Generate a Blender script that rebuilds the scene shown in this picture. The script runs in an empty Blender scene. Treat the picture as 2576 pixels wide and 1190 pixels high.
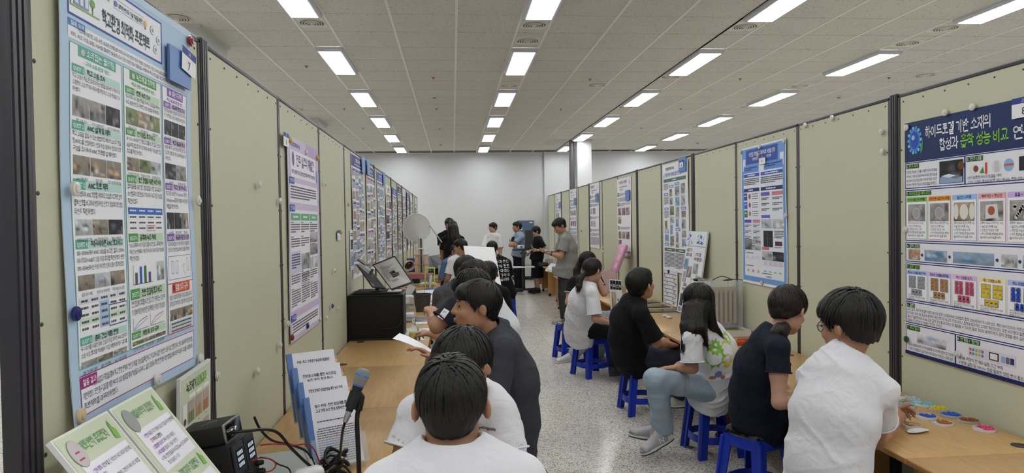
import bpy, bmesh, math, random
import numpy as np
from mathutils import Vector, Matrix
random.seed(7); RNG = np.random.default_rng(7)
sc = bpy.context.scene
COL = sc.collection
# ------------------------------------------------------------------ camera
FPX = 1750.0; IW, IH = 2576, 1190
YAW, PIT, ROL, CH = .0846, .0204, .0154, 1.667
_cy, _sy, _cp, _sp = math.cos(YAW), math.sin(YAW), math.cos(PIT), math.sin(PIT)
FWD = Vector((_sy*_cp, _cy*_cp, -_sp)); _r0 = Vector((_cy, -_sy, 0)); _u0 = _r0.cross(FWD)
CR = math.cos(ROL)*_r0 - math.sin(ROL)*_u0; CU = math.sin(ROL)*_r0 + math.cos(ROL)*_u0
CAM = Vector((0, 0, CH))
cd = bpy.data.cameras.new('camera'); cam = bpy.data.objects.new('camera', cd); COL.objects.link(cam)
cd.sensor_fit = 'HORIZONTAL'; cd.sensor_width = 36.0; cd.lens = FPX/IW*36.0; cd.clip_start = .02; cd.clip_end = 100
M = Matrix((CR, CU, -FWD)).transposed().to_4x4(); M.translation = CAM; cam.matrix_world = M
sc.camera = cam
# ------------------------------------------------------------------ world, exposure
w = bpy.data.worlds.new('world'); sc.world = w; w.use_nodes = True
w.node_tree.nodes['Background'].inputs[0].default_value = (.9, .93, 1, 1)
w.node_tree.nodes['Background'].inputs[1].default_value = .35
sc.view_settings.view_transform = 'Standard'; sc.view_settings.look = 'None'
sc.view_settings.gamma = 1.0; sc.view_settings.use_curve_mapping = False
sc.view_settings.exposure = 0.2
LAMP_POWER = 16.0
# ------------------------------------------------------------------ pixel -> place helpers
def ray(x, y): return FWD + CR*((x-IW/2)/FPX) - CU*((y-IH/2)/FPX)
def onX(x, y, X): d = ray(x, y); return CAM + d*(X/d.x)
def onY(x, y, Y): d = ray(x, y); return CAM + d*(Y/d.y)
def onZ(x, y, Z): d = ray(x, y); return CAM + d*((Z-CH)/d.z)
def pix(P):
    q = Vector(P)-CAM; z = q.dot(FWD); return (IW/2+FPX*q.dot(CR)/z, IH/2-FPX*q.dot(CU)/z, z)
# ------------------------------------------------------------------ materials
MATS = {}
def srgb(r, g=None, b=None):
    if g is None: r, g, b = int(r[1:3], 16), int(r[3:5], 16), int(r[5:7], 16)
    f = lambda c: (c/255/12.92) if c/255 <= .04045 else ((c/255+.055)/1.055)**2.4
    return (f(r), f(g), f(b))
def mat(name, col=(.8, .8, .8), rough=.5, metal=0., bump=0., bscale=60., var=0., vscale=8., emit=0., trans=0., ior=1.45, sheen=0., alpha=1., spec=.5, coat=0., stretch=None):
    if name in MATS: return MATS[name]
    if isinstance(col, str): col = srgb(col)
    m = bpy.data.materials.new(name); m.use_nodes = True; MATS[name] = m
    nt = m.node_tree; N = nt.nodes; L = nt.links; b = N['Principled BSDF']
    b.inputs['Base Color'].default_value = (*col, 1); b.inputs['Roughness'].default_value = rough; b.inputs['Metallic'].default_value = metal
    b.inputs['Specular IOR Level'].default_value = spec
    if trans: b.inputs['Transmission Weight'].default_value = trans; b.inputs['IOR'].default_value = ior
    if alpha < 1: b.inputs['Alpha'].default_value = alpha
    if sheen: b.inputs['Sheen Weight'].default_value = sheen
    if coat: b.inputs['Coat Weight'].default_value = coat; b.inputs['Coat Roughness'].default_value = .1
    if emit: b.inputs['Emission Color'].default_value = (*col, 1); b.inputs['Emission Strength'].default_value = emit
    if bump or var:
        tc = N.new('ShaderNodeTexCoord'); co = tc.outputs['Object']
        if stretch:
            mp = N.new('ShaderNodeMapping'); mp.inputs['Scale'].default_value = stretch; L.new(co, mp.inputs[0]); co = mp.outputs[0]
        if bump:
            n = N.new('ShaderNodeTexNoise'); n.inputs['Scale'].default_value = bscale; n.inputs['Detail'].default_value = 4
            L.new(co, n.inputs['Vector']); bp = N.new('ShaderNodeBump'); bp.inputs['Strength'].default_value = bump; bp.inputs['Distance'].default_value = .01
            L.new(n.outputs['Fac'], bp.inputs['Height']); L.new(bp.outputs[0], b.inputs['Normal'])
        if var:
            n = N.new('ShaderNodeTexNoise'); n.inputs['Scale'].default_value = vscale; n.inputs['Detail'].default_value = 5
            L.new(co, n.inputs['Vector']); mx = N.new('ShaderNodeMix'); mx.data_type = 'RGBA'
            mx.inputs[6].default_value = (*[c*(1-var) for c in col], 1); mx.inputs[7].default_value = (*[min(1, c*(1+var)) for c in col], 1)
            L.new(n.outputs['Fac'], mx.inputs[0]); L.new(mx.outputs[2], b.inputs['Base Color'])
    return m
def nodes_of(m): return m.node_tree.nodes, m.node_tree.links, m.node_tree.nodes['Principled BSDF']
# ------------------------------------------------------------------ mesh builder
class MB:
    def __init__(s): s.v = []; s.f = []; s.mi = []; s.sm = []; s.col = []
    def add(s, vs, fs, mi=0, smooth=False, col=None):
        o = len(s.v); s.v.extend(tuple(v) for v in vs)
        for f in fs: s.f.append(tuple(o+i for i in f)); s.mi.append(mi); s.sm.append(smooth); s.col.append(col)
        return s
    def box(s, a, b, mi=0, col=None, M=None):
        x0, y0, z0 = a; x1, y1, z1 = b
        vs = [(x0,y0,z0),(x1,y0,z0),(x1,y1,z0),(x0,y1,z0),(x0,y0,z1),(x1,y0,z1),(x1,y1,z1),(x0,y1,z1)]
        if M is not None: vs = [M @ Vector(v) for v in vs]
        return s.add(vs, [(0,3,2,1),(4,5,6,7),(0,1,5,4),(1,2,6,5),(2,3,7,6),(3,0,4,7)], mi, False, col)
    def rbox(s, a, b, r=.005, mi=0, seg=2, M=None):
        bm = bmesh.new(); bmesh.ops.create_cube(bm, size=1)
        c = [(a[i]+b[i])/2 for i in range(3)]; d = [abs(b[i]-a[i]) for i in range(3)]
        for v in bm.verts: v.co = Vector([c[i]+v.co[i]*d[i] for i in range(3)])
        r = min(r, min(d)*.49)
        bmesh.ops.bevel(bm, geom=bm.edges[:], offset=r, segments=seg, profile=.5, affect='EDGES')
        if M is not None: bm.transform(M)
        bm.verts.index_update()
        s.add([v.co[:] for v in bm.verts], [[v.index for v in f.verts] for f in bm.faces], mi, True); bm.free(); return s
    def tube(s, pts, r, n=8, mi=0, caps=True, closed=False):
        pts = [Vector(p) for p in pts]; k = len(pts); rs = r if hasattr(r, '__len__') else [r]*k
        vs = []; up = None
        for i, p in enumerate(pts):
            if closed: t = pts[(i+1) % k]-pts[i-1]
            else: t = pts[min(i+1, k-1)]-pts[max(i-1, 0)]
            t = t.normalized() if t.length > 1e-9 else Vector((0, 0, 1))
            if up is None: up = t.orthogonal().normalized()
            up = (up - t*up.dot(t)); up = up.normalized() if up.length > 1e-6 else t.orthogonal().normalized()
            sd = t.cross(up)
            for j in range(n):
                a = 2*math.pi*j/n; vs.append(p+(up*math.cos(a)+sd*math.sin(a))*rs[i])
        fs = []
        for i in range(k if closed else k-1):
            for j in range(n):
                a = i*n+j; b = i*n+(j+1) % n; i2 = (i+1) % k; fs.append((a, b, i2*n+(j+1) % n, i2*n+j))
        s.add(vs, fs, mi, True)
        if caps and not closed:
            o = len(s.v)-len(vs); s.f.append(tuple(o+j for j in reversed(range(n)))); s.mi.append(mi); s.sm.append(False); s.col.append(None)
            s.f.append(tuple(o+(k-1)*n+j for j in range(n))); s.mi.append(mi); s.sm.append(False); s.col.append(None)
        return s
    def cyl(s, p0, p1, r, n=16, mi=0, r1=None): return s.tube([p0, p1], [r, r if r1 is None else r1], n, mi)
    def lathe(s, prof, n=24, mi=0, M=None, cap0=True, cap1=True, smooth=True):
        vs = []; fs = []
        for (r, z) in prof:
            for j in range(n):
                a = 2*math.pi*j/n; vs.append(Vector((r*math.cos(a), r*math.sin(a), z)))
        for i in range(len(prof)-1):
            for j in range(n): fs.append((i*n+j, i*n+(j+1) % n, (i+1)*n+(j+1) % n, (i+1)*n+j))
        if cap0: fs.append(tuple(reversed(range(n))))
        if cap1: fs.append(tuple((len(prof)-1)*n+j for j in range(n)))
        if M is not None: vs = [M @ v for v in vs]
        return s.add(vs, fs, mi, smooth)
    def prism(s, poly, z0, z1, mi=0, M=None):
        n = len(poly); vs = [Vector((x, y, z0)) for x, y in poly]+[Vector((x, y, z1)) for x, y in poly]
        if M is not None: vs = [M @ v for v in vs]
        fs = [tuple(reversed(range(n))), tuple(range(n, 2*n))]+[(i, (i+1) % n, n+(i+1) % n, n+i) for i in range(n)]
        return s.add(vs, fs, mi)
    def quad(s, a, b, c, d, mi=0, col=None): return s.add([a, b, c, d], [(0, 1, 2, 3)], mi, False, col)
    def mesh(s, name, mats, sharp=35):
        me = bpy.data.meshes.new(name); me.from_pydata([tuple(v) for v in s.v], [], s.f)
        for m in (mats if isinstance(mats, (list, tuple)) else [mats]): me.materials.append(m)
        me.polygons.foreach_set('material_index', s.mi); me.polygons.foreach_set('use_smooth', s.sm)
        if any(s.sm) and sharp: me.set_sharp_from_angle(angle=math.radians(sharp))
        if any(c is not None for c in s.col):
            at = me.color_attributes.new('Col', 'FLOAT_COLOR', 'CORNER'); arr = np.ones((len(me.loops), 4), np.float32); k = 0
            for f, c in zip(s.f, s.col):
                if c is not None: arr[k:k+len(f), :3] = c
                k += len(f)
            at.data.foreach_set('color', arr.ravel())
        me.update(); return me
    def build(s, name, mats, parent=None, **kw):
        o = bpy.data.objects.new(name, s.mesh(name, mats, **kw)); COL.objects.link(o)
        if parent is not None: o.parent = parent
        return o
def link(name, me, parent=None, loc=None):
    o = bpy.data.objects.new(name, me); COL.objects.link(o)
    if parent is not None: o.parent = parent
    if loc is not None: o.location = loc
    return o
def tag(o, label=None, cat=None, group=None, kind=None):
    if label: o['label'] = label
    if cat: o['category'] = cat
    if group: o['group'] = group
    if kind: o['kind'] = kind
    return o
def thing(name, label, cat, loc=(0, 0, 0), rotz=0., group=None, kind=None, M=None):
    o = bpy.data.objects.new(name, None); COL.objects.link(o); o.empty_display_size = .05
    if M is not None: o.matrix_world = M
    else: o.location = loc; o.rotation_euler = (0, 0, rotz)
    return tag(o, label, cat, group, kind)
def struct(name, mb, m, label=None):
    o = mb.build(name, m); o['kind'] = 'structure'
    if label: o['label'] = label
    return o
def Rz(a): return Matrix.Rotation(a, 4, 'Z')
def T(*p): return Matrix.Translation(Vector(p))
def frame(o, x, y, z):   # 4x4 from origin and axes
    m = Matrix((Vector(x), Vector(y), Vector(z))).transposed().to_4x4(); m.translation = Vector(o); return m
def arc(p0, p1, sag, n=12, up=(0, 0, 1)):
    p0, p1, up = Vector(p0), Vector(p1), Vector(up)
    return [p0.lerp(p1, i/n)+up*(sag*4*(i/n)*(1-i/n)) for i in range(n+1)]
def spline(pts, n=8):
    P = [Vector(p) for p in pts]; out = []
    for i in range(len(P)-1):
        p0, p1, p2, p3 = P[max(i-1, 0)], P[i], P[i+1], P[min(i+2, len(P)-1)]
        for k in range(n):
            t = k/n; out.append(.5*((2*p1)+(p2-p0)*t+(2*p0-5*p1+4*p2-p3)*t*t+(3*p1-p0-3*p2+p3)*t**3))
    out.append(P[-1]); return out
# ================================================================== ROOM
ZC = CH+2.018; YB = 20.0; XL, XR = -7.0, 9.4; YN = -3.5
# --- floor: terrazzo tiles with pale joints
mt = mat('terrazzo', '#b9b4a6', .22, spec=.5)
N, L, b = nodes_of(mt)
tc = N.new('ShaderNodeTexCoord'); co = tc.outputs['Generated']
geo = N.new('ShaderNodeNewGeometry'); co = geo.outputs['Position']
base = N.new('ShaderNodeTexNoise'); base.inputs['Scale'].default_value = 3; L.new(co, base.inputs['Vector'])
cr = N.new('ShaderNodeValToRGB'); cr.color_ramp.elements[0].color = (*srgb('#cbc7be'), 1); cr.color_ramp.elements[1].color = (*srgb('#dedbd4'), 1)
L.new(base.outputs['Fac'], cr.inputs[0]); prev = cr.outputs[0]
def specks(prev, scale, thr, colr, dist=.0, chips=True):
    v = N.new('ShaderNodeTexVoronoi'); v.inputs['Scale'].default_value = scale; v.inputs['Randomness'].default_value = 1
    no = N.new('ShaderNodeTexNoise'); no.inputs['Scale'].default_value = scale*1.3; L.new(co, no.inputs['Vector'])
    mv = N.new('ShaderNodeMix'); mv.data_type = 'VECTOR'; mv.inputs[0].default_value = .03*40/scale
    L.new(co, mv.inputs[4]); L.new(no.outputs['Color'], mv.inputs[5]); L.new(mv.outputs[1], v.inputs['Vector'])
    sp = N.new('ShaderNodeSeparateColor'); L.new(v.outputs['Color'], sp.inputs[0])
    t = N.new('ShaderNodeMath'); t.operation = 'GREATER_THAN'; t.inputs[1].default_value = thr; L.new(sp.outputs[0], t.inputs[0])
    d = N.new('ShaderNodeMath'); d.operation = 'LESS_THAN'; d.inputs[1].default_value = .46; L.new(v.outputs['Distance'], d.inputs[0])
    q = N.new('ShaderNodeMath'); q.operation = 'MULTIPLY'; L.new(t.outputs[0], q.inputs[0]); L.new(d.outputs[0], q.inputs[1])
    m = N.new('ShaderNodeMix'); m.data_type = 'RGBA'; L.new(q.outputs[0], m.inputs[0]); L.new(prev, m.inputs[6]); m.inputs[7].default_value = (*srgb(colr), 1)
    return m.outputs[2]
for sc_, th, c_ in ((90, .72, '#8f8878'), (120, .78, '#6f695c'), (70, .8, '#d9d5c9'), (110, .9, '#4f4a41'), (150, .93, '#9c7d5c')):
    prev = specks(prev, sc_, th, c_)
L.new(prev, b.inputs['Base Color'])
struct('floor', MB().box((XL-.2, YN, -.2), (XR, YB+.3, -.004)), mat('joint', '#dcd9d0', .6), 'speckled grey terrazzo tile floor with pale joints')
floor = bpy.data.objects['floor']
TS = .419; tx0 = 1.27
cells = []
for i in range(-12, 16):
    for j in range(0, 48):
        x = tx0+TS*i; y = 1.0+TS*j
        if x < XL or y+TS > YB: continue
        px, py, z = pix((x+TS/2, y+TS/2, 0)) if y > 1 else (9999, 9999, 1)
        seen = -60 < px < IW+60 and py < IH+120 and -1.2 < x < 2.6
        cells.append((0 if seen else 1, y, x))
cells.sort()
tile = MB().box((.0018, .0008, -.006), (TS-.0018, TS-.0008, 0)).mesh('tile', mt)
vis = [c for c in cells if c[0] == 0][:300]; rest = cells[len(vis):]
for _, y, x in vis: link('tile', tile, floor, (x, y, 0))
mb = MB()
for _, y, x in rest: mb.box((x+.0018, y+.0008, -.006), (x+TS-.0018, y+TS-.0008, 0))
mb.box((XL, YN, -.006), (XR, 1.0, 0)).box((XL, 1.0, -.006), (tx0-12*TS, YB, 0)).box((tx0+16*TS, 1, -.006), (XR, YB, 0))
o = mb.build('tile_field', mt, floor); o['kind'] = 'stuff'
# --- walls
mw = mat('wall_paint', '#d3d4d6', .75, bump=.06, bscale=40, var=.015, vscale=1.2)
wb = MB().box((XL-.2, YB, 0), (XR, YB+.2, ZC+.1))
wb.box((2.65, YB-.1, 0), (XR, YB, ZC))              # the wall steps forward right of the aisle
struct('wall_back', wb, mw, 'plain white painted wall at the far end of the hall')
struct('trim_1', MB().box((XL, YB-.02, .425), (2.65, YB, .447)), mat('ledge_grey', '#b9b7b2', .6), 'thin grey ledge line low on the back wall')
struct('baseboard_back', MB().box((XL, YB-.015, 0), (2.65, YB, .1)), mat('base_black', '#23221f', .5), 'dark baseboard along the back wall')
struct('wall_left', MB().box((XL-.2, YN, 0), (XL, YB, ZC+.1)), mw, 'white wall beyond the left row of partitions')
struct('baseboard_left', MB().box((XL, YN, 0), (XL+.015, YB, .12)), mat('base_black'), 'dark baseboard of the left wall')
struct('wall_right', MB().box((XR, YN, 0), (XR+.2, YB+.2, ZC+.1)), mw, 'white wall beyond the right row of partitions')
struct('wall_front', MB().box((XL-.2, YN-.2, 0), (XR+.2, YN, ZC+.1)), mw, 'white wall behind the viewer')
# --- columns
for (x0, x1, y0, y1, lab) in ((-3.2, -2.486, 7.2, 8.09, 'white square column behind the left partitions, nearest the viewer'), (-3.2, -2.486, 13.4, 14.3, 'white square column behind the left partitions, further back'), (3.09, 3.45, 17.0, 17.4, 'white square column above the right partitions near the back wall')):
    c = thing('column', lab, 'column', ((x0+x1)/2, (y0+y1)/2, 0)); hx, hy = (x1-x0)/2, (y1-y0)/2
    MB().rbox((-hx, -hy, 0), (hx, hy, ZC), .012).build('shaft', mw, c)
    MB().box((-hx-.01, -hy-.01, 0), (hx+.01, hy+.01, .1)).build('column_base', mat('base_black'), c)
    MB().box((-hx-.02, -hy-.02, ZC-.03), (hx+.02, hy+.02, ZC)).build('column_cap', mat('cap_grey', '#cfcdc8', .6), c)
p = thing('drain_pipe', 'dark grey round pipe standing against the white column at the back', 'pipe', (2.985, 17.2, 0))
MB().cyl((0, 0, 0), (0, 0, ZC), .066, 20).build('pipe', mat('pipe_grey', '#5d5c5c', .35, spec=.6), p)
for z in (1.2, 2.5, 3.2): MB().cyl((0, 0, z), (0, 0, z+.03), .072, 20).build('pipe_collar', mat('pipe_grey'), p)
# --- ceiling tiles and grid
mc = mat('ceiling_tile', '#e4e0d6', .85)
N, L, b = nodes_of(mc)
geo = N.new('ShaderNodeNewGeometry')
mp = N.new('ShaderNodeMapping'); mp.inputs['Scale'].default_value = (1, 1.7, 1); L.new(geo.outputs['Position'], mp.inputs[0])
n1 = N.new('ShaderNodeTexNoise'); n1.inputs['Scale'].default_value = 42; n1.inputs['Detail'].default_value = 3; n1.inputs['Roughness'].default_value = .6; n1.inputs['Distortion'].default_value = 1.2; L.new(mp.outputs[0], n1.inputs['Vector'])
r1 = N.new('ShaderNodeValToRGB'); r1.color_ramp.elements[0].position = .33; r1.color_ramp.elements[1].position = .385; r1.color_ramp.elements[0].color = (*srgb('#6e6759'), 1); r1.color_ramp.elements[1].color = (*srgb('#dedad1'), 1)
L.new(n1.outputs['Fac'], r1.inputs[0])
n2 = N.new('ShaderNodeTexNoise'); n2.inputs['Scale'].default_value = 1.6; L.new(geo.outputs['Position'], n2.inputs['Vector'])
mm = N.new('ShaderNodeMix'); mm.data_type = 'RGBA'; mm.blend_type = 'MULTIPLY'; mm.inputs[0].default_value = .12; L.new(r1.outputs[0], mm.inputs[6]); L.new(n2.outputs['Fac'], mm.inputs[7])
L.new(mm.outputs[2], b.inputs['Base Color'])
bp = N.new('ShaderNodeBump'); bp.inputs['Strength'].default_value = .3; bp.inputs['Distance'].default_value = .004; L.new(n1.outputs['Fac'], bp.inputs['Height']); L.new(bp.outputs[0], b.inputs['Normal'])
ceil = struct('ceiling', MB().box((XL-.2, YN-.2, ZC+.012), (XR+.2, YB+.3, ZC+.2)), mat('void', '#77736a', .9), 'suspended ceiling of speckled mineral tiles')
RP = .6325; RY0 = 6.79; PER = 2.228; S0 = .7065; SW = .318
strips = [S0+PER*k for k in range(-3, 4)]
rows = [RY0+RP*k for k in range(-16, 21)]
def is_light_row(k): return (k % 4) in (2, 3)       # rows k=2,3 (7.35..8.5) hold lamps, k=0,1 hold vents
cells = []
edges = []
for s in strips:
    edges += [(s, s+SW, True)]; wd = (PER-SW)/3
    edges += [(s+SW+wd*i, s+SW+wd*(i+1), False) for i in range(3)]
for (x0, x1, st) in edges:
    if x1 > XR or x0 < XL: continue
    for k, y in zip(range(-16, 21), rows):
        if y+RP > YB+.02 or (st and is_light_row(k)): continue
        px, py, z = pix(((x0+x1)/2, y+RP/2, ZC)) if y > .5 else (9e9, 9e9, 1)
        seen = -80 < px < IW+80 and -50 < py < 500 and not (x1 < -3.2 or (px > 1500 and py > 560-.27*(px-1137))) and not (px < 800 and x1 < -2.9)
        cells.append((0 if seen else 1, y, x0, x1))
cells.sort(); TM = {}
def ctile(w_):
    k = round(w_, 3)
    if k not in TM:
        m_ = MB(); e = .004; h = .007
        xs = (e, e+h, w_-e-h, w_-e); 
        m_.add([(e, e, .012), (w_-e, e, .012), (w_-e, RP-e, .012), (e, RP-e, .012), (e+h, e+h, 0), (w_-e-h, e+h, 0), (w_-e-h, RP-e-h, 0), (e+h, RP-e-h, 0)], [(4, 7, 6, 5), (0, 4, 5, 1), (1, 5, 6, 2), (2, 6, 7, 3), (3, 7, 4, 0)])
        TM[k] = m_.mesh('ceiling_panel', mc)
    return TM[k]
vis = [c for c in cells if c[0] == 0]; vis.sort(key=lambda c: c[1]); keep = set(vis[:300])
print('ceiling tiles seen', len(vis), 'of', len(cells))
mb = MB()
for c in cells:
    _, y, x0, x1 = c
    if c in keep: link('ceiling_panel', ctile(x1-x0), ceil, (x0, y, ZC))
    else:
        e = .003; mb.box((x0+e, y+e, ZC), (x1-e, y+RP-e, ZC+.012))
o = mb.build('ceiling_field', mc, ceil); o['kind'] = 'stuff'
mg = mat('grid_white', '#efeeea', .5)
gx = sorted({round(e[0], 3) for e in edges} | {round(e[1], 3) for e in edges})
for x in gx:
    if XL < x < XR: MB().box((x-.013, YN, ZC-.005), (x+.013, YB, ZC+.004)).build('grid_bar', mg, ceil)
struct('trim_2', MB().box((XL, YB-.03, ZC-.035), (2.65, YB, ZC-.002)).box((2.65, YB-.13, ZC-.035), (XR, YB-.1, ZC-.002)), mg, 'white edge moulding where ceiling meets the back wall')
# --- ceiling lamps
mdiff = mat('lamp_diffuser', (.965, .985, 1), .4, emit=LAMP_POWER)
mfr = mat('lamp_frame', '#c9c9d2', .4, spec=.4)
fm = MB(); LX, LY, LZ = .158, .64, .05; fw_ = .034
def trim(o0, o1): # sloping frame profile from ceiling edge o0 to lens edge o1
    q = [(-1, -1), (1, -1), (1, 1), (-1, 1)]; P0 = [(x*LX, y*LY, 0) for x, y in q]; P1 = [(x*LX, y*LY, -LZ*.55) for x, y in q]; P2 = [(x*(LX-fw_*.55), y*(LY-fw_*.55), -LZ) for x, y in q]; P3 = [(x*(LX-fw_), y*(LY-fw_), -LZ) for x, y in q]; P4 = [(x*(LX-fw_), y*(LY-fw_), -LZ+.02) for x, y in q]
    fm.add(P0+P1+P2+P3+P4, [(4*k+j, 4*k+(j+1) % 4, 4*k+4+(j+1) % 4, 4*k+4+j) for k in range(4) for j in range(4)])
trim(0, 0)
fme = fm.mesh('lamp_frame', mfr)
dme = MB().rbox((-LX+fw_, -LY+fw_, -LZ-.003), (LX-fw_, LY-fw_, -LZ+.02), .004).mesh('diffuser', mdiff)
rown = {-14: 'behind', 2: 'nearest full', 6: 'second', 10: 'third', 14: 'fourth', 18: 'fifth'}
coln = ['far outer left', 'outer left', 'left', 'middle', 'right', 'outer right', 'far outer right']
ordn = {-2: 'cut by the top edge', 2: 'first whole', 6: 'second whole', 10: 'third whole', 14: 'fourth whole', 18: 'farthest'}
for ci, s in enumerate(strips):
    for k in (-14, -10, -6, -2, 2, 6, 10, 14, 18):
        x = s+SW/2; y = RY0+RP*(k+1)
        if y-LY < YN: continue
        lab = '%s panel lamp of the %s ceiling row' % (ordn.get(k, 'unseen'), coln[ci])
        t = thing('ceiling_lamp', 'white glowing '+lab if k in ordn else 'white glowing panel lamp of the %s ceiling row, %s' % (coln[ci], {-6: 'just above the viewer', -10: 'behind the viewer', -14: 'far behind the viewer'}.get(k, 'out of view')), 'lamp', (x, y, ZC), 0, 'rectangular ceiling lamps')
        link('lamp_frame', fme, t); link('diffuser', dme, t)
# --- round air vents
mv_ = mat('vent_metal', '#e6e2d8', .5); mvd = mat('vent_dark', '#5f594e', .7)
def ring(r0, r1, z0, z1): return [(r0, z0), (r1, z1), (r1, z1-.006), (r0, z0-.006)]
plate = MB().box((-.135, -.16, -.004), (.135, .16, 0)).mesh('vent_plate', mv_)
back = MB().lathe([(.128, -.005), (.128, -.0045)], 28).mesh('vent_throat', mvd)
rings = []
for i in range(5):
    r = .128-.025*i; rings.append(MB().lathe([(r, -.006-.003*i), (r-.004, -.012-.004*i), (max(r-.013, .004), -.009-.003*i)], 28, cap0=False, cap1=(i == 4)).mesh('vent_ring', mv_))
vents = [(2, 0, 'outer left'), (2, 8, ''), (2, 12, ''), (2, 16, ''), (3, 0, ''), (3, 1, ''), (3, 5, ''), (3, 8, ''), (3, 12, ''), (3, 16, ''), (4, 0, ''), (4, 4, ''), (4, 8, ''), (4, 12, ''), (5, 0, ''), (5, 1, ''), (5, 5, ''), (5, 8, ''), (5, 12, ''), (5, 16, '')]
nth = {}
for ci, k, _ in vents:
    nth[ci] = nth.get(ci, 0)+1
    t = thing('air_vent', 'round ceiling air vent in the %s lamp row, number %s from the viewer' % (coln[ci], ['one', 'two', 'three', 'four', 'five', 'six'][nth[ci]-1]), 'vent', (strips[ci]+SW/2, RY0+RP*(k+.5), ZC), 0, 'round ceiling air vents')
    link('vent_plate', plate, t); link('vent_throat', back, t)
    for rme in rings: link('vent_ring', rme, t)
for (x, y, lab) in ((-2.62, 6.99, 'round ceiling air vent above the nearest left partition'), (2.17, 10.24, 'flat round speaker grille in the ceiling between middle and right lamp rows'), (6.8, 9.5, 'flat round grille in the ceiling above the right partitions'), (-2.68, 12.4, 'round ceiling vent close above the left partition tops')):
    t = thing('air_vent', lab, 'vent', (x, y, ZC), 0, 'round ceiling air vents')
    link('vent_throat', back, t)
    for rme in rings: link('vent_ring', rme, t)
# --- detectors and sprinklers
md = mat('detector', '#dedbd4', .5)
dm = MB().lathe([(.055, 0), (.055, -.012), (.047, -.03), (.02, -.034)], 20).mesh('detector_body', md); dcap = MB().lathe([(.03, -.034), (.028, -.045), (.012, -.048)], 16).mesh('detector_cap', mat('detector_dark', '#8a8478', .5))
for px, py, lab in ((1093, 240, 'round smoke detector between the left and middle lamp rows'), (1109, 361, 'small far smoke detector near the back wall ceiling'), (2110, 240, 'round smoke detector above the right partitions'), (1755, 357, 'small far smoke detector above the right partition row')):
    P = onZ(px, py, ZC); t = thing('smoke_detector', lab, 'detector', P, 0, 'smoke detectors'); link('detector_body', dm, t); link('detector_cap', dcap, t)
sm_ = MB().lathe([(.026, 0), (.024, -.004), (.008, -.006), (.006, -.018), (.012, -.021), (.012, -.023)], 14).mesh('sprinkler_head', mat('brass_dark', '#8a7558', .5, .2))
nm = ['nearest', 'second', 'third', 'fourth', 'fifth', 'sixth', 'seventh', 'eighth', 'ninth', 'tenth', 'eleventh', 'twelfth']
for i, (px, py) in enumerate(((771, 166), (1090, 195), (1862, 198), (866, 273), (1098, 273), (1713, 273), (2236, 195), (1484, 199), (913, 322), (1106, 324), (1613, 322), (1411, 274))):
    P = onZ(px, py, ZC); o = link('sprinkler', sm_, None, P); tag(o, 'small brown ceiling sprinkler head, %s counted from the near ceiling' % nm[i], 'sprinkler', 'ceiling sprinklers')
# ================================================================== PARTITION ROWS
XPL, XPR = -.937, 2.599; PW = 1.15; PH = CH+.713
YL = lambda i: 2.756+PW*(i-1)          # left joints i = 0..15
YR = lambda i: 3.906+PW*i              # right joints i = -1..13
mboard = mat('partition_board', '#c3c4ab', .55, bump=.05, bscale=300, var=.03, vscale=2.5)
mstile = mat('partition_frame', '#2e2c31', .42); mlip = mat('partition_lip', '#4a3f3a', .5); malu = mat('rail_alu', '#8b8a8e', .35, .6); mscrew = mat('screw_grey', '#54534b', .4, .5)
scr = MB().lathe([(.0052, 0), (.005, .002), (.0025, .0035)], 10).mesh('screw', mscrew)
ordw = ['first', 'second', 'third', 'fourth', 'fifth', 'sixth', 'seventh', 'eighth', 'ninth', 'tenth', 'eleventh', 'twelfth', 'thirteenth', 'fourteenth', 'fifteenth', 'sixteenth']
def panel(x, y0, y1, side, label, thick0, thick1, detail, M=None):
    # local: u along the row, n towards the aisle, origin at the floor in the panel's face plane
    w_ = y1-y0
    if M is None: M = frame((x, y0, 0), (0, 1, 0), (-side, 0, 0), (0, 0, 1)) if side > 0 else frame((x, y0, 0), (0, 1, 0), (1, 0, 0), (0, 0, 1))
    t = thing('partition_panel', label, 'partition', group='display partitions', M=M)
    a = .034 if thick0 else 0; b_ = w_-(.034 if thick1 else 0); s = .02; D = -.032
    MB().box((a+s-.004, D+.004, .06), (b_-s+.004, -.004, PH-.022)).build('board', mboard, t)
    for u0, u1 in ((a, a+s), (b_-s, b_)):
        MB().rbox((u0+.0006, D, .03), (u1-.0006, 0, PH-.004), .003).box((u0-.0005 if u0 == a else u0-.003, D+.01, .06), (u1+.003 if u0 == a else u1, -.002, PH-.022), 1).build('stile', [mstile, mlip], t)
    MB().rbox((a, D, PH-.024), (b_, 0, PH-.006), .003).build('top_rail', mstile, t)
    MB().rbox((a, D+.004, PH-.008), (b_, -.006, PH), .002).build('rail_cap', malu, t)
    MB().box((a, D, .03), (b_, 0, .07)).build('bottom_rail', mstile, t)
    pos = [(a+s+.012, z) for z in np.arange(.25, PH-.05, .3)]+[(b_-s-.012, z) for z in np.arange(.25, PH-.05, .3)]+[(u, PH-.052) for u in np.linspace(a+s+.03, b_-s-.03, 7)]
    Mr = Matrix.Rotation(-math.pi/2, 4, 'X')
    if detail:
        for u, z in pos:
            if z > .66:
                o = link('screw', scr, t); o.matrix_local = T(u, -.004, z) @ Mr
    else:
        mb = MB()
        for u, z in pos:
            if z > .66: mb.lathe([(.0052, 0), (.004, .003)], 6, M=T(u, -.004, z) @ Mr)
        o = mb.build('screws', mscrew, t); o['kind'] = 'stuff'
    for u in (a+.06, b_-.06): MB().box((u-.02, D-.05, 0), (u+.02, -D*.6, .03)).build('foot', mstile, t)
    return t
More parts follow.
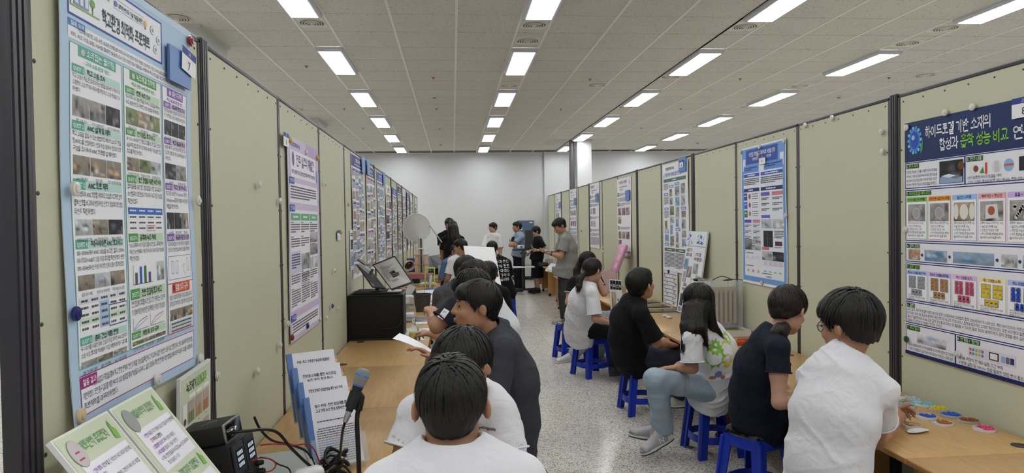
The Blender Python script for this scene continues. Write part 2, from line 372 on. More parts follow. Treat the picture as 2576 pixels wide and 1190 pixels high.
def post(x, y, side, label, w_=.068, h=PH+.004):
    t = thing('partition_post', label, 'post', (x, y, 0), 0 if side < 0 else math.pi, 'thick dark partition posts')
    MB().rbox((-.036, -w_/2, 0), (.004, w_/2, h), .004).build('post_core', mstile, t)
    for k in (-.021, 0, .021): MB().box((.003, k-.006, .02), (.0075, k+.006, h-.004)).build('post_rib', mat('post_rib', '#3b393f', .38), t)
    return t
thickL = {0, 1, 6, 8, 10, 13}; thickR = {0, 3, 5, 8, 11}
for i in range(0, 15):
    panel(XPL, YL(i), YL(i+1), -1, '%s pale green display partition of the left row, counted from the viewer' % ordw[i], i in thickL, (i+1) in thickL, i < 4)
for i in sorted(thickL): post(XPL, YL(i), -1, 'thick dark grooved post at %s' % {0: 'near end of the left partition row', 1: 'the edge of the large school poster', 6: 'left row after the sixth partition', 8: 'left row after the eighth partition', 10: 'left row after the tenth partition', 13: 'left row after the thirteenth partition'}[i])
for i in range(-1, 13):
    panel(XPR, YR(i), YR(i+1), 1, '%s pale green display partition of the right row, counted from the viewer' % ordw[i+1], i in thickR, (i+1) in thickR, i < 3)
for i in sorted(thickR): post(XPR, YR(i), 1, 'thick dark grooved post of the right row %s' % {0: 'beside the navy hydrogel poster', 3: 'after the fourth partition', 5: 'after the sixth partition', 8: 'after the ninth partition', 11: 'after the twelfth partition'}[i])
e0 = Vector((XPR, YR(13), 0)); e1 = Vector((2.77, 19.95, 0)); du = (e1-e0); wl = du.length; du.normalize()
panel(0, 0, wl, 1, 'angled pale end partition closing the far end of the right row', False, False, False, M=frame(e0+du*.03, du, (-du.y, du.x, 0), (0, 0, 1)))
# ================================================================== DESKS
mwood = mat('desk_wood', '#c89c5f', .34, spec=.45)
N, L, b = nodes_of(mwood)
tc = N.new('ShaderNodeTexCoord'); mp = N.new('ShaderNodeMapping'); mp.inputs['Scale'].default_value = (9, 1.2, 9); mp.inputs['Rotation'].default_value = (0, 0, .35); L.new(tc.outputs['Object'], mp.inputs[0])
n1 = N.new('ShaderNodeTexNoise'); n1.inputs['Scale'].default_value = 6; n1.inputs['Detail'].default_value = 6; n1.inputs['Distortion'].default_value = .6; L.new(mp.outputs[0], n1.inputs['Vector'])
cr = N.new('ShaderNodeValToRGB'); cr.color_ramp.elements[0].position = .3; cr.color_ramp.elements[0].color = (*srgb('#b9935f'), 1); cr.color_ramp.elements[1].position = .75; cr.color_ramp.elements[1].color = (*srgb('#cba874'), 1)
L.new(n1.outputs['Fac'], cr.inputs[0]); L.new(cr.outputs[0], b.inputs['Base Color'])
mwedge = mat('desk_edge', '#b98a50', .4); mgrom = mat('grommet', '#2f2d28', .5); mblk = mat('black_plastic', '#151517', .38)
DZ = .645
def desk_parts(dep, wd=PW-.004):
    out = []
    out.append(('desk_top', MB().rbox((0, 0, DZ-.026), (dep, wd, DZ), .003).mesh('desk_top', mwood)))
    out.append(('edge_band', MB().rbox((dep-.001, .004, DZ-.024), (dep+.002, wd-.004, DZ-.002), .001).mesh('edge_band', mwedge)))
    for y in (.02, wd-.045): out.append(('side_panel', MB().rbox((.05, y, .07), (dep-.07, y+.025, DZ-.026), .002).mesh('side_panel', mwedge)))
    out.append(('modesty_panel', MB().box((.06, .045, .3), (.078, wd-.045, DZ-.026)).mesh('modesty_panel', mwedge)))
    for y in (.09, wd-.09):
        out.append(('grommet', MB().lathe([(.036, DZ-.001), (.035, DZ+.0022), (.028, DZ+.0022), (.026, DZ+.0012)], 24, M=T(.105, y, 0)).mesh('grommet', mgrom)))
    for x in (.09, dep-.11):
        for y in (.032, wd-.033):
            out.append(('caster', MB().box((x-.012, y-.012, .05), (x+.012, y+.012, .072)).cyl((x+.012, y-.014, .026), (x+.012, y+.014, .026), .026, 14).mesh('caster', mblk)))
    return out
dL = desk_parts(.70); dF = desk_parts(.55)
def desk(M, parts, lab):
    t = thing('desk', lab, 'desk', group='desks along the partitions', M=M)
    for n, me in parts: link(n, me, t)
for k in range(-1, 13):
    y = 2.766+PW*k
    desk(frame((XPL+.012, y, 0), (1, 0, 0), (0, 1, 0), (0, 0, 1)), dL, '%s light wooden desk of the left row, counted from the viewer' % ordw[k+1])
    far = k >= 9
    desk(frame((XPR-.012, y+PW-.004, 0), (-1, 0, 0), (0, -1, 0), (0, 0, 1)), dF if far else dL, '%s light wooden desk of the right row, counted from the viewer' % ordw[k+1])
# ================================================================== STOOLS
mblue = mat('stool_blue', '#1733a4', .38, spec=.45, var=.06, vscale=12); mcush = mat('stool_cushion', '#0b0b0d', .18, coat=.4)
def stool_parts(h=.43):
    out = []
    tw, bw = .125, .165          # half leg spread at top and floor (square corners)
    for sx in (-1, 1):
        for sy in (-1, 1):
            mb = MB(); n = 7
            prev = None
            for i in range(n+1):
                t = i/n; z = h-.015-(h-.015)*t; e = tw+(bw-tw)*t; wd = .062-.012*t if t < .9 else .052
                if t < .18: wd += .05*(1-t/.18)**2
                c = Vector((sx*e, sy*e, z))
                # L-shaped channel leg, open to the inside, with a raised central rib
                pr = [(0, 0), (-wd, 0), (-wd, -.008), (-.008, -.008), (-.008, -wd), (0, -wd)]
                ring_ = [c+Vector((sx*px_, sy*py_, 0)) for px_, py_ in pr]
                if prev:
                    o = len(mb.v); mb.add(prev+ring_, [(j, (j+1) % 6, 6+(j+1) % 6, 6+j) if sx*sy > 0 else (6+j, 6+(j+1) % 6, (j+1) % 6, j) for j in range(6)], 0, False)
                prev = ring_
            mb.add(prev, [tuple(range(6)) if sx*sy < 0 else tuple(reversed(range(6)))])
            o1 = Vector((sx*(tw+.003), sy*(tw+.003), h-.03)); o2 = Vector((sx*(bw+.003), sy*(bw+.003), .0))
            mb.tube([o1, o2], .012, 8)
            out.append(('leg', mb.mesh('leg', mblue)))
    def sq(r, n=28, e=2.6):
        pts = []
        for j in range(n):
            a = 2*math.pi*j/n; c, s = math.cos(a), math.sin(a); q = (abs(c)**e+abs(s)**e)**(-1/e); pts.append((r*q*c, r*q*s))
        return pts
    def band(zs, rs, th, mm, name):
        mb = MB(); n = 28; P = []
        for z, r in zip(zs, rs): P.append([(x, y, z) for x, y in sq(r)])
        for z, r in reversed(list(zip(zs, rs))): P.append([(x, y, z) for x, y in sq(r-th)])
        k = len(P); vs = [p for ring_ in P for p in ring_]
        mb.add(vs, [(i*n+j, i*n+(j+1) % n, ((i+1) % k)*n+(j+1) % n, ((i+1) % k)*n+j) for i in range(k) for j in range(n)], 0, True)
        return (name, mb.mesh(name, mm))
    out.append(band([h-.075, h-.01, h], [.143, .146, .140], .008, mblue, 'apron'))
    out.append(band([.10, .125, .15], [.165, .163, .161], .006, mblue, 'ring_brace'))
    out.append(('seat', MB().add([(x, y, h-.012) for x, y in sq(.142)], [tuple(range(28))]).mesh('seat', mblue)))
    mb = MB(); prof = [(.148, h-.008), (.153, h+.002), (.150, h+.014), (.135, h+.02), (.06, h+.023)]
    vs = []; 
    for r, z in prof: vs += [(x, y, z) for x, y in sq(r, 32)]
    mb.add(vs, [(i*32+j, i*32+(j+1) % 32, (i+1)*32+(j+1) % 32, (i+1)*32+j) for i in range(4) for j in range(32)]+[tuple(128+j for j in range(32)), tuple(reversed(range(32)))], 0, True)
    out.append(('cushion', mb.mesh('cushion', mcush)))
    return out
SP = stool_parts()
def stool(x, y, rz, lab, z=0):
    t = thing('plastic_stool', lab, 'stool', (x, y, z), rz, 'blue plastic stools')
    for n, me in SP: link(n, me, t)
    return t
STOOLH = .45
# ================================================================== FLAT PRINT
mprint = bpy.data.materials.new('print_ink'); mprint.use_nodes = True
_n, _l = mprint.node_tree.nodes, mprint.node_tree.links
_a = _n.new('ShaderNodeVertexColor'); _a.layer_name = 'Col'; _l.new(_a.outputs[0], _n['Principled BSDF'].inputs['Base Color']); _n['Principled BSDF'].inputs['Roughness'].default_value = .5; _n['Principled BSDF'].inputs['Specular IOR Level'].default_value = .3
mpaper = mat('paper_white', '#e9e9ee', .5, spec=.3); mpaperback = mat('paper_back', '#d8d8da', .7)
GL = {}; _fc = bpy.data.curves.new('glyph', 'FONT'); _fo = bpy.data.objects.new('glyph', _fc); _fc.resolution_u = 2
# Korean syllables are drawn stroke by stroke (initial, vowel, final)
JB = {'g': [[(0, 1), (1, 1), (.92, 0)]], 'n': [[(0, 1), (0, 0), (1, 0)]], 'd': [[(1, 1), (0, 1), (0, 0), (1, 0)]], 'r': [[(0, 1), (1, 1), (1, .52), (0, .52), (0, 0), (1, 0)]], 'm': [[(0, 1), (1, 1), (1, 0), (0, 0), (0, 1)]], 'b': [[(0, 1), (0, 0), (1, 0), (1, 1)], [(0, .52), (1, .52)]],
      's': [[(.5, 1), (.42, .6), (0, 0)], [(.48, .7), (1, 0)]], 'o': [[(.5+.5*math.cos(i*math.pi/5), .5+.5*math.sin(i*math.pi/5)) for i in range(11)]], 'j': [[(0, 1), (1, 1)], [(.5, 1), (.4, .5), (0, 0)], [(.48, .6), (1, 0)]], 'c': [[(.3, 1.12), (.7, 1.12)], [(0, .82), (1, .82)], [(.5, .82), (.4, .45), (0, 0)], [(.48, .52), (1, 0)]], 'k': [[(0, 1), (1, 1), (.92, 0)], [(0, .52), (.95, .52)]],
      't': [[(1, 1), (0, 1), (0, 0), (1, 0)], [(0, .52), (1, .52)]], 'p': [[(0, 1), (1, 1)], [(0, 0), (1, 0)], [(.3, 1), (.3, 0)], [(.7, 1), (.7, 0)]], 'h': [[(.3, 1.14), (.7, 1.14)], [(0, .84), (1, .84)], [(.5+.36*math.cos(i*math.pi/5), .3+.32*math.sin(i*math.pi/5)) for i in range(11)]]}
INI = ['g', 'gg', 'n', 'd', 'dd', 'r', 'm', 'b', 'bb', 's', 'ss', 'o', 'j', 'jj', 'c', 'k', 't', 'p', 'h']
FIN = ['', 'g', 'gg', 'gs', 'n', 'nj', 'nh', 'd', 'r', 'rg', 'rm', 'rb', 'rs', 'rt', 'rp', 'rh', 'm', 'b', 'bs', 's', 'ss', 'o', 'j', 'c', 'k', 't', 'p', 'h']
VV = {'a': [[(.3, 1), (.3, 0)], [(.3, .5), (1, .5)]], 'ae': [[(.15, 1), (.15, 0)], [(.85, 1), (.85, 0)], [(.15, .5), (.85, .5)]], 'ya': [[(.3, 1), (.3, 0)], [(.3, .65), (1, .65)], [(.3, .35), (1, .35)]], 'eo': [[(.75, 1), (.75, 0)], [(0, .5), (.75, .5)]], 'e': [[(.45, 1), (.45, 0)], [(.95, 1), (.95, 0)], [(0, .5), (.45, .5)]], 'yeo': [[(.75, 1), (.75, 0)], [(0, .65), (.75, .65)], [(0, .35), (.75, .35)]], 'ye': [[(.45, 1), (.45, 0)], [(.95, 1), (.95, 0)], [(0, .65), (.45, .65)], [(0, .35), (.45, .35)]], 'i': [[(.5, 1), (.5, 0)]]}
HV = {'o': [[(0, .1), (1, .1)], [(.5, .1), (.5, 1)]], 'yo': [[(0, .1), (1, .1)], [(.33, .1), (.33, 1)], [(.67, .1), (.67, 1)]], 'u': [[(0, .9), (1, .9)], [(.5, .9), (.5, 0)]], 'yu': [[(0, .9), (1, .9)], [(.33, .9), (.33, 0)], [(.67, .9), (.67, 0)]], 'eu': [[(0, .5), (1, .5)]]}
VOW = [('', 'a'), ('', 'ae'), ('', 'ya'), ('', 'ae'), ('', 'eo'), ('', 'e'), ('', 'yeo'), ('', 'ye'), ('o', ''), ('o', 'a'), ('o', 'ae'), ('o', 'i'), ('yo', ''), ('u', ''), ('u', 'eo'), ('u', 'e'), ('u', 'i'), ('yu', ''), ('eu', ''), ('eu', 'i'), ('', 'i')]
def _cons(name, x0, y0, x1, y1):
    out = []; n = len(name)
    for q, c in enumerate(name):
        a = x0+(x1-x0)*q/n+(.03 if q else 0); b = x0+(x1-x0)*(q+1)/n-(.03 if q < n-1 else 0)
        out += [[(a+(b-a)*x, y0+(y1-y0)*y) for x, y in st] for st in JB[c]]
    return out
def _fit(sts, x0, y0, x1, y1): return [[(x0+(x1-x0)*x, y0+(y1-y0)*y) for x, y in st] for st in sts]
def hangul(ch):
    k = ord(ch)-0xAC00; ci, vi, fi = INI[k//588], VOW[(k % 588)//28], FIN[k % 28]; h, v = vi; o = []
    if not h:
        if fi: o = _cons(ci, .08, .42, .50, .80)+_fit(VV[v], .58, .34, .88, .86)+_cons(fi, .2, -.06, .82, .24)
        else: o = _cons(ci, .06, .14, .48, .74)+_fit(VV[v], .56, -.06, .90, .86)
    elif not v:
        if fi: o = _cons(ci, .2, .60, .74, .83)+_fit(HV[h], .03, .32, .91, .51)+_cons(fi, .18, -.07, .78, .2)
        else: o = _cons(ci, .17, .46, .77, .80)+_fit(HV[h], .03, .06, .91, .36)
    else:
        if fi: o = _cons(ci, .08, .60, .48, .83)+_fit(HV[h], .02, .34, .58, .53)+_fit(VV[v], .64, .28, .92, .86)+_cons(fi, .2, -.07, .82, .2)
        else: o = _cons(ci, .08, .48, .48, .80)+_fit(HV[h], .02, .10, .58, .40)+_fit(VV[v], .64, -.06, .92, .86)
    return o
def glyph(ch, bold):
    k = (ch, bold)
    if k not in GL:
        if 0xAC00 <= ord(ch) <= 0xD7A3:
            t = .058 if bold else .038; vs = []; fs = []
            for st in hangul(ch):
                for (a, b), (c, d) in zip(st[:-1], st[1:]):
                    L_ = math.hypot(c-a, d-b)+1e-9; ux, uy = (c-a)/L_*t, (d-b)/L_*t; e = .8 if len(st) < 9 else .3; o = len(vs)
                    vs += [(a-ux*e-uy, b-uy*e+ux), (c+ux*e-uy, d+uy*e+ux), (c+ux*e+uy, d+uy*e-ux), (a-ux*e+uy, b-uy*e-ux)]; fs.append((o, o+1, o+2, o+3))
            GL[k] = (vs, fs, .95)
        else:
            _fc.body = ch; _fc.offset = .022 if bold else 0.
            m = bpy.data.meshes.new_from_object(_fo); vs = [(v.co.x, v.co.y) for v in m.vertices]; fs = [tuple(p.vertices) for p in m.polygons]; bpy.data.meshes.remove(m)
            GL[k] = (vs, fs, .3 if not vs else max(x for x, y in vs)+.07)
    return GL[k]
def text_width(t, size, bold=False): return sum(glyph(c, bold)[2] for c in t)*size
C_ = lambda h: srgb(h) if isinstance(h, str) else h
class Sheet:
    """a printed sheet: u to the right, v down from the top-left corner, n out of the surface"""
    def __init__(s, org, ux, un, uz, W, H, curl=None, thick=.0012):
        s.o, s.x, s.n, s.z = Vector(org), Vector(ux), Vector(un), Vector(uz); s.W, s.H = W, H; s.curl = curl or (lambda u, v: 0.); s.t = thick; s.mb = MB(); s.lay = 1
    def P(s, u, v, k=0):
        if hasattr(s, 'vm'): v = float(np.interp(v, *s.vm))
        return s.x*u+s.n*(s.curl(u, v)+.0006*k)-s.z*v
    def grid(s, u0, v0, u1, v1, nx, ny, col, k):
        vs = [s.P(u0+(u1-u0)*i/nx, v0+(v1-v0)*j/ny, k) for j in range(ny+1) for i in range(nx+1)]; q = nx+1
        o = len(s.mb.v); s.mb.v.extend(tuple(v) for v in vs)
        for j in range(ny):
            for i in range(nx):
                f = (j*q+i, j*q+i+1, (j+1)*q+i+1, (j+1)*q+i); s.mb.f.append(tuple(o+a for a in f)); s.mb.mi.append(0); s.mb.sm.append(False)
                s.mb.col.append(col if not isinstance(col, np.ndarray) else col[[j*q+i, j*q+i+1, (j+1)*q+i+1, (j+1)*q+i]])
    def rect(s, u0, v0, u1, v1, col, k=1, cell=.09):
        flat = getattr(s, 'flat', False); s.grid(u0, v0, u1, v1, 1 if flat else max(1, math.ceil((u1-u0)/cell)), 1 if flat else max(1, math.ceil((v1-v0)/cell)), C_(col), k)
    def frame(s, u0, v0, u1, v1, col, w=.003, k=2):
        for a in ((u0, v0, u1, v0+w), (u0, v1-w, u1, v1), (u0, v0, u0+w, v1), (u1-w, v0, u1, v1)): s.rect(*a, col, k)
    def disc(s, u, v, r, col, k=3, n=16, ry=None):
        s.mb.add([s.P(u, v, k)]+[s.P(u+r*math.cos(2*math.pi*j/n), v+(ry or r)*math.sin(2*math.pi*j/n), k) for j in range(n)], [(0, 1+j, 1+(j+1) % n) for j in range(n)], 0, False, C_(col))
    def poly(s, pts, col, k=3): s.mb.add([s.P(u, v, k) for u, v in pts], [tuple(range(len(pts)))], 0, False, C_(col))
    def line(s, pts, col, w=.002, k=4):
        for (a, b), (c, d) in zip(pts[:-1], pts[1:]):
            L_ = math.hypot(c-a, d-b)+1e-9; nx, ny = -(d-b)/L_*w/2, (c-a)/L_*w/2; s.poly([(a+nx, b+ny), (c+nx, d+ny), (c-nx, d-ny), (a-nx, b-ny)], col, k)
    def text(s, t, u, v, size, col='#26262b', k=4, bold=False, align='l', fit=None, sx=1.):
        """v = baseline"""
        w_ = text_width(t, size, bold)*sx
        if fit and w_ > fit: sx *= fit/w_; w_ = fit
        if align == 'c': u -= w_/2
        if align == 'r': u -= w_
        for ch in t:
            vs, fs, adv = glyph(ch, bold)
            if vs: s.mb.add([s.P(u+x*size*sx, v-y*size, k) for x, y in vs], fs, 0, False, C_(col))
            u += adv*size*sx
    def para(s, lines, u, v, w_, size, lead=1.35, col='#2a2a30', k=4, bold=False):
        for i, t in enumerate(lines): s.text(t, u, v+size*(1+i*lead), size, col, k, bold, fit=w_)
    def dashes(s, u0, v, u1, h, col='#55555c', seed=0, k=4, full=True):
        r = random.Random(seed); u = u0; end = u1 if full else u0+(u1-u0)*r.uniform(.4, .95)
        while u < end-.003:
            L_ = min(r.uniform(1.6, 4.2)*h, end-u); s.rect(u, v, u+L_, v+h, col, k, 9); u += L_+h*.55
    def block(s, u0, v0, u1, v1, h=.006, lead=1.9, col='#5b5b63', seed=0, k=4):
        n = max(1, int((v1-v0)/(h*lead)))
        for i in range(n): s.dashes(u0, v0+i*h*lead, u1, h, col, seed+i*7, k, i < n-1)
    def photo(s, u0, v0, u1, v1, pal, seed=0, k=3, n=12):
        r = random.Random(seed); ny = max(4, int(n*(v1-v0)/(u1-u0)+.5)); ny = min(ny, 18); nx = n
        pc = [np.array(C_(c)) for c in pal]; X, Y = np.meshgrid(np.linspace(0, 1, nx+1), np.linspace(0, 1, ny+1)); A = np.tile(pc[0], ((nx+1)*(ny+1), 1)); X, Y = X.ravel(), Y.ravel()
        A = A*(1.15-.4*Y)[:, None]
        for i in range(9):
            cx, cy, rx, ry = r.random(), r.uniform(.15, 1), r.uniform(.06, .3), r.uniform(.06, .35); c = pc[r.randrange(len(pc))]*r.uniform(.6, 1.25)
            m = np.clip(1.6-1.6*np.maximum(np.abs(X-cx)/rx, np.abs(Y-cy)/ry), 0, 1) if i % 2 else np.clip(1.6-1.6*np.hypot((X-cx)/rx, (Y-cy)/ry), 0, 1); m = m[:, None]*.9; A = A*(1-m)+c*m
        A *= np.array([r.uniform(.82, 1.18) for _ in range(len(A))])[:, None]
        s.grid(u0, v0, u1, v1, nx, ny, np.clip(A, .004, .95), k)
    def finish(s, name, label, cat='poster', bg='#e9e9ee', back=True, group=None, parent=None, sheetname='sheet'):
        root = thing(name, label, cat, s.o, 0, group)
        nx, ny = (max(2, int(s.W/.05)), max(2, int(s.H/.05))) if not getattr(s, 'flat', False) else (1, 1); q = nx+1; mb = MB()
        F = [s.P(s.W*i/nx, s.H*j/ny, 0) for j in range(ny+1) for i in range(nx+1)]; Bk = [p-s.n*s.t for p in F]; m = len(F)
        mb.add(F+Bk, [(j*q+i, j*q+i+1, (j+1)*q+i+1, (j+1)*q+i) for j in range(ny) for i in range(nx)], 0, True); o = 0
        bd = [i for i in range(q)]+[j*q+nx for j in range(1, ny+1)]+[ny*q+i for i in range(nx-1, -1, -1)]+[j*q for j in range(ny-1, 0, -1)]
        for a, b in zip(bd, bd[1:]+bd[:1]): mb.f.append((a, b, m+b, m+a)); mb.mi.append(1); mb.sm.append(False); mb.col.append(None)
        for j in range(ny):
            for i in range(nx): mb.f.append((m+j*q+i, m+(j+1)*q+i, m+(j+1)*q+i+1, m+j*q+i+1)); mb.mi.append(1); mb.sm.append(True); mb.col.append(None)
        mb.build(sheetname, [mat('sheet_'+bg, bg, .5, spec=.3), mpaperback], root)
        if s.mb.f: s.mb.build('print', mprint, root)
        return root
def wallsheet(side, yl, zt, W, H, curl=None, off=.003):
    if side < 0: return Sheet((XPL+off, yl, zt), (0, 1, 0), (1, 0, 0), (0, 0, 1), W, H, curl)
    return Sheet((XPR-off, yl, zt), (0, -1, 0), (-1, 0, 0), (0, 0, 1), W, H, curl)
PAL = {'class': ('#8e8578', '#3a3638', '#c9a77c', '#d8d4cc', '#5a4a40', '#22222a'), 'hall': ('#9a9895', '#5d5f66', '#c4c2bd', '#2e3037'), 'dark': ('#23252b', '#15161a', '#4a4d55', '#8b8f96'), 'green': ('#7d8a60', '#4d5a38', '#a9a58a', '#c8bfa5', '#39402c'), 'orange': ('#b09a86', '#c96b3b', '#e2d8c9', '#6b4d3b', '#efe9e0'), 'lab': ('#b9bcc0', '#e4e4e6', '#6f8ea8', '#8a8078', '#40454c'), 'blue': ('#8fa6bd', '#3f7fb5', '#d5dfe6', '#5fb0c4'), 'purple': ('#8c6b86', '#4a2f4f', '#c7a9c0', '#2d1f33', '#e3d7df'), 'pink': ('#c8a9ae', '#c23f72', '#e9d3da', '#7a2f4f'), 'yellow': ('#cfc6a5', '#e0c020', '#efe7c5', '#8e8a78'), 'cobalt': ('#aab4c4', '#1f48b8', '#dbe2ee', '#35558e'), 'sepia': ('#a99a80', '#7c5d35', '#d9cfb8', '#4f4030')}
AW, AH = .841, 1.189
# ---------------------------------------------------------------- large school-environment poster
wave7 = lambda u, v: .005+.004*math.sin(v*7.2+.6)*(1-min(1, u/.5))+.005*math.sin(v*6.1+2)*max(0, (u-.5)/.34)+(.012*max(0, (v-1.05)/.14)*max(0, 1-u/.2))
s = wallsheet(-1, 1.752, 2.362, AW, AH, wave7)
s.vm = ([0, .075, .232, .234, .300, .312, .345, .376, .520, .655, .775, .905, .972, 1.052, 1.062, 1.189], [0, .035, .168, .178, .226, .234, .262, .285, .425, .570, .722, .868, .966, 1.045, 1.060, 1.189])
s.rect(0, 0, AW, AH, '#b7cfe6', 1)
s.rect(.33, .0, .84, .05, '#c3d9ec', 2); s.text('창의력페스티벌', .16, .058, .030, '#d8604f', 4, True)
s.rect(.035, .075, .595, .232, '#eef1f8', 2); s.frame(.035, .075, .595, .232, '#3a4fae', .006, 3)
s.rect(.062, .115, .135, .195, '#8fa3c4', 4); s.poly([(.055, .118), (.098, .085), (.142, .118)], '#4d5f94', 5); s.disc(.098, .127, .010, '#e9edf6', 5)
for i in range(3): s.rect(.068+.024*i, .150, .083+.024*i, .190, '#dfe8f4', 5)
for uu in (.048, .155): s.disc(uu, .165, .013, '#6fae62', 4); s.rect(uu-.002, .175, uu+.002, .2, '#7a5a3a', 4)
s.rect(.045, .198, .19, .203, '#8ebf73', 4); s.disc(.20, .10, .013, '#bcd4ea', 4); s.poly([(.235, .118), (.250, .105), (.246, .124)], '#78b86a', 4)
s.frame(.275, .098, .46, .132, '#9aa3bd', .0015, 3); s.disc(.286, .115, .010, '#7b86b0', 4); s.text('과학적 분석과 기술 적용을 통한', .30, .124, .0165, '#2e3752', 4, True, fit=.155)
s.text('학교환경 최적화 프로젝트', .205, .206, .052, '#39404c', 4, True, fit=.30); s.disc(.475, .118, .011, '#e8b84a', 4); s.rect(.471, .128, .479, .138, '#8b8b8b', 4)
for uu, vv in ((.525, .125), (.568, .150), (.545, .190)): s.disc(uu, vv, .016, '#5a6fb0', 3); s.disc(uu, vv, .0145, '#eef1f8', 4); s.disc(uu, vv, .007, '#8fb08a', 5)
s.rect(.035, .242, .795, .300, '#eef0f6', 2); s.rect(.035, .234, .115, .258, '#4f86c9', 3); s.text('활동 요약', .046, .253, .0155, '#e9f1fb', 4, True)
s.para(['           학교에서 발견한 소음, 녹조, 빛공해 문제를 물리·화학·지구과학 분야의 탐구 주제로 선정하였다. 현장 조사와 실험을 통해 문제의 원인을 분석하고, ANC 회로', '제작, 녹조 저감 실험, SQM을 활용한 빛공해 조사 등 다양한 탐구 활동을 수행하며 학교 환경을 개선하기 위한 해결 방안을 탐구하였다.'], .045, .252, .74, .0150, 1.5)
cols7 = [(.040, .312, '#5fb39d', '#bfe0d8', '소리잡는 물리팀', '- 교내 소음 환경 개선 -'), (.322, .580, '#55a25a', '#c2e0c0', '녹조해결 화학팀', '- 학교 연못 수중 환경 개선 -'), (.590, .800, '#8a5db4', '#d3c2e6', '빛쫓는 지구과학팀', '- 학교 빛공해 환경 개선 -')]
for (a, b, c1, c2, t1, t2) in cols7:
    s.rect(a, .312, b, 1.052, '#f0f1f6', 2); s.frame(a, .312, b, 1.052, c1, .0022, 3)
    s.rect(a+.04, .312, b-.035, .345, c1, 3); s.disc(a+.062, .330, .010, '#d9c3cf', 4); s.text(t1, a+.078, .337, .0215, '#f2faf7', 5, True, fit=b-a-.125); s.text(t2, (a+b)/2, .366, .0145, c1, 4, True, 'c', fit=b-a-.06)
def quest(ci, v, no, title, lines, caps, pal, sd, ph=.075, gap=0):
    a, b, c1, c2 = cols7[ci][:4]; w_ = b-a
    s.rect(a+.010, v, a+.068, v+.021, c1, 3); s.text('QUEST %d.' % no, a+.014, v+.016, .0135, '#f2fbf8', 5, True, fit=.05)
    s.rect(a+.072, v+.001, b-.012, v+.021, c2, 3); s.text(title, a+.080, v+.0165, .0150, '#24262c', 5, True, fit=w_-.10)
    s.para(lines, a+.012, v+.022, w_-.024, .0125, 1.36)
    v2 = v+.024+.0172*len(lines); n = len(pal)
    for i in range(n):
        pu0 = a+.012+(w_-.024)*i/n+.001; pu1 = a+.012+(w_-.024)*(i+1)/n-.002
        s.photo(pu0, v2+.004, pu1, v2+.004+ph, PAL[pal[i]], sd+i); s.text(caps[i % len(caps)], (pu0+pu1)/2, v2+ph+.017, .0085, '#33343a', 4, False, 'c', fit=(pu1-pu0)*.9)
quest(0, .376, 1, '학교 소음 조사', ['학교 소음이 학습 환경에 미치는 영향을 알아보기 위해 주요', '소음원의 소음 크기와 주파수를 측정하고 소음 특성을 조사', '하였다.'], ['계단 소음 조사', '주요 소음원 측정', '소리 크기·주파수 분석'], ('hall', 'hall', 'dark'), 11, .053)
quest(0, .520, 2, 'ANC 설계 및 제작', ['학교 소음을 줄일 수 있는 방법으로 액티브 노이즈 캔슬', '링(ANC)을 선정하였다. 반대 위상 음파의 원리와 회로', '구성을 조사하여 ANC 회로를 설계하였다.'], ['ANC 원리 탐구', '회로 제작', '회로 구성 및 특성 전달'], ('class', 'class', 'class'), 21, .045)
quest(0, .655, 3, 'ANC 회로 제작', ['브레드보드에 ANC 회로를 제작하고 오실로스코프로 입력·', '출력 신호를 비교하여 반대 위상 신호가 정상적으로 생성', '되는지 확인하였다.'], ['브레드보드 회로 구현', 'ANC 회로 제작 및 점검', '출력 신호 확인'], ('lab', 'class', 'dark'), 31, .032)
quest(0, .775, 4, '주파수에 따른 ANC 효과 비교', ['150~350Hz에서 ANC 성능을 비교한 결과, 250Hz', '에서 최대 4.4dB의 소음 저감 효과를 확인하였다. 반면', '300~350Hz에서는 위상 차이로 인해 소음이 증가하였다.'], ['실험 장치 세팅', '반대 위상 파형 확인', '주파수별 성능 검증'], ('class', 'lab', 'class'), 41, .034)
for j in range(5):
    for i in range(5): s.rect(.052+.05*i, .905+.012*j, .101+.05*i, .916+.012*j, ('#dfe3ea' if j == 0 else '#a9c4e6' if i == 2 else '#cfe6cd' if j == 3 else '#f4f5f8'), 3); s.dashes(.060+.05*i, .909+.012*j, .094+.05*i, .004, '#55565d', i*9+j, 4)
s.frame(.20, .926, .302, .966, '#3b3f8a', .0015, 5)
quest(0, .972, 5, '음파 간섭 체험 운영', ['두 스피커를 이용한 음파 간섭과 직접 제작한 ANC 장치의', '소음 저감 효과를 학생들이 직접 체험하며 탐구 결과를'], ['음파 간섭 원리 설명', '음파 간섭 체험', 'ANC 소음 저감 체험'], ('hall', 'class', 'lab'), 51, .016)
quest(1, .376, 1, '연못 녹조 조사', ['학교 연못의 녹조 발생 현황을 조사하고 연못물을 채취하여', '녹조 발생 원인과 다양한 저감 방법을 탐색하였다.'], ['연못 녹조 조사', '관여 생물 조사', '연못물 채취'], ('green', 'class', 'green'), 61, .050)
quest(1, .500, 2, '전기응집 효과 비교', ['5V, 7.5V, 10V에서 전기응집 효과를 비교한 결과, 전압이', '높을수록 응집 효과가 증가하며 10V에서 가장 높은 응집', '효과를 확인하였다.'], ['전기응집 초기 상황', '전압별 녹조 변화', '응집물 침전 비교'], ('class', 'green', 'lab'), 71, .036)
quest(1, .628, 3, '중간 경쟁을 이용한 녹조 억제', ['물로타필라를 이용한 중간 경쟁 실험을 수행한 결과 실험군의', 'DO 변동폭이 대조군보다 크게 나타나 녹조 저감 가능성을', '확인하였다.'], [' '], (), 0)
s.rect(.334, .706, .568, .722, '#3f6fc0', 3); 
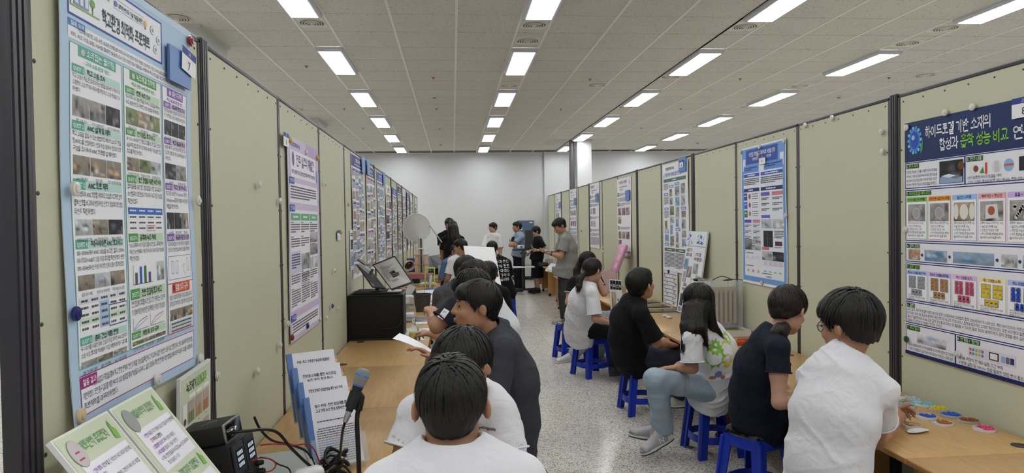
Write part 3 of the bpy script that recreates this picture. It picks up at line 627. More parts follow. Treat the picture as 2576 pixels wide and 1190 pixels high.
for j in range(4):
    for i in range(4): s.rect(.334+.0585*i, .722+.013*(j-1) if j else .706, .391+.0585*i, .734+.013*(j-1) if j else .721, '#3f6fc0' if j == 0 else '#f5f6f9', 3); s.dashes(.342+.0585*i, (.726+.013*(j-1)) if j else .711, .382+.0585*i, .0038, '#e8eefc' if j == 0 else '#55565d', i+j*5, 4)
s.frame(.45, .748, .508, .761, '#c04a4a', .0013, 5)
quest(1, .766, 4, '광촉매 녹조 억제', ['TiO2 광촉매의 녹조 저감 효과를 비교한 결과, 광촉매군에서', '주야간 DO 변동폭이 가장 작게 나타나 녹조 저감 가능성을', '확인하였다.'], [' '], (), 0)
for i, (hh_, cc) in enumerate(((.030, '#5a5b60'), (.045, '#2f62c4'), (.046, '#2f7a36'), (.028, '#6a3fa0'))): s.rect(.365+.030*i, .898-hh_, .379+.030*i, .898, cc, 4)
s.line([(.352, .848), (.352, .898), (.482, .898)], '#333333', .0014); s.photo(.515, .845, .568, .898, PAL['lab'], 91)
quest(1, .908, 5, '천연 응집제 효과 비교', ['천연 응집제의 효과를 비교한 결과, 초기 투명도는 오징가루', '가 가장 빠르게 증가하였지만 최종 투명도는 키토산이 가장 높았다.'], [' '], (), 0)
for i in range(2):
    for j in range(1):
        u0 = .342+.115*i; v0 = .966+.05*j; s.line([(u0, v0), (u0, v0+.034), (u0+.1, v0+.034)], '#444444', .0012); s.line([(u0+.004, v0+.030), (u0+.035, v0+.012), (u0+.06, v0+.006), (u0+.095, v0+.003)], '#555555', .0012); s.line([(u0+.004, v0+.032), (u0+.05, v0+.02), (u0+.095, v0+.008)], '#c9783f' if i else '#3f6fc0', .0012)
quest(1, 1.004, 6, '체험 및 성과 공유', [], ['천연 제초 원리 설명', '녹조 관찰 체험', '실험 결과 공유'], ('green', 'class', 'class'), 95, .012)
quest(2, .372, 1, '빛공해 현상 조사', ['천체관측을 방해하는 원인을 찾기 위해 학교의 주변과', '야간 조명 환경을 조사하고 빛공해 요인을 확인하였다.'], ['학교 야경 현장', '학교 야경 현장', '학교 주변의 현장'], ('dark', 'dark', 'dark'), 101, .050)
quest(2, .495, 2, '학교 빛공해 조사', ['SQM을 이용해 학교 곳곳의 밤하늘 밝기를 측정한 결과,', '인공조명의 영향을 많이 받는 곳일수록 밤하늘 밝기가', '나타났다.'], ['SQM 측정', '장소별 SQM 측정값'], ('dark', 'hall'), 111, .048)
quest(2, .635, 3, '학교간 밝기차 비교', ['학교의 평균 SQM은 약 17.1 mag/arcsec², 별자리는', '20.48 mag/arcsec²를 측정하여 별자리 수와 관계가', '약함을 확인하였다.'], ['SQM 측정', '별자리 SQM 분석', '측정 과정'], ('dark', 'dark', 'class'), 121, .043)
quest(2, .770, 4, '빛공해 저감 장치 설계', ['학교의 빛공해를 줄이기 위해 가림막·안내판을 활용한', '전등갓 및 조명 방안을 설계하여 장치를 제작하였다.'], [' '], (), 0)
s.frame(.602, .835, .788, .905, '#6a6b88', .0014, 3)
for uu in (.625, .66): s.frame(uu, .850, uu+.018, .888, '#5b6fa8', .0014, 4)
s.line([(.715, .87), (.73, .86), (.725, .885), (.74, .893)], '#666666', .0013); s.frame(.752, .845, .766, .885, '#777777', .0013, 4)
s.rect(.59, .912, .80, 1.052, '#f0f1f6', 3); s.frame(.59, .912, .80, 1.052, '#d65f3c', .0022, 4); s.rect(.625, .912, .77, .936, '#d65f3c', 4); s.text('팀별 성과 공유', .648, .930, .0165, '#fff4ee', 6, True, fit=.11); s.disc(.637, .924, .007, '#6b2f22', 5)
s.para(['팀별 성과 발표를 통해 탐구 과정과 결과를 공유하고', '질의응답과 토의하였다. 이를 바탕으로 실험 결과를'], .602, .938, .186, .011, 1.3)
for i in range(3): s.photo(.602+.063*i, .972, .662+.063*i, 1.008, PAL['class'], 131+i, 5)
for i, cc in enumerate(('#bcd6e8', '#cfe3cc', '#d6c8e6')): s.rect(.604, 1.014+.012*i, .786, 1.025+.012*i, cc, 5); s.dashes(.612, 1.0175+.012*i, .775, .004, '#4b4b55', i, 6)
s.rect(.040, 1.062, .80, 1.160, '#eef0f6', 2); s.frame(.040, 1.062, .80, 1.160, '#a0357e', .0022, 3); s.rect(.040, 1.066, .125, 1.094, '#a0357e', 4); s.text('활동 결과', .052, 1.087, .0165, '#fbeaf5', 5, True)
s.para(['             다양한 실험과 측정을 통해 학교 환경 문제의 원인과 해결 가능성을 확인하고, 학교에서 실천 가능한 소음 저감, 친환경 녹조 관리, 빛공해 저감 방안을', '제안하였다. 또한 탐구 결과를 체험 부스와 성과 발표를 통해 학생들과 공유하고, 실험 과정에서 확인한 한계와 개선 방향을 바탕으로 후속 탐구 과제를 구체화하며', '프로젝트를 마무리하였다.'], .050, 1.078, .735, .0175, 1.42)
s.finish('poster', 'large pale blue school environment poster pinned to the nearest left partition', bg='#b7cfe6', group='science posters')
# hanging folder and number cards
def yz(px, py, side, off):
    P = onX(px, py, XPL+off if side < 0 else XPR-off); return P.y, P.z
def folder(side, y, zt, W, H, label, col='#3f74b8', n=.02):
    f = wallsheet(side, y, zt, W, H, off=n); f.flat = True
    root = thing('plastic_folder', label, 'folder', f.o)
    a = Vector(f.x)*W; b = -Vector(f.z)*H
    for nm_, d0, d1, m_ in (('cover', .004, .0065, mat('folder_'+col, col, .35)), ('page', .001, .0035, mpaper), ('back_cover', -.002, .0005, mat('folder_'+col))):
        k = .003 if nm_ == 'page' else 0; P0 = f.n*d0; P1 = f.n*d1; e = f.x*k-f.z*k
        q = [e, a+f.x*-k-f.z*k, a+b-f.x*k+f.z*k, b+f.x*k+f.z*k]; MB().add([p+P0 for p in q]+[p+P1 for p in q], [(3, 2, 1, 0), (4, 5, 6, 7), (0, 1, 5, 4), (1, 2, 6, 5), (2, 3, 7, 6), (3, 0, 4, 7)]).build(nm_, m_, root)
    return root
folder(-1, *yz(424, 109, -1, .024), .185, .118, 'blue plastic folder hanging on the upper right of the school poster')
def card(side, y, zt, no, label, W=.125, H=.082, off=.012, top='고등', tilt=0.):
    f = wallsheet(side, y, zt, W, H, off=off); f.flat = True
    if tilt: f.x = (f.x*math.cos(tilt)-f.z*math.sin(tilt)); f.z = f.n.cross(f.x)*(1 if side > 0 else -1); f.z = f.z if f.z.z > 0 else -f.z
    f.rect(0, 0, W, H*.30, '#2c3f93', 1); f.text(top, W/2, H*.23, H*.16, '#e8ecf8', 2, True, 'c'); f.text(no, W/2, H*.86, H*.52, '#26262c', 2, False, 'c')
    return f.finish('number_card', label, 'card', '#eeeef2', group='booth number cards', sheetname='card_sheet')
card(-1, *yz(459, 112, -1, .032), '7', 'white number card reading 7 with blue top, pinned beside the school poster', tilt=.12, off=.032)
# ---------------------------------------------------------------- navy hydrogel poster
s = wallsheet(1, 3.800, 2.198, .93, 1.32); W8 = .93
s.rect(0, 0, W8, 1.32, '#e8e8f0', 1); s.rect(0, 0, W8, .225, '#1a2f5f', 2)
s.disc(.085, .105, .046, '#4f86d8', 3, 22, .062); s.disc(.085, .105, .036, '#2650b0', 4, 22, .05); s.disc(.075, .09, .014, '#9cc4f0', 5)
for i in range(14): a = i*.45; s.disc(.085+.053*math.cos(a), .105+.07*math.sin(a), .010, '#4aa3e0' if i % 2 else '#7cc6ee', 3, 8)
s.poly([(.135, .15), (.158, .10), (.155, .165), (.138, .185)], '#3f9a4a', 5)
s.text('하이드로겔 기반 소재의', .175, .100, .066, '#f2f4fa', 4, True, fit=.47); s.text('합성과', .285, .178, .064, '#f2f4fa', 4, True, fit=.14); s.text('흡착 성능 비교', .44, .178, .064, '#8fd43a', 4, True, fit=.31); s.text('연구', .775, .178, .064, '#f2f4fa', 4, True, fit=.12)
NVY = '#26327a'
def sec(u0, v0, u1, v1, no, t):
    s.frame(u0, v0, u1, v1, NVY, .005, 2); n_ = '%d. %s' % (no, t); w_ = text_width(n_, .019, True); s.rect(u0+.012, v0+.010, u0+.022+w_, v0+.034, '#1d4a2c', 3); s.text(n_, u0+.016, v0+.029, .019, '#9fd85a' if no % 2 else '#cfeec0', 4, True)
sec(.003, .228, .47, .375, 1, '연구 목적'); s.para(['친환경/기능성 소재를 이용한 하이드로겔을', '제작하고, 색소 및 중금속 폐수에 대한 흡착 성능을', '비교하여 실제 산업 폐수 처리에 적용 가능한', '최적의 친환경/기능성 소재 조합을 파악한다.'], .018, .272, .25, .0165, 1.45, '#4a4a55')
s.photo(.285, .243, .46, .362, PAL['dark'], 200, n=14); s.disc(.43, .275, .030, '#1a1a1c', 5); s.disc(.445, .275, .022, '#6b3f25', 6); s.poly([(.29, .33), (.33, .315), (.40, .34), (.455, .33), (.455, .36), (.29, .36)], '#8fa6c8', 5); s.poly([(.30, .322), (.36, .312), (.41, .325), (.36, .332)], '#dfe6f0', 6)
sec(.47, .228, .927, .375, 2, '연구 내용'); s.disc(.525, .300, .026, '#e6e0e0', 3); s.disc(.545, .300, .016, '#8a3f30', 4); s.poly([(.57, .325), (.59, .295), (.60, .325)], '#4f8f3a', 4); s.rect(.605, .275, .618, .33, '#d8452f', 4); s.disc(.675, .298, .028, '#dcdcdf', 3); s.rect(.665, .272, .69, .325, '#c8ccd2', 4); s.disc(.75, .298, .030, '#8fb8dc', 3); s.rect(.725, .292, .777, .302, '#d85a4a', 4); s.rect(.81, .265, .87, .33, '#2a2a2c', 4)
s.para(['비드·필름형 하이드로겔을 제작', '5가지 소재의 특성에 따른 색소/중금속 흡착 성능 비교'], .49, .333, .42, .0165, 1.35, '#4a4a55')
sec(.003, .382, .927, .672, 3, '하이드로겔 제작 과정')
for i, (t, c, pal, l1) in enumerate((('PVA+알긴산나트륨', '#7fc05f', 'hall', '증류수 85ml+PVA 15.0g'), ('감자전분+알긴산나트륨', '#f0a440', 'hall', '증류수 100ml+감자전분 5.0g'), ('알긴산 나트륨', '#9cc2f0', 'sepia', '증류수 200ml+알긴산나트륨 4.0g'), ('카라기난 + 탄닌산', '#eab0b4', 'hall', '증류수 100ml+카라기난 2.0g'), ('폴폴 + PVA', '#cdb8ea', 'hall', '증류수 100ml + PVA'))):
    u0 = .015+.182*i; u1 = u0+.172; s.rect(u0, .425, u1, .66, c, 3); s.rect(u0+.003, .452, u1-.003, .658, '#f3f3f7', 4); s.text(t, (u0+u1)/2, .445, .0165, '#3b5a2a' if i == 0 else '#7a4a10' if i == 1 else '#34589a' if i == 2 else '#8a3040' if i == 3 else '#6a4a9a', 5, True, 'c', fit=.155)
    s.photo(u0+.014, .464, u1-.014, .560, PAL[pal], 210+i, 5)
    if i == 2:
        for q in (-1, 0, 1): s.disc((u0+u1)/2+q*.062 if q == 0 else (u0+u1)/2+q*.055, .512, .030 if q == 0 else .018, '#e3e0da', 6, 18, .040)
    elif i == 3: s.poly([(u0+.05, .482), (u1-.05, .478), (u1-.042, .545), (u0+.048, .55)], '#dcdcdc', 6); s.disc((u0+u1)/2, .51, .022, '#a85f38', 7)
    elif i == 4:
        for q in range(14): s.disc(u0+.045+.09*((q*37) % 11)/11, .49+.06*((q*23) % 7)/7, .011, '#c9c9c4', 6, 8)
    else: s.disc((u0+u1)/2, .515, .032, '#c4c3c6', 6); s.disc((u0+u1)/2, .515, .027, '#a5a4a8', 7)
    s.para([l1, '+ 알긴산나트륨 3.0g', '+ 친환경/기능성 소재', '→ 위의 혼합액을 염화칼슘 용액에', '떨어뜨려 비드/필름 제작'], u0+.014, .562, .143, .0125, 1.42, '#3f3f48', 5)
sec(.003, .678, .927, .790, 4, '흡착 과정')
for (a, b, pal, sd) in ((.03, .13, 'orange', 221), (.165, .34, 'blue', 222), (.385, .66, 'blue', 223), (.705, .80, 'lab', 224), (.83, .92, 'lab', 225)): s.photo(a, .718, b, .778, PAL[pal], sd, 3)
for uu in (.137, .352, .672, .806): s.poly([(uu, .742), (uu+.008, .742), (uu+.008, .736), (uu+.018, .748), (uu+.008, .760), (uu+.008, .754), (uu, .754)], '#232d6a', 4)
sec(.003, .796, .927, 1.010, 5, '실험 결과')
for i, (t, c, pal, tc_) in enumerate((('중금속 오염물(황산구리)', '#bcd0f4', 'lab', '#2f4fb0'), ('중금속 오염물(염화철)', '#cfc0ea', 'orange', '#5a3f9a'), ('색소 오염물(핑크)', '#e3c3ea', 'pink', '#8a3f9a'), ('색소 오염물(노랑)', '#f4ecb8', 'yellow', '#c05a20'), ('색소 오염물(파랑)', '#b8c8f2', 'cobalt', '#2f3fa8'))):
    u0 = .015+.182*i; u1 = u0+.172; s.rect(u0, .836, u1, 1.003, c, 3); s.rect(u0+.003, .862, u1-.003, 1.001, '#f3f3f7', 4); s.text(t, (u0+u1)/2, .856, .0150, tc_, 5, True, 'c', fit=.155)
    for (a, b, c_, d_) in ((.018, .868, .080, .938), (.092, .868, .154, .938), (.04, .942, .13, .975)):
        s.photo(u0+a, b, u0+c_, d_, (PAL['hall'][0], PAL['hall'][2]), 230+i*3, 5)
        for q in range(6): s.disc(u0+a+(c_-a)*(.28+.46*(q % 2)) if c_-a < .08 else u0+a+(c_-a)*(.2+.3*(q % 3)), b+(d_-b)*((.2+.3*(q//2)) if c_-a < .08 else (.28+.46*(q//3))), .0125 if c_-a < .08 else .011, PAL[pal][1] if i > 1 else ('#8f9aa5' if i == 0 else '#b07a48'), 6, 10)
    s.para(['바이오차의 흡착용융, 키토산', '비드/필름에서 가장 흡착 큰 오염을', '확인할 수 있다.'], u0+.014, .972, .143, .0095, 1.15, '#5a5a62', 6)
sec(.003, 1.016, .927, 1.140, 6, '결론'); s.para(['실험 결과, 하이드로겔의 제조 방식과 흡착 소재에 따라 오염물의 흡착 성능에 차이가 나타났다. 특히 바이오차와 키토산을 포함한', '비드에서 색소 및 중금속 용액의 색상 변화가 비교적 크게 나타나 흡착에 효과적인 소재로 확인되었다. 또한 비드형과 필름형에 따라', '결과가 달라졌으며, RGB 값은 흡착 정도를 비교하는 데 활용할 수 있지만 촬영 각도와 용액의 탁도 등의 영향을 받아 실제 흡착량을', '정확하게 판단하는 데에는 한계가 있었다.'], .018, 1.050, .89, .0165, 1.3, '#3f3f4a')
sec(.003, 1.146, .40, 1.315, 7, '후속 탐구'); s.photo(.10, 1.19, .33, 1.245, ('#d8d4e0', '#e4e0ea', '#7fa6c8', '#3a3f48'), 250, 3); s.para(['- 소재·비율에 따른 비드형/필름형 간의 최적 흡착 조건 탐색', '- 다양한 오염물질과 실제 폐수에 적용하여 친환경 소재로 발전'], .018, 1.252, .37, .0165, 1.4, '#3f3f4a')
sec(.40, 1.146, .927, 1.315, 8, '한계점 / 개선점'); s.rect(.49, 1.19, .79, 1.245, '#dbd7e4', 3)
for q in range(10): s.rect(.50+.02*(q % 5), 1.20+.02*(q//5), .514+.02*(q % 5), 1.214+.02*(q//5), ('#c05a5a', '#5a8ac0', '#8ac05a', '#c0b05a', '#8a6ac0')[q % 5], 4)
s.rect(.63, 1.198, .69, 1.236, '#222222', 4); s.rect(.637, 1.203, .683, 1.231, '#e6e6ea', 5)
for q, cc in enumerate(('#8fb0dc', '#6a6a70', '#233a78')): s.rect(.705+.027*q, 1.205, .728+.027*q, 1.235, cc, 4)
s.para(['- RGB 측정의 한계와 실험 조건 부족', '→ 반복 실험 및 UV-Vis 등을 활용한 정량 분석 필요'], .42, 1.25, .48, .019, 1.35, '#3f3f4a')
s.rect(0, 1.30, W8, 1.32, '#1a2560', 5); s.finish('poster', 'white hydrogel poster with navy title band pinned to the nearest right partition', bg='#e8e8f0', group='science posters')
card(1, *yz(2545, 250, 1, .012), '8', 'white number card reading 8 with blue top, on the navy poster', off=.012, W=.14, H=.092)
# ---------------------------------------------------------------- blue-framed poster 9
s = wallsheet(1, 6.06, 2.29, AW, AH, lambda u, v: .004+.004*math.sin(v*5))
s.rect(.012, .012, AW-.012, AH-.022, '#6f9fdc', 1); s.rect(.055, .165, AW-.05, AH-.065, '#e4e8f2', 2); s.rect(.04, .10, .09, .20, '#e4e8f2', 2); s.rect(AW-.10, .10, AW-.035, .20, '#e4e8f2', 2)
s.rect(.10, .025, AW-.14, .15, '#2c50a8', 3); s.text('자연을 모방하고, 데이터로 사람을 잇다', .415, .082, .036, '#e6ecfa', 4, True, 'c', fit=.5); s.text('생체모방 의공학 혁신 프로젝트', .415, .122, .028, '#d5def4', 4, True, 'c', fit=.36)
s.rect(.06, .165, .36, .225, '#5f8fe0', 4); s.rect(.46, .155, .79, .22, '#5f8fe0', 4); s.block(.08, .178, .34, .215, .009, 1.8, '#22335f', 1, 5); s.block(.48, .17, .77, .21, .009, 1.8, '#22335f', 2, 5)
for a, b in ((.06, .37), (.40, .79)):
    s.rect(a, .235, b, .262, '#3558b8', 4); s.dashes(a+.08, .243, b-.08, .010, '#e8eefc', 3, 5); s.block(a, .275, b, .345, .008, 1.9, '#4a4c56', int(a*100), 4); s.rect(a, .36, b, .39, '#27346f', 4); s.dashes(a+.1, .37, b-.12, .011, '#e8eefc', 4, 5)
for i, c in enumerate(('#3d3f9c', '#3f6fd0', '#3a8a4a')):
    v = .40+.075*i; s.rect(.06, v, .125, v+.062, c, 4); s.dashes(.07, v+.02, .115, .008, '#e6eaf8', i, 5); s.disc(.175, v+.03, .022, ('#b05a3a', '#9c4f3a', '#b8756a')[i], 4, 10); s.rect(.22, v, .36, v+.062, '#f4f5fa', 4)
    for q in range(3): s.disc(.235, v+.012+.019*q, .007, c, 5, 8); s.dashes(.25, v+.008+.019*q, .35, .007, '#5a5c66', q, 5)
for a, b, c in ((.06, .20, '#6a4fc0'), (.23, .37, '#cf8f9c'), ):
    s.rect(a, .632, b, .658, c, 4)
    for q in range(3): s.frame(a, .668+.052*q, b, .706+.052*q, '#aab4cc', .002, 4); s.block(a+.01, .676+.052*q, b-.01, .702+.052*q, .007, 1.7, '#5a5c66', q, 5)
for a, b, c in ((.40, .56, '#6a5fc8'), (.60, .79, '#cf7f8c')):
    s.rect(a, .405, b, .435, c, 4)
    for q in range(3): s.block(a+.01, .45+.045*q, b-.01, .478+.045*q, .007, 1.7, '#5a5c66', q+3, 5)
s.rect(.40, .595, .56, .62, '#6f62cc', 4)
for i in range(2): s.photo(.40+.20*i, .63, .58+.22*i, .705, PAL['lab'], 301+i, 4)
s.rect(.43, .725, .60, .86, '#26282d', 4); s.line([(.50, .73), (.505, .855)], '#8a8f96', .004, 5); s.line([(.43, .79), (.60, .788)], '#5a5f66', .003, 5); s.block(.63, .725, .79, .80, .007, 1.8, '#5a5c66', 9); s.rect(.64, .81, .76, .845, '#4a2f3a', 4); s.block(.63, .855, .79, .87, .006, 1.8, '#5a5c66', 10)
s.rect(.40, .862, .53, .886, '#d0707f', 4)
for i in range(2): s.photo(.40+.19*i, .895, .58+.205*i, .97, PAL['dark'] if i else PAL['lab'], 311+i, 4)
for i in range(4): s.photo(.06+.15*(i % 2)+.0*(i//2), .80+.05*(i//2) if i % 2 else .80, .205+.17*(i % 2), (.845+.05*(i//2)) if i % 2 else .895, PAL['lab'], 321+i, 4)
for v in (.925, 1.035): s.disc(.072, v, .012, '#e0c050', 4, 10); s.block(.10, v-.006, .30, v+.005, .007, 1.7, '#5a5c66', 12)
for i in range(4): s.line([(.43+.09*i+.01*q, .985+.01*math.sin(q*1.7+i)) for q in range(8)], '#7f9fd0', .003); s.line([(.43+.09*i+.01*q, 1.005+.012*math.sin(q*2.1+i)) for q in range(8)], '#d07f6f', .003); s.poly([(.43+.09*i, 1.07), (.45+.09*i, 1.055), (.47+.09*i, 1.062), (.50+.09*i, 1.07)], '#9fc08a', 4)
for i in range(3): s.line([(.08+.10*i+.01*q, .96+.014*math.sin(q*1.3+i)) for q in range(8)], '#c08080', .003); s.poly([(.10+.1*i, 1.085), (.125+.1*i, 1.058), (.15+.1*i, 1.085)], '#c9a08a', 4)
s.block(.40, 1.08, .79, 1.10, .006, 1.8, '#5a5c66', 14)
s.photo(.47, .99+.11, .58, 1.115, PAL['lab'], 330, 4); s.finish('poster', 'white biomimicry poster with broad blue border and rounded blue title', bg='#eceef4', group='science posters')
card(1, *yz(1909, 392, 1, .02), '9', 'white number card reading 9 pinned onto the blue-bordered poster', W=.12, H=.075, off=.02)
# ---------------------------------------------------------------- generic research posters
def research(side, y, zt, label, head, acc, ncol, seed, title, pals, bg='#eceaf0', band=.12, W=AW, H=AH, tags=None, blue=False, dense=1.0):
    r = random.Random(seed); ph_ = r.random()*6
    s = wallsheet(side, y, zt, W, H, lambda u, v: .005+.004*math.sin(v*5+ph_)+.003*math.sin(u*6+ph_))
    s.rect(0, 0, W, H, bg, 1)
    if head: s.rect(.01, .01, W-.01, band, head, 2)
    s.text(title, W/2, band*.62, .042, '#eef0f8' if head else '#5a5a66', 4, True, 'c', fit=W*.72); s.dashes(W*.22, band*.76, W*.78, .010, '#dfe3f2' if head else '#8a8a96', seed, 4)
    cw = (W-.04)/ncol; v = band+.02; sd = seed
    for c in range(ncol):
        v = band+.02; u0 = .02+cw*c; u1 = u0+cw-.014
        while v < H-.08:
            k = r.random(); rem = H-.03-v
            s.rect(u0, v, u0+(cw*.45 if tags else cw-.014), v+.024, r.choice(acc), 3); s.dashes(u0+.01, v+.008, u0+cw*.4, .008, '#eef0f6', sd, 4); v += .032
            h1 = min(rem-.04, r.uniform(.03, .08)*dense)
            if h1 > .012: s.block(u0, v, u1, v+h1, .0062, 1.9, '#63636c', sd); v += h1+.008
            h2 = min(H-.03-v, r.uniform(.06, .12))
            if h2 > .04 and k < .85:
                n = r.choice((1, 2, 2, 3)) if cw > .2 else r.choice((1, 2))
                for i in range(n): s.photo(u0+(u1-u0)*i/n+.002, v, u0+(u1-u0)*(i+1)/n-.004, v+h2, PAL[r.choice(pals)], sd+i, 3, 7)
                v += h2+.010
            sd += 13; v += .012
    return s.finish('poster', label, bg=bg, group='science posters')
research(-1, 4.03, 2.185, 'lilac bordered silk research poster on the third left partition', None, ('#3f4f9c', '#5aa56a'), 3, 400, ' ', ('hall', 'lab'), bg='#dcd6ea', band=.30, W=.90, H=1.19) if False else None
s = wallsheet(-1, 4.035, 2.185, .90, 1.19, lambda u, v: .006+.003*math.sin(v*5))
s.rect(0, 0, .90, 1.19, '#d3c4e2', 1); s.poly([(.5, 0), (.9, 0), (.9, .4), (.7, .2)], '#bfa6d2', 2); s.poly([(.82, .3), (.9, .2), (.9, .8)], '#c4aede', 2)
s.text('창의융합교육페스티벌', .08, .05, .026, '#54507a', 4, True); s.rect(.06, .075, .80, .235, '#eeeaf4', 3); s.text('전주 실크의 재발견', .22, .155, .07, '#4a3a8c', 4, True, fit=.52); s.text('태조의 곤룡포의 꿈, 최고급원단(본견)현대과학으로 재현 가능성의 탐구', .09, .21, .024, '#5a4a9a', 4, True, fit=.68); s.disc(.135, .125, .03, '#6a5aa0', 4, 12, .045); s.poly([(.80, .16), (.86, .14), (.85, .23), (.81, .22)], '#7f9fe0', 4)
for v, t in ((.235, '연구 동기'), (.395, '연구 내용'), (1.035, '연구 결과')): s.rect(.025, v, .15, v+.040, '#3f57b4', 5); s.text(t, .04, v+.029, .025, '#eef0fb', 6, True, fit=.10)
s.rect(.025, .265, .84, .385, '#eceaf3', 3); s.block(.05, .285, .80, .375, .0085, 1.9, '#5b5868', 1); s.rect(.025, .425, .84, 1.015, '#edebf3', 3)
for i in range(3):
    u0 = .045+.265*i; s.rect(u0, .445, u0+.25, .487, '#6cb183', 4); s.dashes(u0+.06, .460, u0+.19, .012, '#e4f4e8', i, 5)
    for j, (v0, v1) in enumerate(((.50, .57), (.585, .66), (.80, .87), (.89, 1.0))): s.rect(u0, v0-.004, u0+.07, v0+.002, '#5aa56a', 4); s.block(u0+.005, v0+.008, u0+.245, v1, .0075, 1.9, '#5f5d6a', i*10+j)
s.rect(.045, .67, .295, .80, '#d5d3ea', 4); s.block(.06, .685, .28, .79, .008, 1.9, '#4f4d78', 50, 5)
for q, (a, b, c, d) in enumerate(((.315, .69, .43, .79), (.44, .69, .56, .79), (.58, .56, .83, .625), (.58, .64, .83, .71), (.58, .725, .83, .80))): s.photo(a, b, c, d, PAL['hall' if q % 2 else 'lab'], 410+q, 5)
for j in range(4):
    for i in range(3): s.frame(.315+.08*i, .81+.022*j, .395+.08*i, .832+.022*j, '#8a8898', .0016, 5); s.dashes(.325+.08*i, .818+.022*j, .385+.08*i, .006, '#5f5d6a', i+j, 6)
s.rect(.025, 1.06, .84, 1.16, '#eceaf3', 3); s.block(.05, 1.085, .80, 1.155, .0085, 1.9, '#5b5868', 77)
s.finish('poster', 'lilac silk research poster pinned to the third left partition', bg='#d8cfe6', group='science posters')
card(-1, *yz(713, 331, -1, .016), '8', 'small blue-topped number card above the lilac poster', W=.125, H=.075, off=.016)
card(-1, 5.70, 1.625, '6', 'small number card held by a yellow magnet on the fourth left partition', W=.15, H=.08, off=.010)
LP = [(6.60, 2.345, '과학탐구 프로젝트', '#3f3f86', ('#3a3670', '#4f6fc0', '#5a4a9a'), 4, ('lab', 'hall', 'orange', 'blue'), 'white poster with dark purple bars and blue folder on the fifth left partition'),
      (7.68, 2.33, '발명 아이디어 연구', '#24406f', ('#24406f', '#26324f', '#b04a7a'), 3, ('lab', 'hall', 'sepia'), 'white poster with navy curved title band on the sixth left partition'),
      (8.80, 2.34, '융합과학 탐구 보고', '#4a5fae', ('#3a4a9a', '#5f7fd0', '#2f8a5a'), 4, ('class', 'hall', 'blue'), 'dense blue-headed poster with a blue folder on the seventh left partition'),
      (9.88, 2.23, '생활 속 물질 연구', None, ('#b0443a', '#2f6f80', '#2f4f8a', '#a03a5a'), 2, ('dark', 'lab', 'orange'), 'white poster with red and teal heading bars on the eighth left partition'),
      (10.88, 2.25, '환경 데이터 탐구', '#5a6fb4', ('#5a6fb4', '#3a5a8a'), 3, ('green', 'yellow', 'lab'), 'white poster with thin blue frame on the ninth left partition'),
      (12.02, 2.33, '지역사회 문제해결', '#3a3f55', ('#3a3f55', '#6a4a3a'), 3, ('sepia', 'class'), 'white poster with dark title block on the tenth left partition'),
      (13.17, 2.335, '신소재 연구', None, ('#3f8a72', '#4a5a6a'), 2, ('green', 'lab'), 'white poster with green labels on the eleventh left partition'),
      (14.32, 2.325, '천문 관측 탐구', '#6a5aa0', ('#6a5aa0', '#3a3a7a'), 2, ('purple', 'blue'), 'violet toned poster on the twelfth left partition'),
      (15.47, 2.30, '수학 체험 연구', None, ('#3a5a7a', '#5a6a5a'), 2, ('hall', 'lab'), 'narrow looking white poster on the thirteenth left partition'),
      (17.40, 2.31, '생태 조사', None, ('#2f7a4a', '#2f5f4a'), 2, ('lab', 'green'), 'white poster with green tags on the last left partition')]
for i, (y, zt, t, hd_, acc, nc, pals, lab) in enumerate(LP): research(-1, y, zt, lab, hd_, acc, nc, 500+31*i, t, pals)
for y, zt, lab in ((7.22, 2.365, 'blue plastic folder hanging over the dark purple barred poster'), (7.66, 2.375, 'blue plastic folder hanging at the left of the navy banded poster'), (9.42, 2.365, 'blue plastic folder hanging over the dense blue-headed poster')): folder(-1, y, zt, .24, .165, lab, '#5f93d0', .02)
# small printed sheet pinned low on the left
s = wallsheet(-1, 6.42, 1.62, .26, .37); s.flat = True; s.rect(0, 0, .26, .37, '#eaeaf0', 1); s.block(.03, .03, .23, .07, .01, 1.8, '#4a4a55', 3); s.photo(.03, .09, .23, .18, PAL['dark'], 700, 3); s.photo(.03, .2, .23, .33, PAL['blue'], 701, 3); s.finish('notice_sheet', 'small printed sheet pinned left of the purple barred poster', 'paper', group=None)
# ---------------------------------------------------------------- right row posters
def green_tag(y, zt, label, seed, title, pals, n_photo):
    r = random.Random(seed); s = wallsheet(1, y, zt, AW, AH, lambda u, v: .006+.006*math.sin(v*4+seed)*u)
    s.text(title, .12, .085, .05, '#77767f', 4, True, fit=.6); s.dashes(.15, .125, .62, .012, '#8f8e98', seed); s.text('탐구 보고서', .2, .185, .032, '#6a6972', 4, True, fit=.42)
    v = .22
    for k in range(4):
        s.rect(.03, v, .13, v+.052, '#1f4a36', 3); s.dashes(.045, v+.018, .115, .014, '#dff0e4', k, 4); s.block(.15, v+.01, .56 if k == 0 else .80, v+.06, .007, 2, '#777680', seed+k); v += .08
        if k in (1, 2):
            for i in range(n_photo):
                s.photo(.06+.25*(i % 3), v+.13*(i//3), .26+.25*(i % 3), v+.11+.13*(i//3), PAL[r.choice(pals)], seed+i+k*9, 3, 7)
            v += .13*((n_photo+2)//3)+.02
        else: s.block(.04, v, .80, v+.06, .007, 2, '#777680', seed+k+20); v += .075
    s.block(.04, v, .8, AH-.05, .0065, 2, '#777680', seed+50)
    s.poly([(.72, .08), (.76, .05), (.77, .12)], '#8fb0d0', 4); s.finish('poster', label, bg='#ebe9ef', group='science posters')
    folder(1, y-.58, zt-.20, .23, .155, 'blue folder hanging on '+label.replace('wavy white', 'the wavy').replace('white', 'the').replace(' with green tags', ''), '#3f78c0', .02)
green_tag(10.80, 2.315, 'wavy white poster with green tags on the seventh right partition', 601, '3차 창의탐구 프로젝트', ('purple', 'sepia'), 4)
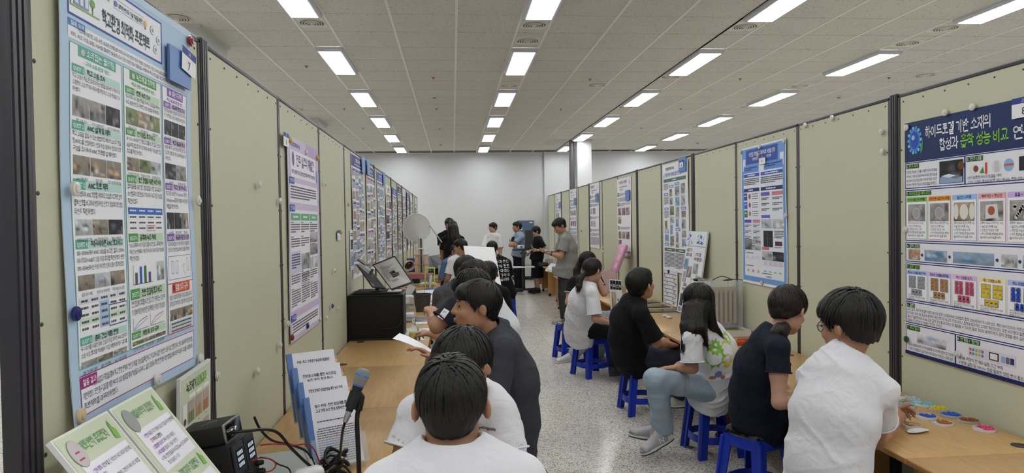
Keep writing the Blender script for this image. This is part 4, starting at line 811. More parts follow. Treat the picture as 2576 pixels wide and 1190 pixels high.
green_tag(13.0, 2.36, 'white poster with green tags on the ninth right partition', 602, '융합과학 연구', ('purple', 'lab'), 2)
green_tag(15.25, 2.36, 'white poster with green tags on the eleventh right partition', 603, '생활과학 탐구', ('purple', 'hall'), 3)
green_tag(17.36, 2.34, 'white poster with green tags on the second last right partition', 604, '창의 연구', ('hall', 'lab'), 2)
s = wallsheet(1, 8.40, 2.335, .92, 1.28, lambda u, v: .005+.004*math.sin(v*5+1)); s.rect(0, 0, .92, 1.28, '#e9eaf0', 1)
s.text('창의융합교육페스티벌', .12, .07, .034, '#44444c', 4, True); s.text('자연을 따라하는 생체모방 실험과 환경 관찰', .10, .145, .045, '#6a7fb8', 4, True, fit=.60); s.poly([(.03, .16), (.06, .11), (.085, .16)], '#8fb0e0', 4)
s.rect(.04, .175, .86, .215, '#57755f', 3); s.dashes(.38, .19, .52, .012, '#e8f0ea', 1, 4)
r = random.Random(77)
for c in range(4):
    v = .235+.02*(c % 2); u0 = .04+.21*c
    while v < .98:
        if r.random() < .35: s.rect(u0, v, u0+.17, v+.034, '#7f95d0', 3); s.dashes(u0+.03, v+.012, u0+.14, .011, '#eeeeff', 3, 4); v += .045
        h_ = r.uniform(.07, .12)
        if c == 0 and v < .65: s.block(u0, v, u0+.18, v+h_, .0065, 2, '#6f6e78', int(v*100)); v += h_+.02
        else: s.photo(u0+.01, v, u0+.17*r.uniform(.6, 1), min(v+h_, .99), PAL[r.choice(('hall', 'lab', 'class', 'blue', 'green'))], int(v*1000)+c, 3, 8); v += h_+.02; s.block(u0, v-.014, u0+.17, v-.006, .005, 1.9, '#6f6e78', c)
for c in range(2): s.rect(.04+.42*c, 1.005, .44+.42*c, 1.045, '#57755f', 3); s.dashes(.16+.42*c, 1.02, .32+.42*c, .012, '#e8f0ea', c, 4); s.block(.04+.42*c, 1.06, .44+.42*c, 1.25, .008, 1.9, '#5f5e68', 30+c)
s.finish('poster', 'tall white poster with four columns of photos and green bars', bg='#e9eaf0', group='science posters')
folder(1, 7.74, 2.36, .23, .155, 'blue folder on the tall poster with four photo columns', '#3a78c8', .022); card(1, 7.69, 2.335, '10', 'white number card reading 10 on a blue folder', W=.125, H=.082, off=.034)
# ---------------------------------------------------------------- magnets
mags = {}
def magnet(side, px, py, col, label, r=.0185, on=.010):
    X = XPL if side < 0 else XPR; P = onX(px, py, X); key = (col, r)
    if key not in mags: mags[key] = MB().lathe([(r, 0), (r, .005), (r*.92, .008), (r*.55, .009), (r*.5, .012), (r*.1, .0125)], 20).mesh('magnet', mat('magnet_'+col, {'white': '#d9d7d0', 'navy': '#16206b', 'beige': '#d8c49a', 'red': '#8f1420', 'yellow': '#d9ae2a', 'green': '#14492f', 'brown': '#6b3a26'}[col], .3, coat=.3))
    o = link('magnet', mags[key], None); o.matrix_world = frame((X-side*(on if side > 0 else -on)*side*side if False else X+(-side)*on, P.y, P.z), (0, 1, 0), (0, 0, 1), (-side, 0, 0)) if side < 0 else frame((X-on, P.y, P.z), (0, -1, 0), (0, 0, 1), (-1, 0, 0))
    return tag(o, label, 'magnet', 'round magnets on the partitions')
for px, py, c, lab in ((165, 475, 'white', 'white round magnet on the left edge of the school poster'), (168, 790, 'navy', 'navy blue round magnet on the left edge of the school poster'), (180, 1047, 'beige', 'beige round magnet at the lower left corner of the school poster'), (378, 955, 'white', 'white round magnet on the lower edge of the school poster'), (483, 505, 'white', 'white round magnet on the right edge of the school poster'), (489, 902, 'white', 'white round magnet at the lower right corner of the school poster'), (464, 103, 'red', 'dark red magnet holding the number 7 card'),
                        (537, 947, 'white', 'white round magnet beside the post, right of the school poster'), (645, 464, 'white', 'white magnet high on the bare second left partition'), (698, 506, 'white', 'white magnet at the right frame of the second left partition'), (641, 934, 'white', 'white magnet low on the bare second left partition'), (698, 868, 'white', 'white magnet low at the right frame of the second left partition'),
                        (724, 352, 'yellow', 'yellow magnet on the number card above the lilac poster'), (793, 397, 'yellow', 'yellow magnet at the upper right of the lilac poster'), (765, 383, 'white', 'white magnet on the top edge of the lilac poster'), (768, 820, 'navy', 'navy magnet on the lower edge of the lilac poster'), (729, 849, 'red', 'red magnet at the lower left corner of the lilac poster'), (800, 803, 'white', 'white magnet at the lower right corner of the lilac poster'), (718, 815, 'white', 'white magnet left of the lilac poster foot'), (813, 462, 'white', 'white magnet right of the lilac poster top'),
                        (853, 585, 'yellow', 'yellow magnet on the small number card'), (831, 770, 'navy', 'navy magnet low on the fourth left partition'), (847, 776, 'white', 'white magnet beside the navy one on the fourth left partition'), (837, 681, 'white', 'white magnet in the middle of the fourth left partition'), (817, 800, 'white', 'white magnet at the left frame of the fourth left partition'), (872, 515, 'yellow', 'yellow magnet on the frame before the purple barred poster'), (878, 753, 'white', 'white magnet above the black photo box')):
    magnet(-1, px, py, c, lab, on=.019 if px < 500 else .012)
for px, py, c, lab in ((2383, 283, 'white', 'left of two white magnets on the top of the navy poster'), (2452, 269, 'white', 'right of two white magnets on the top of the navy poster'), (2285, 321, 'white', 'white magnet beside the water drop on the navy poster'), (2282, 577, 'white', 'white magnet on the left edge of the navy poster'), (2285, 853, 'green', 'dark green magnet at the lower left of the navy poster'), (2415, 890, 'white', 'white magnet on the bottom edge of the navy poster'), (2097, 296, 'white', 'right of two white magnets at the top of the bare right partition'), (2029, 315, 'white', 'left of two white magnets at the top of the bare right partition'), (2222, 331, 'white', 'upper white magnet by the thick post on the bare right partition'), (2224, 381, 'white', 'lower white magnet by the thick post on the bare right partition'),
                        (1867, 383, 'white', 'white magnet at the upper left of the blue-bordered poster'), (1915, 369, 'white', 'white magnet at the top middle of the blue-bordered poster'), (1976, 355, 'white', 'white magnet at the upper right of the blue-bordered poster'), (1981, 542, 'white', 'white magnet on the right edge of the blue-bordered poster'), (1911, 391, 'beige', 'beige magnet above the number 9 card'), (1920, 711, 'beige', 'beige magnet on the bottom of the blue-bordered poster'), (1981, 722, 'beige', 'beige magnet at the lower right of the blue-bordered poster'), (1464, 581, 'brown', 'brown magnet on a far right partition'), (1467, 589, 'white', 'white magnet below the brown one on a far right partition'), (1519, 622, 'white', 'upper white magnet of a pair left of the pink box lid'), (1519, 632, 'white', 'lower white magnet of a pair left of the pink box lid')):
    magnet(1, px, py, c, lab, on=.012 if px < 2000 else .010)
# ================================================================== THINGS ON AND AROUND THE DESKS
def at(px, py, Y): return onY(px, py, Y)
mwhite = mat('white_plastic', '#dcdcdc', .35); mgrey = mat('grey_plastic', '#b9bab6', .45); mglass = mat('clear_glass', '#eef4f2', .04, trans=.92, ior=1.3, alpha=.55); macr = mat('acrylic', '#e8eef0', .06, alpha=.16, spec=.6); mfoam = mat('foam_board', '#dededf', .6)
mdark = mat('dark_grey', '#2a2b2e', .5); mfab = mat('black_fabric', '#121214', .8, bump=.25, bscale=30); msilver = mat('silver', '#b4b6b8', .25, .9)
def board(label, TL, ux, uz, W, H, bg, thick=.012, name='display_board', cat='board'):
    """a stiff printed board; ux to its right, uz up its face"""
    ux, uz = Vector(ux).normalized(), Vector(uz).normalized(); n = ux.cross(uz).normalized(); n = n if n.dot(CAM-Vector(TL)) > 0 else -n
    s = Sheet(TL, ux, n, uz, W, H, thick=thick); s.flat = True; s.bg = bg; s.args = (name, label, cat, bg); return s
def done(s): return s.finish(*s.args, sheetname='panel')
# --- two laminated cards leaning at the very front left
lean = Vector((.588, 0, -.809)); upz = -lean
for i, (y0, ttl) in enumerate(((1.560, '키토산의 응집원리'), (1.816, '제올라이트의 응집원리'))):
    s = board(('left' if i == 0 else 'right')+' of two pale green laminated cards leaning at the front left', (-.868, y0, 1.213), (0, 1, 0), upz, .246, .42, '#dfe3d6')
    s.rect(.006, .006, .240, .414, '#ccd3b8', 1); s.text(ttl, .068, .055, .026, '#6aa56a', 3, True, fit=.12); s.rect(.026, .085, .226, .40 if i == 0 else .215, '#ecebf3', 2)
    s.disc(.045, .055, .026, '#8fa68a', 3, 22, .036); s.disc(.045, .055, .0245, '#c7bfc0' if i == 0 else '#9a9a98', 4, 22, .0345); s.poly([(.205, .03), (.222, .05), (.218, .075), (.2, .07)], '#7ab84a', 4); s.poly([(.205, .03), (.213, .02), (.214, .05)], '#5f9a3a', 4)
    if i == 0: s.rect(.036, .05, .052, .054, '#b03a5a', 5); s.rect(.034, .068, .054, .072, '#b03a5a', 5)
    T1 = [['1. ', '전하 중화', ': 양전하를 띤 키토산이 녹조 세포의 음전하를'], ['중화한다.'], ['2. ', '가교 결합', ': 긴 사슬 형태의 고분자가 여러 녹조 세포를'], ['다리처럼 연결한다.'], ['3. 응집: 중화와 가교 작용이 함께 일어나면서'], ['덩어리로 뭉친다.'], ['4. 침전: 커진 덩어리가 가라앉고, 위쪽의 물이'], ['맑아진다.']] if i == 0 else [['1. ', '천연 다공성', ' 구조가 물속의 질소·인 등을 속의 영양염류를'], ['흡착', '하거나 교환한다.'], ['2. ', '영양염류 감소', '로 조류의 성장이 억제된다.'], ['3. ', '녹조 발생이 감소', '하고 수질이 개선된다.'], ['4. 특징: 친환경 물질이며 수질 환경(pH, 온도 등)에 따라'], ['효과가 달라질 수 있다.']]
    for j, ln in enumerate(T1):
        u = .045 if ln[0][0].isdigit() else .058; v = .112+j*.0185
        for q, w_ in enumerate(ln): s.text(w_, u, v, .0118, '#9a5fc0' if (len(ln) == 3 and q == 1) else '#d0505f' if (len(ln) == 2 and q == 0) else '#2e2e38', 4, q == 1, sx=.62); u += text_width(w_, .0118, q == 1)*.62
    if i == 1:
        s.text('굴껍데기의 응집원리', .068, .255, .026, '#6aa56a', 3, True, fit=.12); s.rect(.026, .28, .226, .40, '#ecebf3', 2); s.disc(.045, .262, .026, '#e6e6e6', 4, 22, .036); s.disc(.045, .27, .014, '#77756f', 5, 10); s.poly([(.205, .225), (.222, .245), (.218, .27), (.2, .265)], '#7ab84a', 4); s.text('CaCO3에서 나온 Ca2+', .10, .305, .012, '#4a6fc0', 4, True, sx=.7)
    done(s)
t = thing('easel_stand', 'clear acrylic easel under the two pale green cards', 'stand', (-.75, 1.8, DZ))
for y in (-.2, .0, .2): MB().add([(.13, y-.004, 0), (-.13, y-.004, 0), (-.11, y-.004, .52), (.145, y-.004, .22), (.13, y+.004, 0), (-.13, y+.004, 0), (-.11, y+.004, .52), (.145, y+.004, .22)], [(0, 1, 2, 3), (7, 6, 5, 4), (0, 4, 5, 1), (1, 5, 6, 2), (2, 6, 7, 3), (3, 7, 4, 0)]).build('side_plate', macr, t)
MB().box((.11, -.24, .205), (.165, .24, .213)).build('ledge', macr, t)
# --- algae result card by the post
a = .17; s = board('pale green algae experiment result card leaning by the dark post', (-.895, 2.345, 1.170), (0, math.cos(.05), math.sin(.05)), (-.02, .12, 1), .285, .50, '#e4e6e2')
s.rect(.008, .008, .277, .492, '#ccd6b6', 1); s.text('녹조제거', .05, .058, .034, '#3a4a3a', 3, True, fit=.09); s.text('실험결과', .148, .058, .034, '#7ab84a', 3, True, fit=.09)
for i in range(3): s.rect(.075+.066*i, .072, .130+.066*i, .084, '#eef0ea', 2)
for r_ in range(4):
    s.rect(.02, .092+.1*r_, .055, .178+.1*r_, ('#e9ece6', '#bcd0ee', '#f0e2dc', '#e9ece6')[r_], 2); s.disc(.037, .15+.1*r_, .012, ('#6a4a30', '#d8d0b8', '#a08a6a', '#888888')[r_], 3, 8)
    for i in range(3):
        u0 = .062+.070*i; s.rect(u0, .092+.1*r_, u0+.062, .166+.1*r_, '#b9a49a', 2); s.rect(u0+.008, .128+.1*r_, u0+.054, .162+.1*r_, ('#6f7f4a', '#b08a5a', '#b8743f')[i], 3); s.rect(u0+.018, .105+.1*r_, u0+.020, .16+.1*r_, '#d9d2cc', 4); s.rect(u0+.04, .105+.1*r_, u0+.042, .16+.1*r_, '#d9d2cc', 4); s.disc(u0+.031, .176+.1*r_, .0025, '#444444', 3, 6)
done(s)
# --- bench power supply with a small audio box on top
Mp = T(-.775, 2.36, DZ+.024) @ Rz(-.10) @ Matrix.Rotation(-.17, 4, 'Y')
t = thing('power_supply', 'black bench power supply with knobs and red terminals on the left desk', 'power supply', M=Mp)
MB().rbox((-.125, -.085, .012), (.112, .085, .285), .008).build('body', mblk, t)
for x in (-.1, .09):
    for y in (-.065, .065): MB().cyl((x, y, 0), (x, y, .014), .012, 10).build('foot', mblk, t)
MB().rbox((.112, -.083, .018), (.122, -.004, .280), .004).build('front_panel', mdark, t); MB().rbox((.112, .004, .018), (.122, .083, .280), .004).build('front_panel', mdark, t)
for y in (-.044, .044):
    d = MB().box((.122, y-.028, .200), (.1232, y+.028, .262)).build('display', mat('display_dark', '#232a38', .15), t)
    for k in range(3):
        for q in range(4): MB().box((.1232, y-.020+.011*q, .205+.019*k), (.1238, y-.013+.011*q, .217+.019*k)).build('digit', mat('digit_glow', '#cfd8e4', .3, emit=.25), d)
    for z, r in ((.175, .010), (.145, .012), (.110, .012)): MB().lathe([(r, 0), (r*.95, .018), (r*.7, .024)], 14, M=T(.122, y+.018, z) @ Matrix.Rotation(math.pi/2, 4, 'Y')).build('knob', mblk, t)
    for q, cm in enumerate(('#c8402c', '#2b57a8', '#141416')): MB().lathe([(.009, 0), (.009, .012), (.006, .013), (.006, .026)], 12, M=T(.122, y-.022+.022*q, .06) @ Matrix.Rotation(math.pi/2, 4, 'Y')).build('terminal', mat('terminal_'+cm, cm, .4), t)
mb = MB()
for r_ in range(3):
    for q in range(14): mb.box((-.10+.013*q, -.0862, .215-.03*r_), (-.095+.013*q, -.0848, .235-.03*r_))
o = mb.build('vent_slots', mat('slot_black', '#030303', .9), t); o['kind'] = 'stuff'
MB().rbox((-.03, -.094, .02), (.035, -.086, .13), .004).build('socket_plate', mdark, t); MB().lathe([(.024, 0), (.024, .004), (.017, .005)], 20, M=T(.0, -.094, .075) @ Matrix.Rotation(math.pi/2, 4, 'X')).build('socket_ring', mat('ring_grey', '#4c4d52', .4), t)
t = thing('audio_box', 'small black box with silver rimmed front on the power supply', 'audio device', M=Mp @ T(-.005, .01, .2855) @ Rz(.05))
MB().rbox((-.085, -.07, 0), (.09, .07, .062), .006).build('case', mat('matte_black', '#1b1b1d', .55), t); MB().rbox((.088, -.072, -.001), (.096, .072, .064), .008).build('rim', msilver, t); MB().rbox((.094, -.066, .005), (.0972, .066, .058), .006).build('face_plate', mat('gloss_black', '#0d0d10', .12), t)
for y in (-.045, -.012): MB().lathe([(.011, 0), (.011, .012), (.009, .014)], 14, M=T(.097, y, .03) @ Matrix.Rotation(math.pi/2, 4, 'Y')).build('socket', msilver, t)
MB().tube([Mp.inverted() @ Vector(p)*0 if False else Vector((.0, -.02, .0625)), Vector((.02, -.01, .0625)), Vector((.012, .012, .0625)), Vector((.04, .02, .0625))], .0012, 6).build('logo', msilver, t)
JX = Mp @ T(-.005, .01, .2855) @ Vector((.097, -.045, .03))
# --- light grey generator, mouse-like adapter
t = thing('signal_generator', 'light grey signal generator with pale knobs on the left desk', 'generator', (-.70, 2.73, DZ), .32)
MB().rbox((-.13, -.15, .008), (.125, .15, .105), .006).build('case', mat('case_grey', '#aeb4b4', .5), t); MB().rbox((.122, -.152, .006), (.138, .152, .110), .005).build('front_bezel', mat('bezel', '#bcbdb4', .5), t)
for k in range(7): MB().box((-.12+.012*k, -.145, .1045), (-.115+.012*k, -.02, .1058)).build('vent_slot', mdark, t)
for y, z in ((-.11, .075), (-.07, .075), (-.03, .075), (.01, .075), (.06, .07), (-.11, .035), (-.07, .035), (-.03, .035), (.02, .035), (.08, .035)): MB().lathe([(.012, 0), (.010, .018), (.004, .020)], 12, M=T(.138, y, z) @ Matrix.Rotation(math.pi/2, 4, 'Y')).build('knob', mat('knob_cream', '#cfd0c6', .4), t)
P = at(775, 1185, 2.50); t = thing('power_adapter', 'glossy white rounded adapter in front of the grey generator', 'adapter', P, .5); MB().rbox((-.055, -.03, -.04), (.055, .03, .012), .02, seg=4).build('shell', mat('gloss_white', '#e6e6e8', .12), t); MB().box((-.05, -.004, -.02), (.05, -.002, .0125)).build('seam', mgrey, t)
# --- tiered acrylic holder with four booklets
f = Vector((.50, -.866, 0)); r = Vector((.866, .50, 0)); th = math.radians(22); upb = (-f*math.sin(th)+Vector((0, 0, 1))*math.cos(th)); nb_ = (f*math.cos(th)+Vector((0, 0, 1))*math.sin(th))
BL = Vector((-.575, 2.875, DZ+.02))
hold = thing('brochure_holder', 'clear four-tier acrylic holder with booklets on the left desk', 'holder', BL)
titles = [['주제 : 학교 가로등의 빛공해 해결방안'], ['친환경 소재를 통한 녹조응집', '녹조 응집 효과 탐구'], ['친환경 전해조 응집반응을 통한 녹조 억제'], ['탐구 주제 : 천연 응집제를 통한', '교내 연못 녹조 현상 완화방안 탐구']]
for k in range(4):
    b0 = BL-f*.075*(3-k)+Vector((0, 0, .050*(3-k)))
    q = lambda u, w_, d: (b0-BL)+r*u+upb*w_+nb_*d
    mb = MB(); mb.add([q(-.01, -.004, .026), q(.225, -.004, .026), q(.225, .12, .026), q(-.01, .12, .026), q(-.01, -.004, .029), q(.225, -.004, .029), q(.225, .12, .029), q(-.01, .12, .029)], [(0, 1, 2, 3), (7, 6, 5, 4), (0, 4, 5, 1), (2, 6, 7, 3), (1, 5, 6, 2), (3, 7, 4, 0)]); mb.build('pocket_front', macr, hold)
    mb = MB(); mb.add([q(-.01, -.004, -.014), q(.225, -.004, -.014), q(.225, .20, -.014), q(-.01, .20, -.014), q(-.01, -.004, -.011), q(.225, -.004, -.011), q(.225, .20, -.011), q(-.01, .20, -.011)], [(0, 1, 2, 3), (7, 6, 5, 4), (0, 4, 5, 1), (2, 6, 7, 3), (1, 5, 6, 2), (3, 7, 4, 0)]); mb.build('pocket_back', macr, hold)
    mb = MB(); mb.add([q(-.01, -.006, -.014), q(.225, -.006, -.014), q(.225, -.006, .029), q(-.01, -.006, .029), q(-.01, -.002, -.014), q(.225, -.002, -.014), q(.225, -.002, .029), q(-.01, -.002, .029)], [(0, 1, 2, 3), (7, 6, 5, 4), (0, 4, 5, 1), (2, 6, 7, 3), (1, 5, 6, 2), (3, 7, 4, 0)]); mb.build('pocket_floor', macr, hold)
    for u_ in (-.01, .222):
        mb = MB(); mb.add([q(u_, -.004, -.014), q(u_+.003, -.004, -.014), q(u_+.003, -.004, .029), q(u_, -.004, .029), q(u_, .12, -.014), q(u_+.003, .12, -.014), q(u_+.003, .12, .029), q(u_, .12, .029)], [(0, 1, 2, 3), (7, 6, 5, 4), (0, 4, 5, 1), (2, 6, 7, 3), (1, 5, 6, 2), (3, 7, 4, 0)]); mb.build('pocket_side', macr, hold)
    tl = b0+upb*.297+nb_*.016
    s = Sheet(tl, r, nb_, upb, .205, .295, thick=.012); s.flat = True
    for j, tt in enumerate(titles[k]): s.text(tt, .105, .048+.020*j, .0135, '#3a3a44', 2, True, 'c', fit=.15)
    if k == 3:
        s.dashes(.03, .105, .18, .004, '#55555f', 3, 2)
        for j in range(16): s.dashes(.022 if j else .03, .135+.0095*j, .186, .0038, '#5a6ab0' if j in (6, 7, 10, 11) else '#63636e', j*5, 2)
    else: s.dashes(.03, .10, .12, .004, '#55555f', 3, 2)
    root = s.finish('booklet', 'white booklet with blue spine, %s of four in the acrylic holder' % ('rearmost and highest', 'second from the back', 'second from the front', 'frontmost and lowest')[k], 'booklet', '#e6e6ee', group='booklets in the holder', sheetname='pages')
    sp_ = MB(); o_ = lambda u, w_, d: r*u-upb*w_+nb_*d
    sp_.add([o_(-.012, 0, -.013), o_(.012, 0, -.013), o_(.012, 0, .0015), o_(-.012, 0, .0015), o_(-.012, .296, -.013), o_(.012, .296, -.013), o_(.012, .296, .0015), o_(-.012, .296, .0015)], [(0, 1, 2, 3), (7, 6, 5, 4), (0, 4, 5, 1), (2, 6, 7, 3), (1, 5, 6, 2), (3, 7, 4, 0)]); sp_.build('spine_bar', mat('spine_blue', '#4f74b4', .35), root)
    for j, cm in enumerate(('#c98ac0', '#d8c070', '#b8d890')): MB().add([o_(.203, .03+.016*j, -.004), o_(.216, .03+.016*j, -.004), o_(.216, .043+.016*j, -.004), o_(.203, .043+.016*j, -.004)], [(0, 1, 2, 3)]).build('index_tab', mat('tab_'+cm, cm, .6), root)
# --- microphone on gooseneck stand
Ym = 2.52; tip = at(916, 930, Ym+.02); tail = at(868, 1062, Ym-.03); axm = (tip-tail).normalized(); L_ = (tip-tail).length
Mm = frame(tail, axm.orthogonal().normalized(), axm.cross(axm.orthogonal().normalized()), axm)
base = at(903, 1190, Ym+.01); base.z = DZ
t = thing('mic_stand', 'black gooseneck microphone stand on the left desk', 'mic stand', base)
MB().lathe([(.065, 0), (.065, .012), (.05, .018), (.012, .022)], 32).build('base_plate', mblk, t)
clip = tail.lerp(tip, .42); nk_ = [Vector((0, 0, .02)), at(902, 1150, Ym+.01)-base, at(898, 1060, Ym+.01)-base, at(902, 1030, Ym+.01)-base]
MB().tube(spline(nk_, 8), .0085, 12).build('gooseneck', mat('gooseneck_black', '#0e0e10', .45, bump=.4, bscale=900), t)
MB().tube([at(902, 1032, Ym+.01)-base, at(906, 1010, Ym+.008)-base, at(908, 1000, Ym+.006)-base, at(900, 985, Ym)-base], [.013, .0145, .0145, .010], 14).build('swivel', mblk, t)
MB().tube([clip-axm*.03-base, clip+axm*.03-base], [.0195, .0215], 18).build('clip', mblk, t)
t = thing('microphone', 'handheld microphone with silver grille and blue rings', 'microphone', tail)
Mm.translation = Vector((0, 0, 0)); k = L_
MB().lathe([(.008, 0), (.0105, .02*k/.2), (.0105, .04*k/.2)], 18, M=Mm).build('connector', msilver, t); MB().lathe([(.0125, .04*k/.2), (.015, .09*k/.2), (.0185, .128*k/.2), (.020, .140*k/.2)], 20, M=Mm).build('handle', mblk, t)
MB().lathe([(.0205, .134*k/.2), (.0212, .1365*k/.2), (.0205, .139*k/.2)], 20, M=Mm).build('ring', mat('ring_blue', '#2e63c9', .35), t)
MB().lathe([(.020, .141*k/.2), (.0235, .150*k/.2), (.0255, .170*k/.2), (.026, .178*k/.2), (.0255, .190*k/.2), (.021, .2*k/.2), (.010, .204*k/.2)], 24, M=Mm).build('grille', mat('grille_mesh', '#b9bbbd', .4, .25, bump=1., bscale=700), t)
MB().lathe([(.0262, .1755*k/.2), (.0272, .178*k/.2), (.0262, .1805*k/.2)], 24, M=Mm).build('grille_band', mat('band_blue', '#3f86d8', .35), t)
# --- cables
mcab = mat('cable_black', '#120d12', .45); mred = mat('cable_red', '#a8212a', .4)
cz = at(846, 1165, 2.86)
tag(MB().tube(spline([tail-axm*.0, at(862, 1085, Ym), at(858, 1120, 2.62), at(855, 1150, 2.75), cz], 8), .0048, 8).build('microphone_cable', mcab), 'black cable hanging from the microphone to the coil', 'cable')
coil = MB(); rr = random.Random(4)
for k in range(9):
    c = cz+Vector((rr.uniform(-.02, .02), rr.uniform(-.015, .015), -.09+.016*k)); R_ = rr.uniform(.03, .055); ph = rr.random()*6; tl_ = rr.uniform(-.5, .5)
    coil.tube([c+Vector((R_*math.cos(a+ph), R_*.7*math.sin(a+ph), R_*tl_*math.sin(a)+.02*math.cos(2*a))) for a in np.linspace(0, 2*math.pi, 17)[:-1]], .0052, 7, closed=True)
tag(coil.build('cable_coil', mcab), 'tangled coil of black cable before the booklets', 'cable')
tag(MB().tube(spline([JX, JX+Vector((.05, .0, .004)), at(690, 1084, 2.44), at(735, 1130, 2.52), at(788, 1178, 2.62), at(830, 1195, 2.78), cz+Vector((0, 0, -.06))], 8), .0055, 8).build('audio_cable', mcab), 'thick black cable running from the audio box to the coil', 'cable')
tag(MB().tube(spline([at(640, 1050, 2.42), at(655, 1080, 2.46), at(685, 1108, 2.55), at(735, 1120, 2.68), at(775, 1140, 2.75), at(800, 1190, 2.8)], 8), .0045, 8).build('second_cable', mcab), 'second black cable sagging behind the thick one', 'cable')
tag(MB().tube(spline([at(655, 1120, 2.44), at(690, 1117, 2.52), at(740, 1120, 2.62), at(775, 1118, 2.7), at(795, 1140, 2.75), at(815, 1195, 2.78)], 8), .0025, 6).build('red_lead', mred), 'thin red test lead arching over the grey generator', 'lead')
tag(MB().tube(spline([at(633, 1160, 2.38), at(660, 1151, 2.40), at(685, 1158, 2.44), at(694, 1170, 2.46), at(680, 1185, 2.45), at(640, 1192, 2.42)], 8), .0025, 6).build('short_red_lead', mred), 'short red lead looping in front of the power supply', 'lead')
tag(MB().tube(spline([at(655, 1151, 2.39), at(680, 1155, 2.45), at(700, 1168, 2.5), at(725, 1178, 2.55), at(733, 1195, 2.58)], 8), .0028, 6).build('black_lead', mcab), 'thin black lead from the power supply terminals', 'lead')
# --- black fabric photo box with display book
t = thing('photo_box', 'black fabric photo box standing on the left desk', 'box', (-.69, 6.42, DZ))
MB().rbox((-.235, -.22, 0), (.235, .22, .40), .016).build('fabric_body', mfab, t)
for (a_, b_) in (((-.235, -.22), (-.235, .22)), ((.235, -.22), (.235, .22)), ((-.235, -.22), (.235, -.22)), ((-.235, .22), (.235, .22))):
    for z in (.008, .395): MB().tube([(a_[0], a_[1], z), (b_[0], b_[1], z)], .007, 8).build('piping', mblk, t)
for sx in (-1, 1): MB().tube([(sx*.235, -.22, .005), (sx*.235, -.22, .395)], .007, 8).build('piping', mblk, t)
MB().rbox((-.20, -.2, .40), (.2, .2, .418), .008).build('top_flap', mfab, t); MB().tube(spline([(.05, -.226, .10), (.15, -.228, .105), (.21, -.235, .13), (.228, -.232, .2)], 6), .004, 6).build('strap', mdark, t)
def quadboard(name, label, cat, pts, thick, m, face=None, inset=.02, extra=None, group=None):
    P = [Vector(p) for p in pts]; o = P[0].copy(); P = [p-o for p in P]; n = (P[1]-P[0]).cross(P[3]-P[0]).normalized(); n = n if n.dot(CAM-o) > 0 else -n
    root = thing(name, label, cat, o, 0, group); Bk = [p-n*thick for p in P]
    MB().add(P+Bk, [(0, 1, 2, 3), (7, 6, 5, 4), (0, 4, 5, 1), (1, 5, 6, 2), (2, 6, 7, 3), (3, 7, 4, 0)]).build('panel', m, root)
    if face is not None:
        bil = lambda u, v: (P[0]*(1-u)+P[1]*u)*(1-v)+(P[3]*(1-u)+P[2]*u)*v
        i_ = inset; q = [bil(i_, i_)+n*.001, bil(1-i_, i_)+n*.001, bil(1-i_, 1-i_)+n*.001, bil(i_, 1-i_)+n*.001]; MB().quad(*q).build('page', face, root)
        if extra:
            mb = MB()
            for (u0, v0, u1, v1, c) in extra: mb.quad(bil(u0, v0)+n*.002, bil(u1, v0)+n*.002, bil(u1, v1)+n*.002, bil(u0, v1)+n*.002, 0, srgb(c))
            mb.build('print', mprint, root)
    return root
lines_ = [(.18, .18+.05*i, .18+.5*((i*37) % 10)/10+.2, .195+.05*i, '#8d8c90') for i in range(9)]+[(.55, .52, .72, .62, '#3a3a40'), (.15, .4, .22, .72, '#9a989c'), (.25, .7, .55, .76, '#9a989c')]
quadboard('display_book', 'open black display book with grey page, right leaf, on the photo box', 'book', [at(936, 666, 6.52), at(993, 643, 6.45), at(1039, 711, 6.22), at(985, 730, 6.25)], .01, mblk, mat('page_grey', '#b9b8b6', .5), .045, lines_)
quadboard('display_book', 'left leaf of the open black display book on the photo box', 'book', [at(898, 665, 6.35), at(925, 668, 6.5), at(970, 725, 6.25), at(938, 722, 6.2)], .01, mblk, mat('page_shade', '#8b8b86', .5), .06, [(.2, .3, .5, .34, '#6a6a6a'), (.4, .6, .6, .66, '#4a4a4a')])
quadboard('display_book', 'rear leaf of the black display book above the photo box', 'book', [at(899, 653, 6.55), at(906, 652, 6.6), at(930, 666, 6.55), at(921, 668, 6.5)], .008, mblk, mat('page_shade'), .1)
t = thing('book_stand', 'black curved stand band holding the display book', 'stand', (at(948, 728, 6.3).x, 6.34, DZ+.418)); MB().lathe([(.05, 0), (.05, .008), (.02, .012), (.02, .05)], 18).build('base', mblk, t); MB().tube(spline([(0, 0, .05), (-.03, -.02, .08), (-.055, 0, .15), (-.04, .02, .2)], 6), .012, 8).build('band', mdark, t)
tag(MB().rbox((-.06, -.07, 0), (.06, .07, .012), .003).build('paper_pile', mpaper), 'small pile of white papers on the front edge of the photo box', 'paper').location = (-.53, 6.32, DZ+.418)
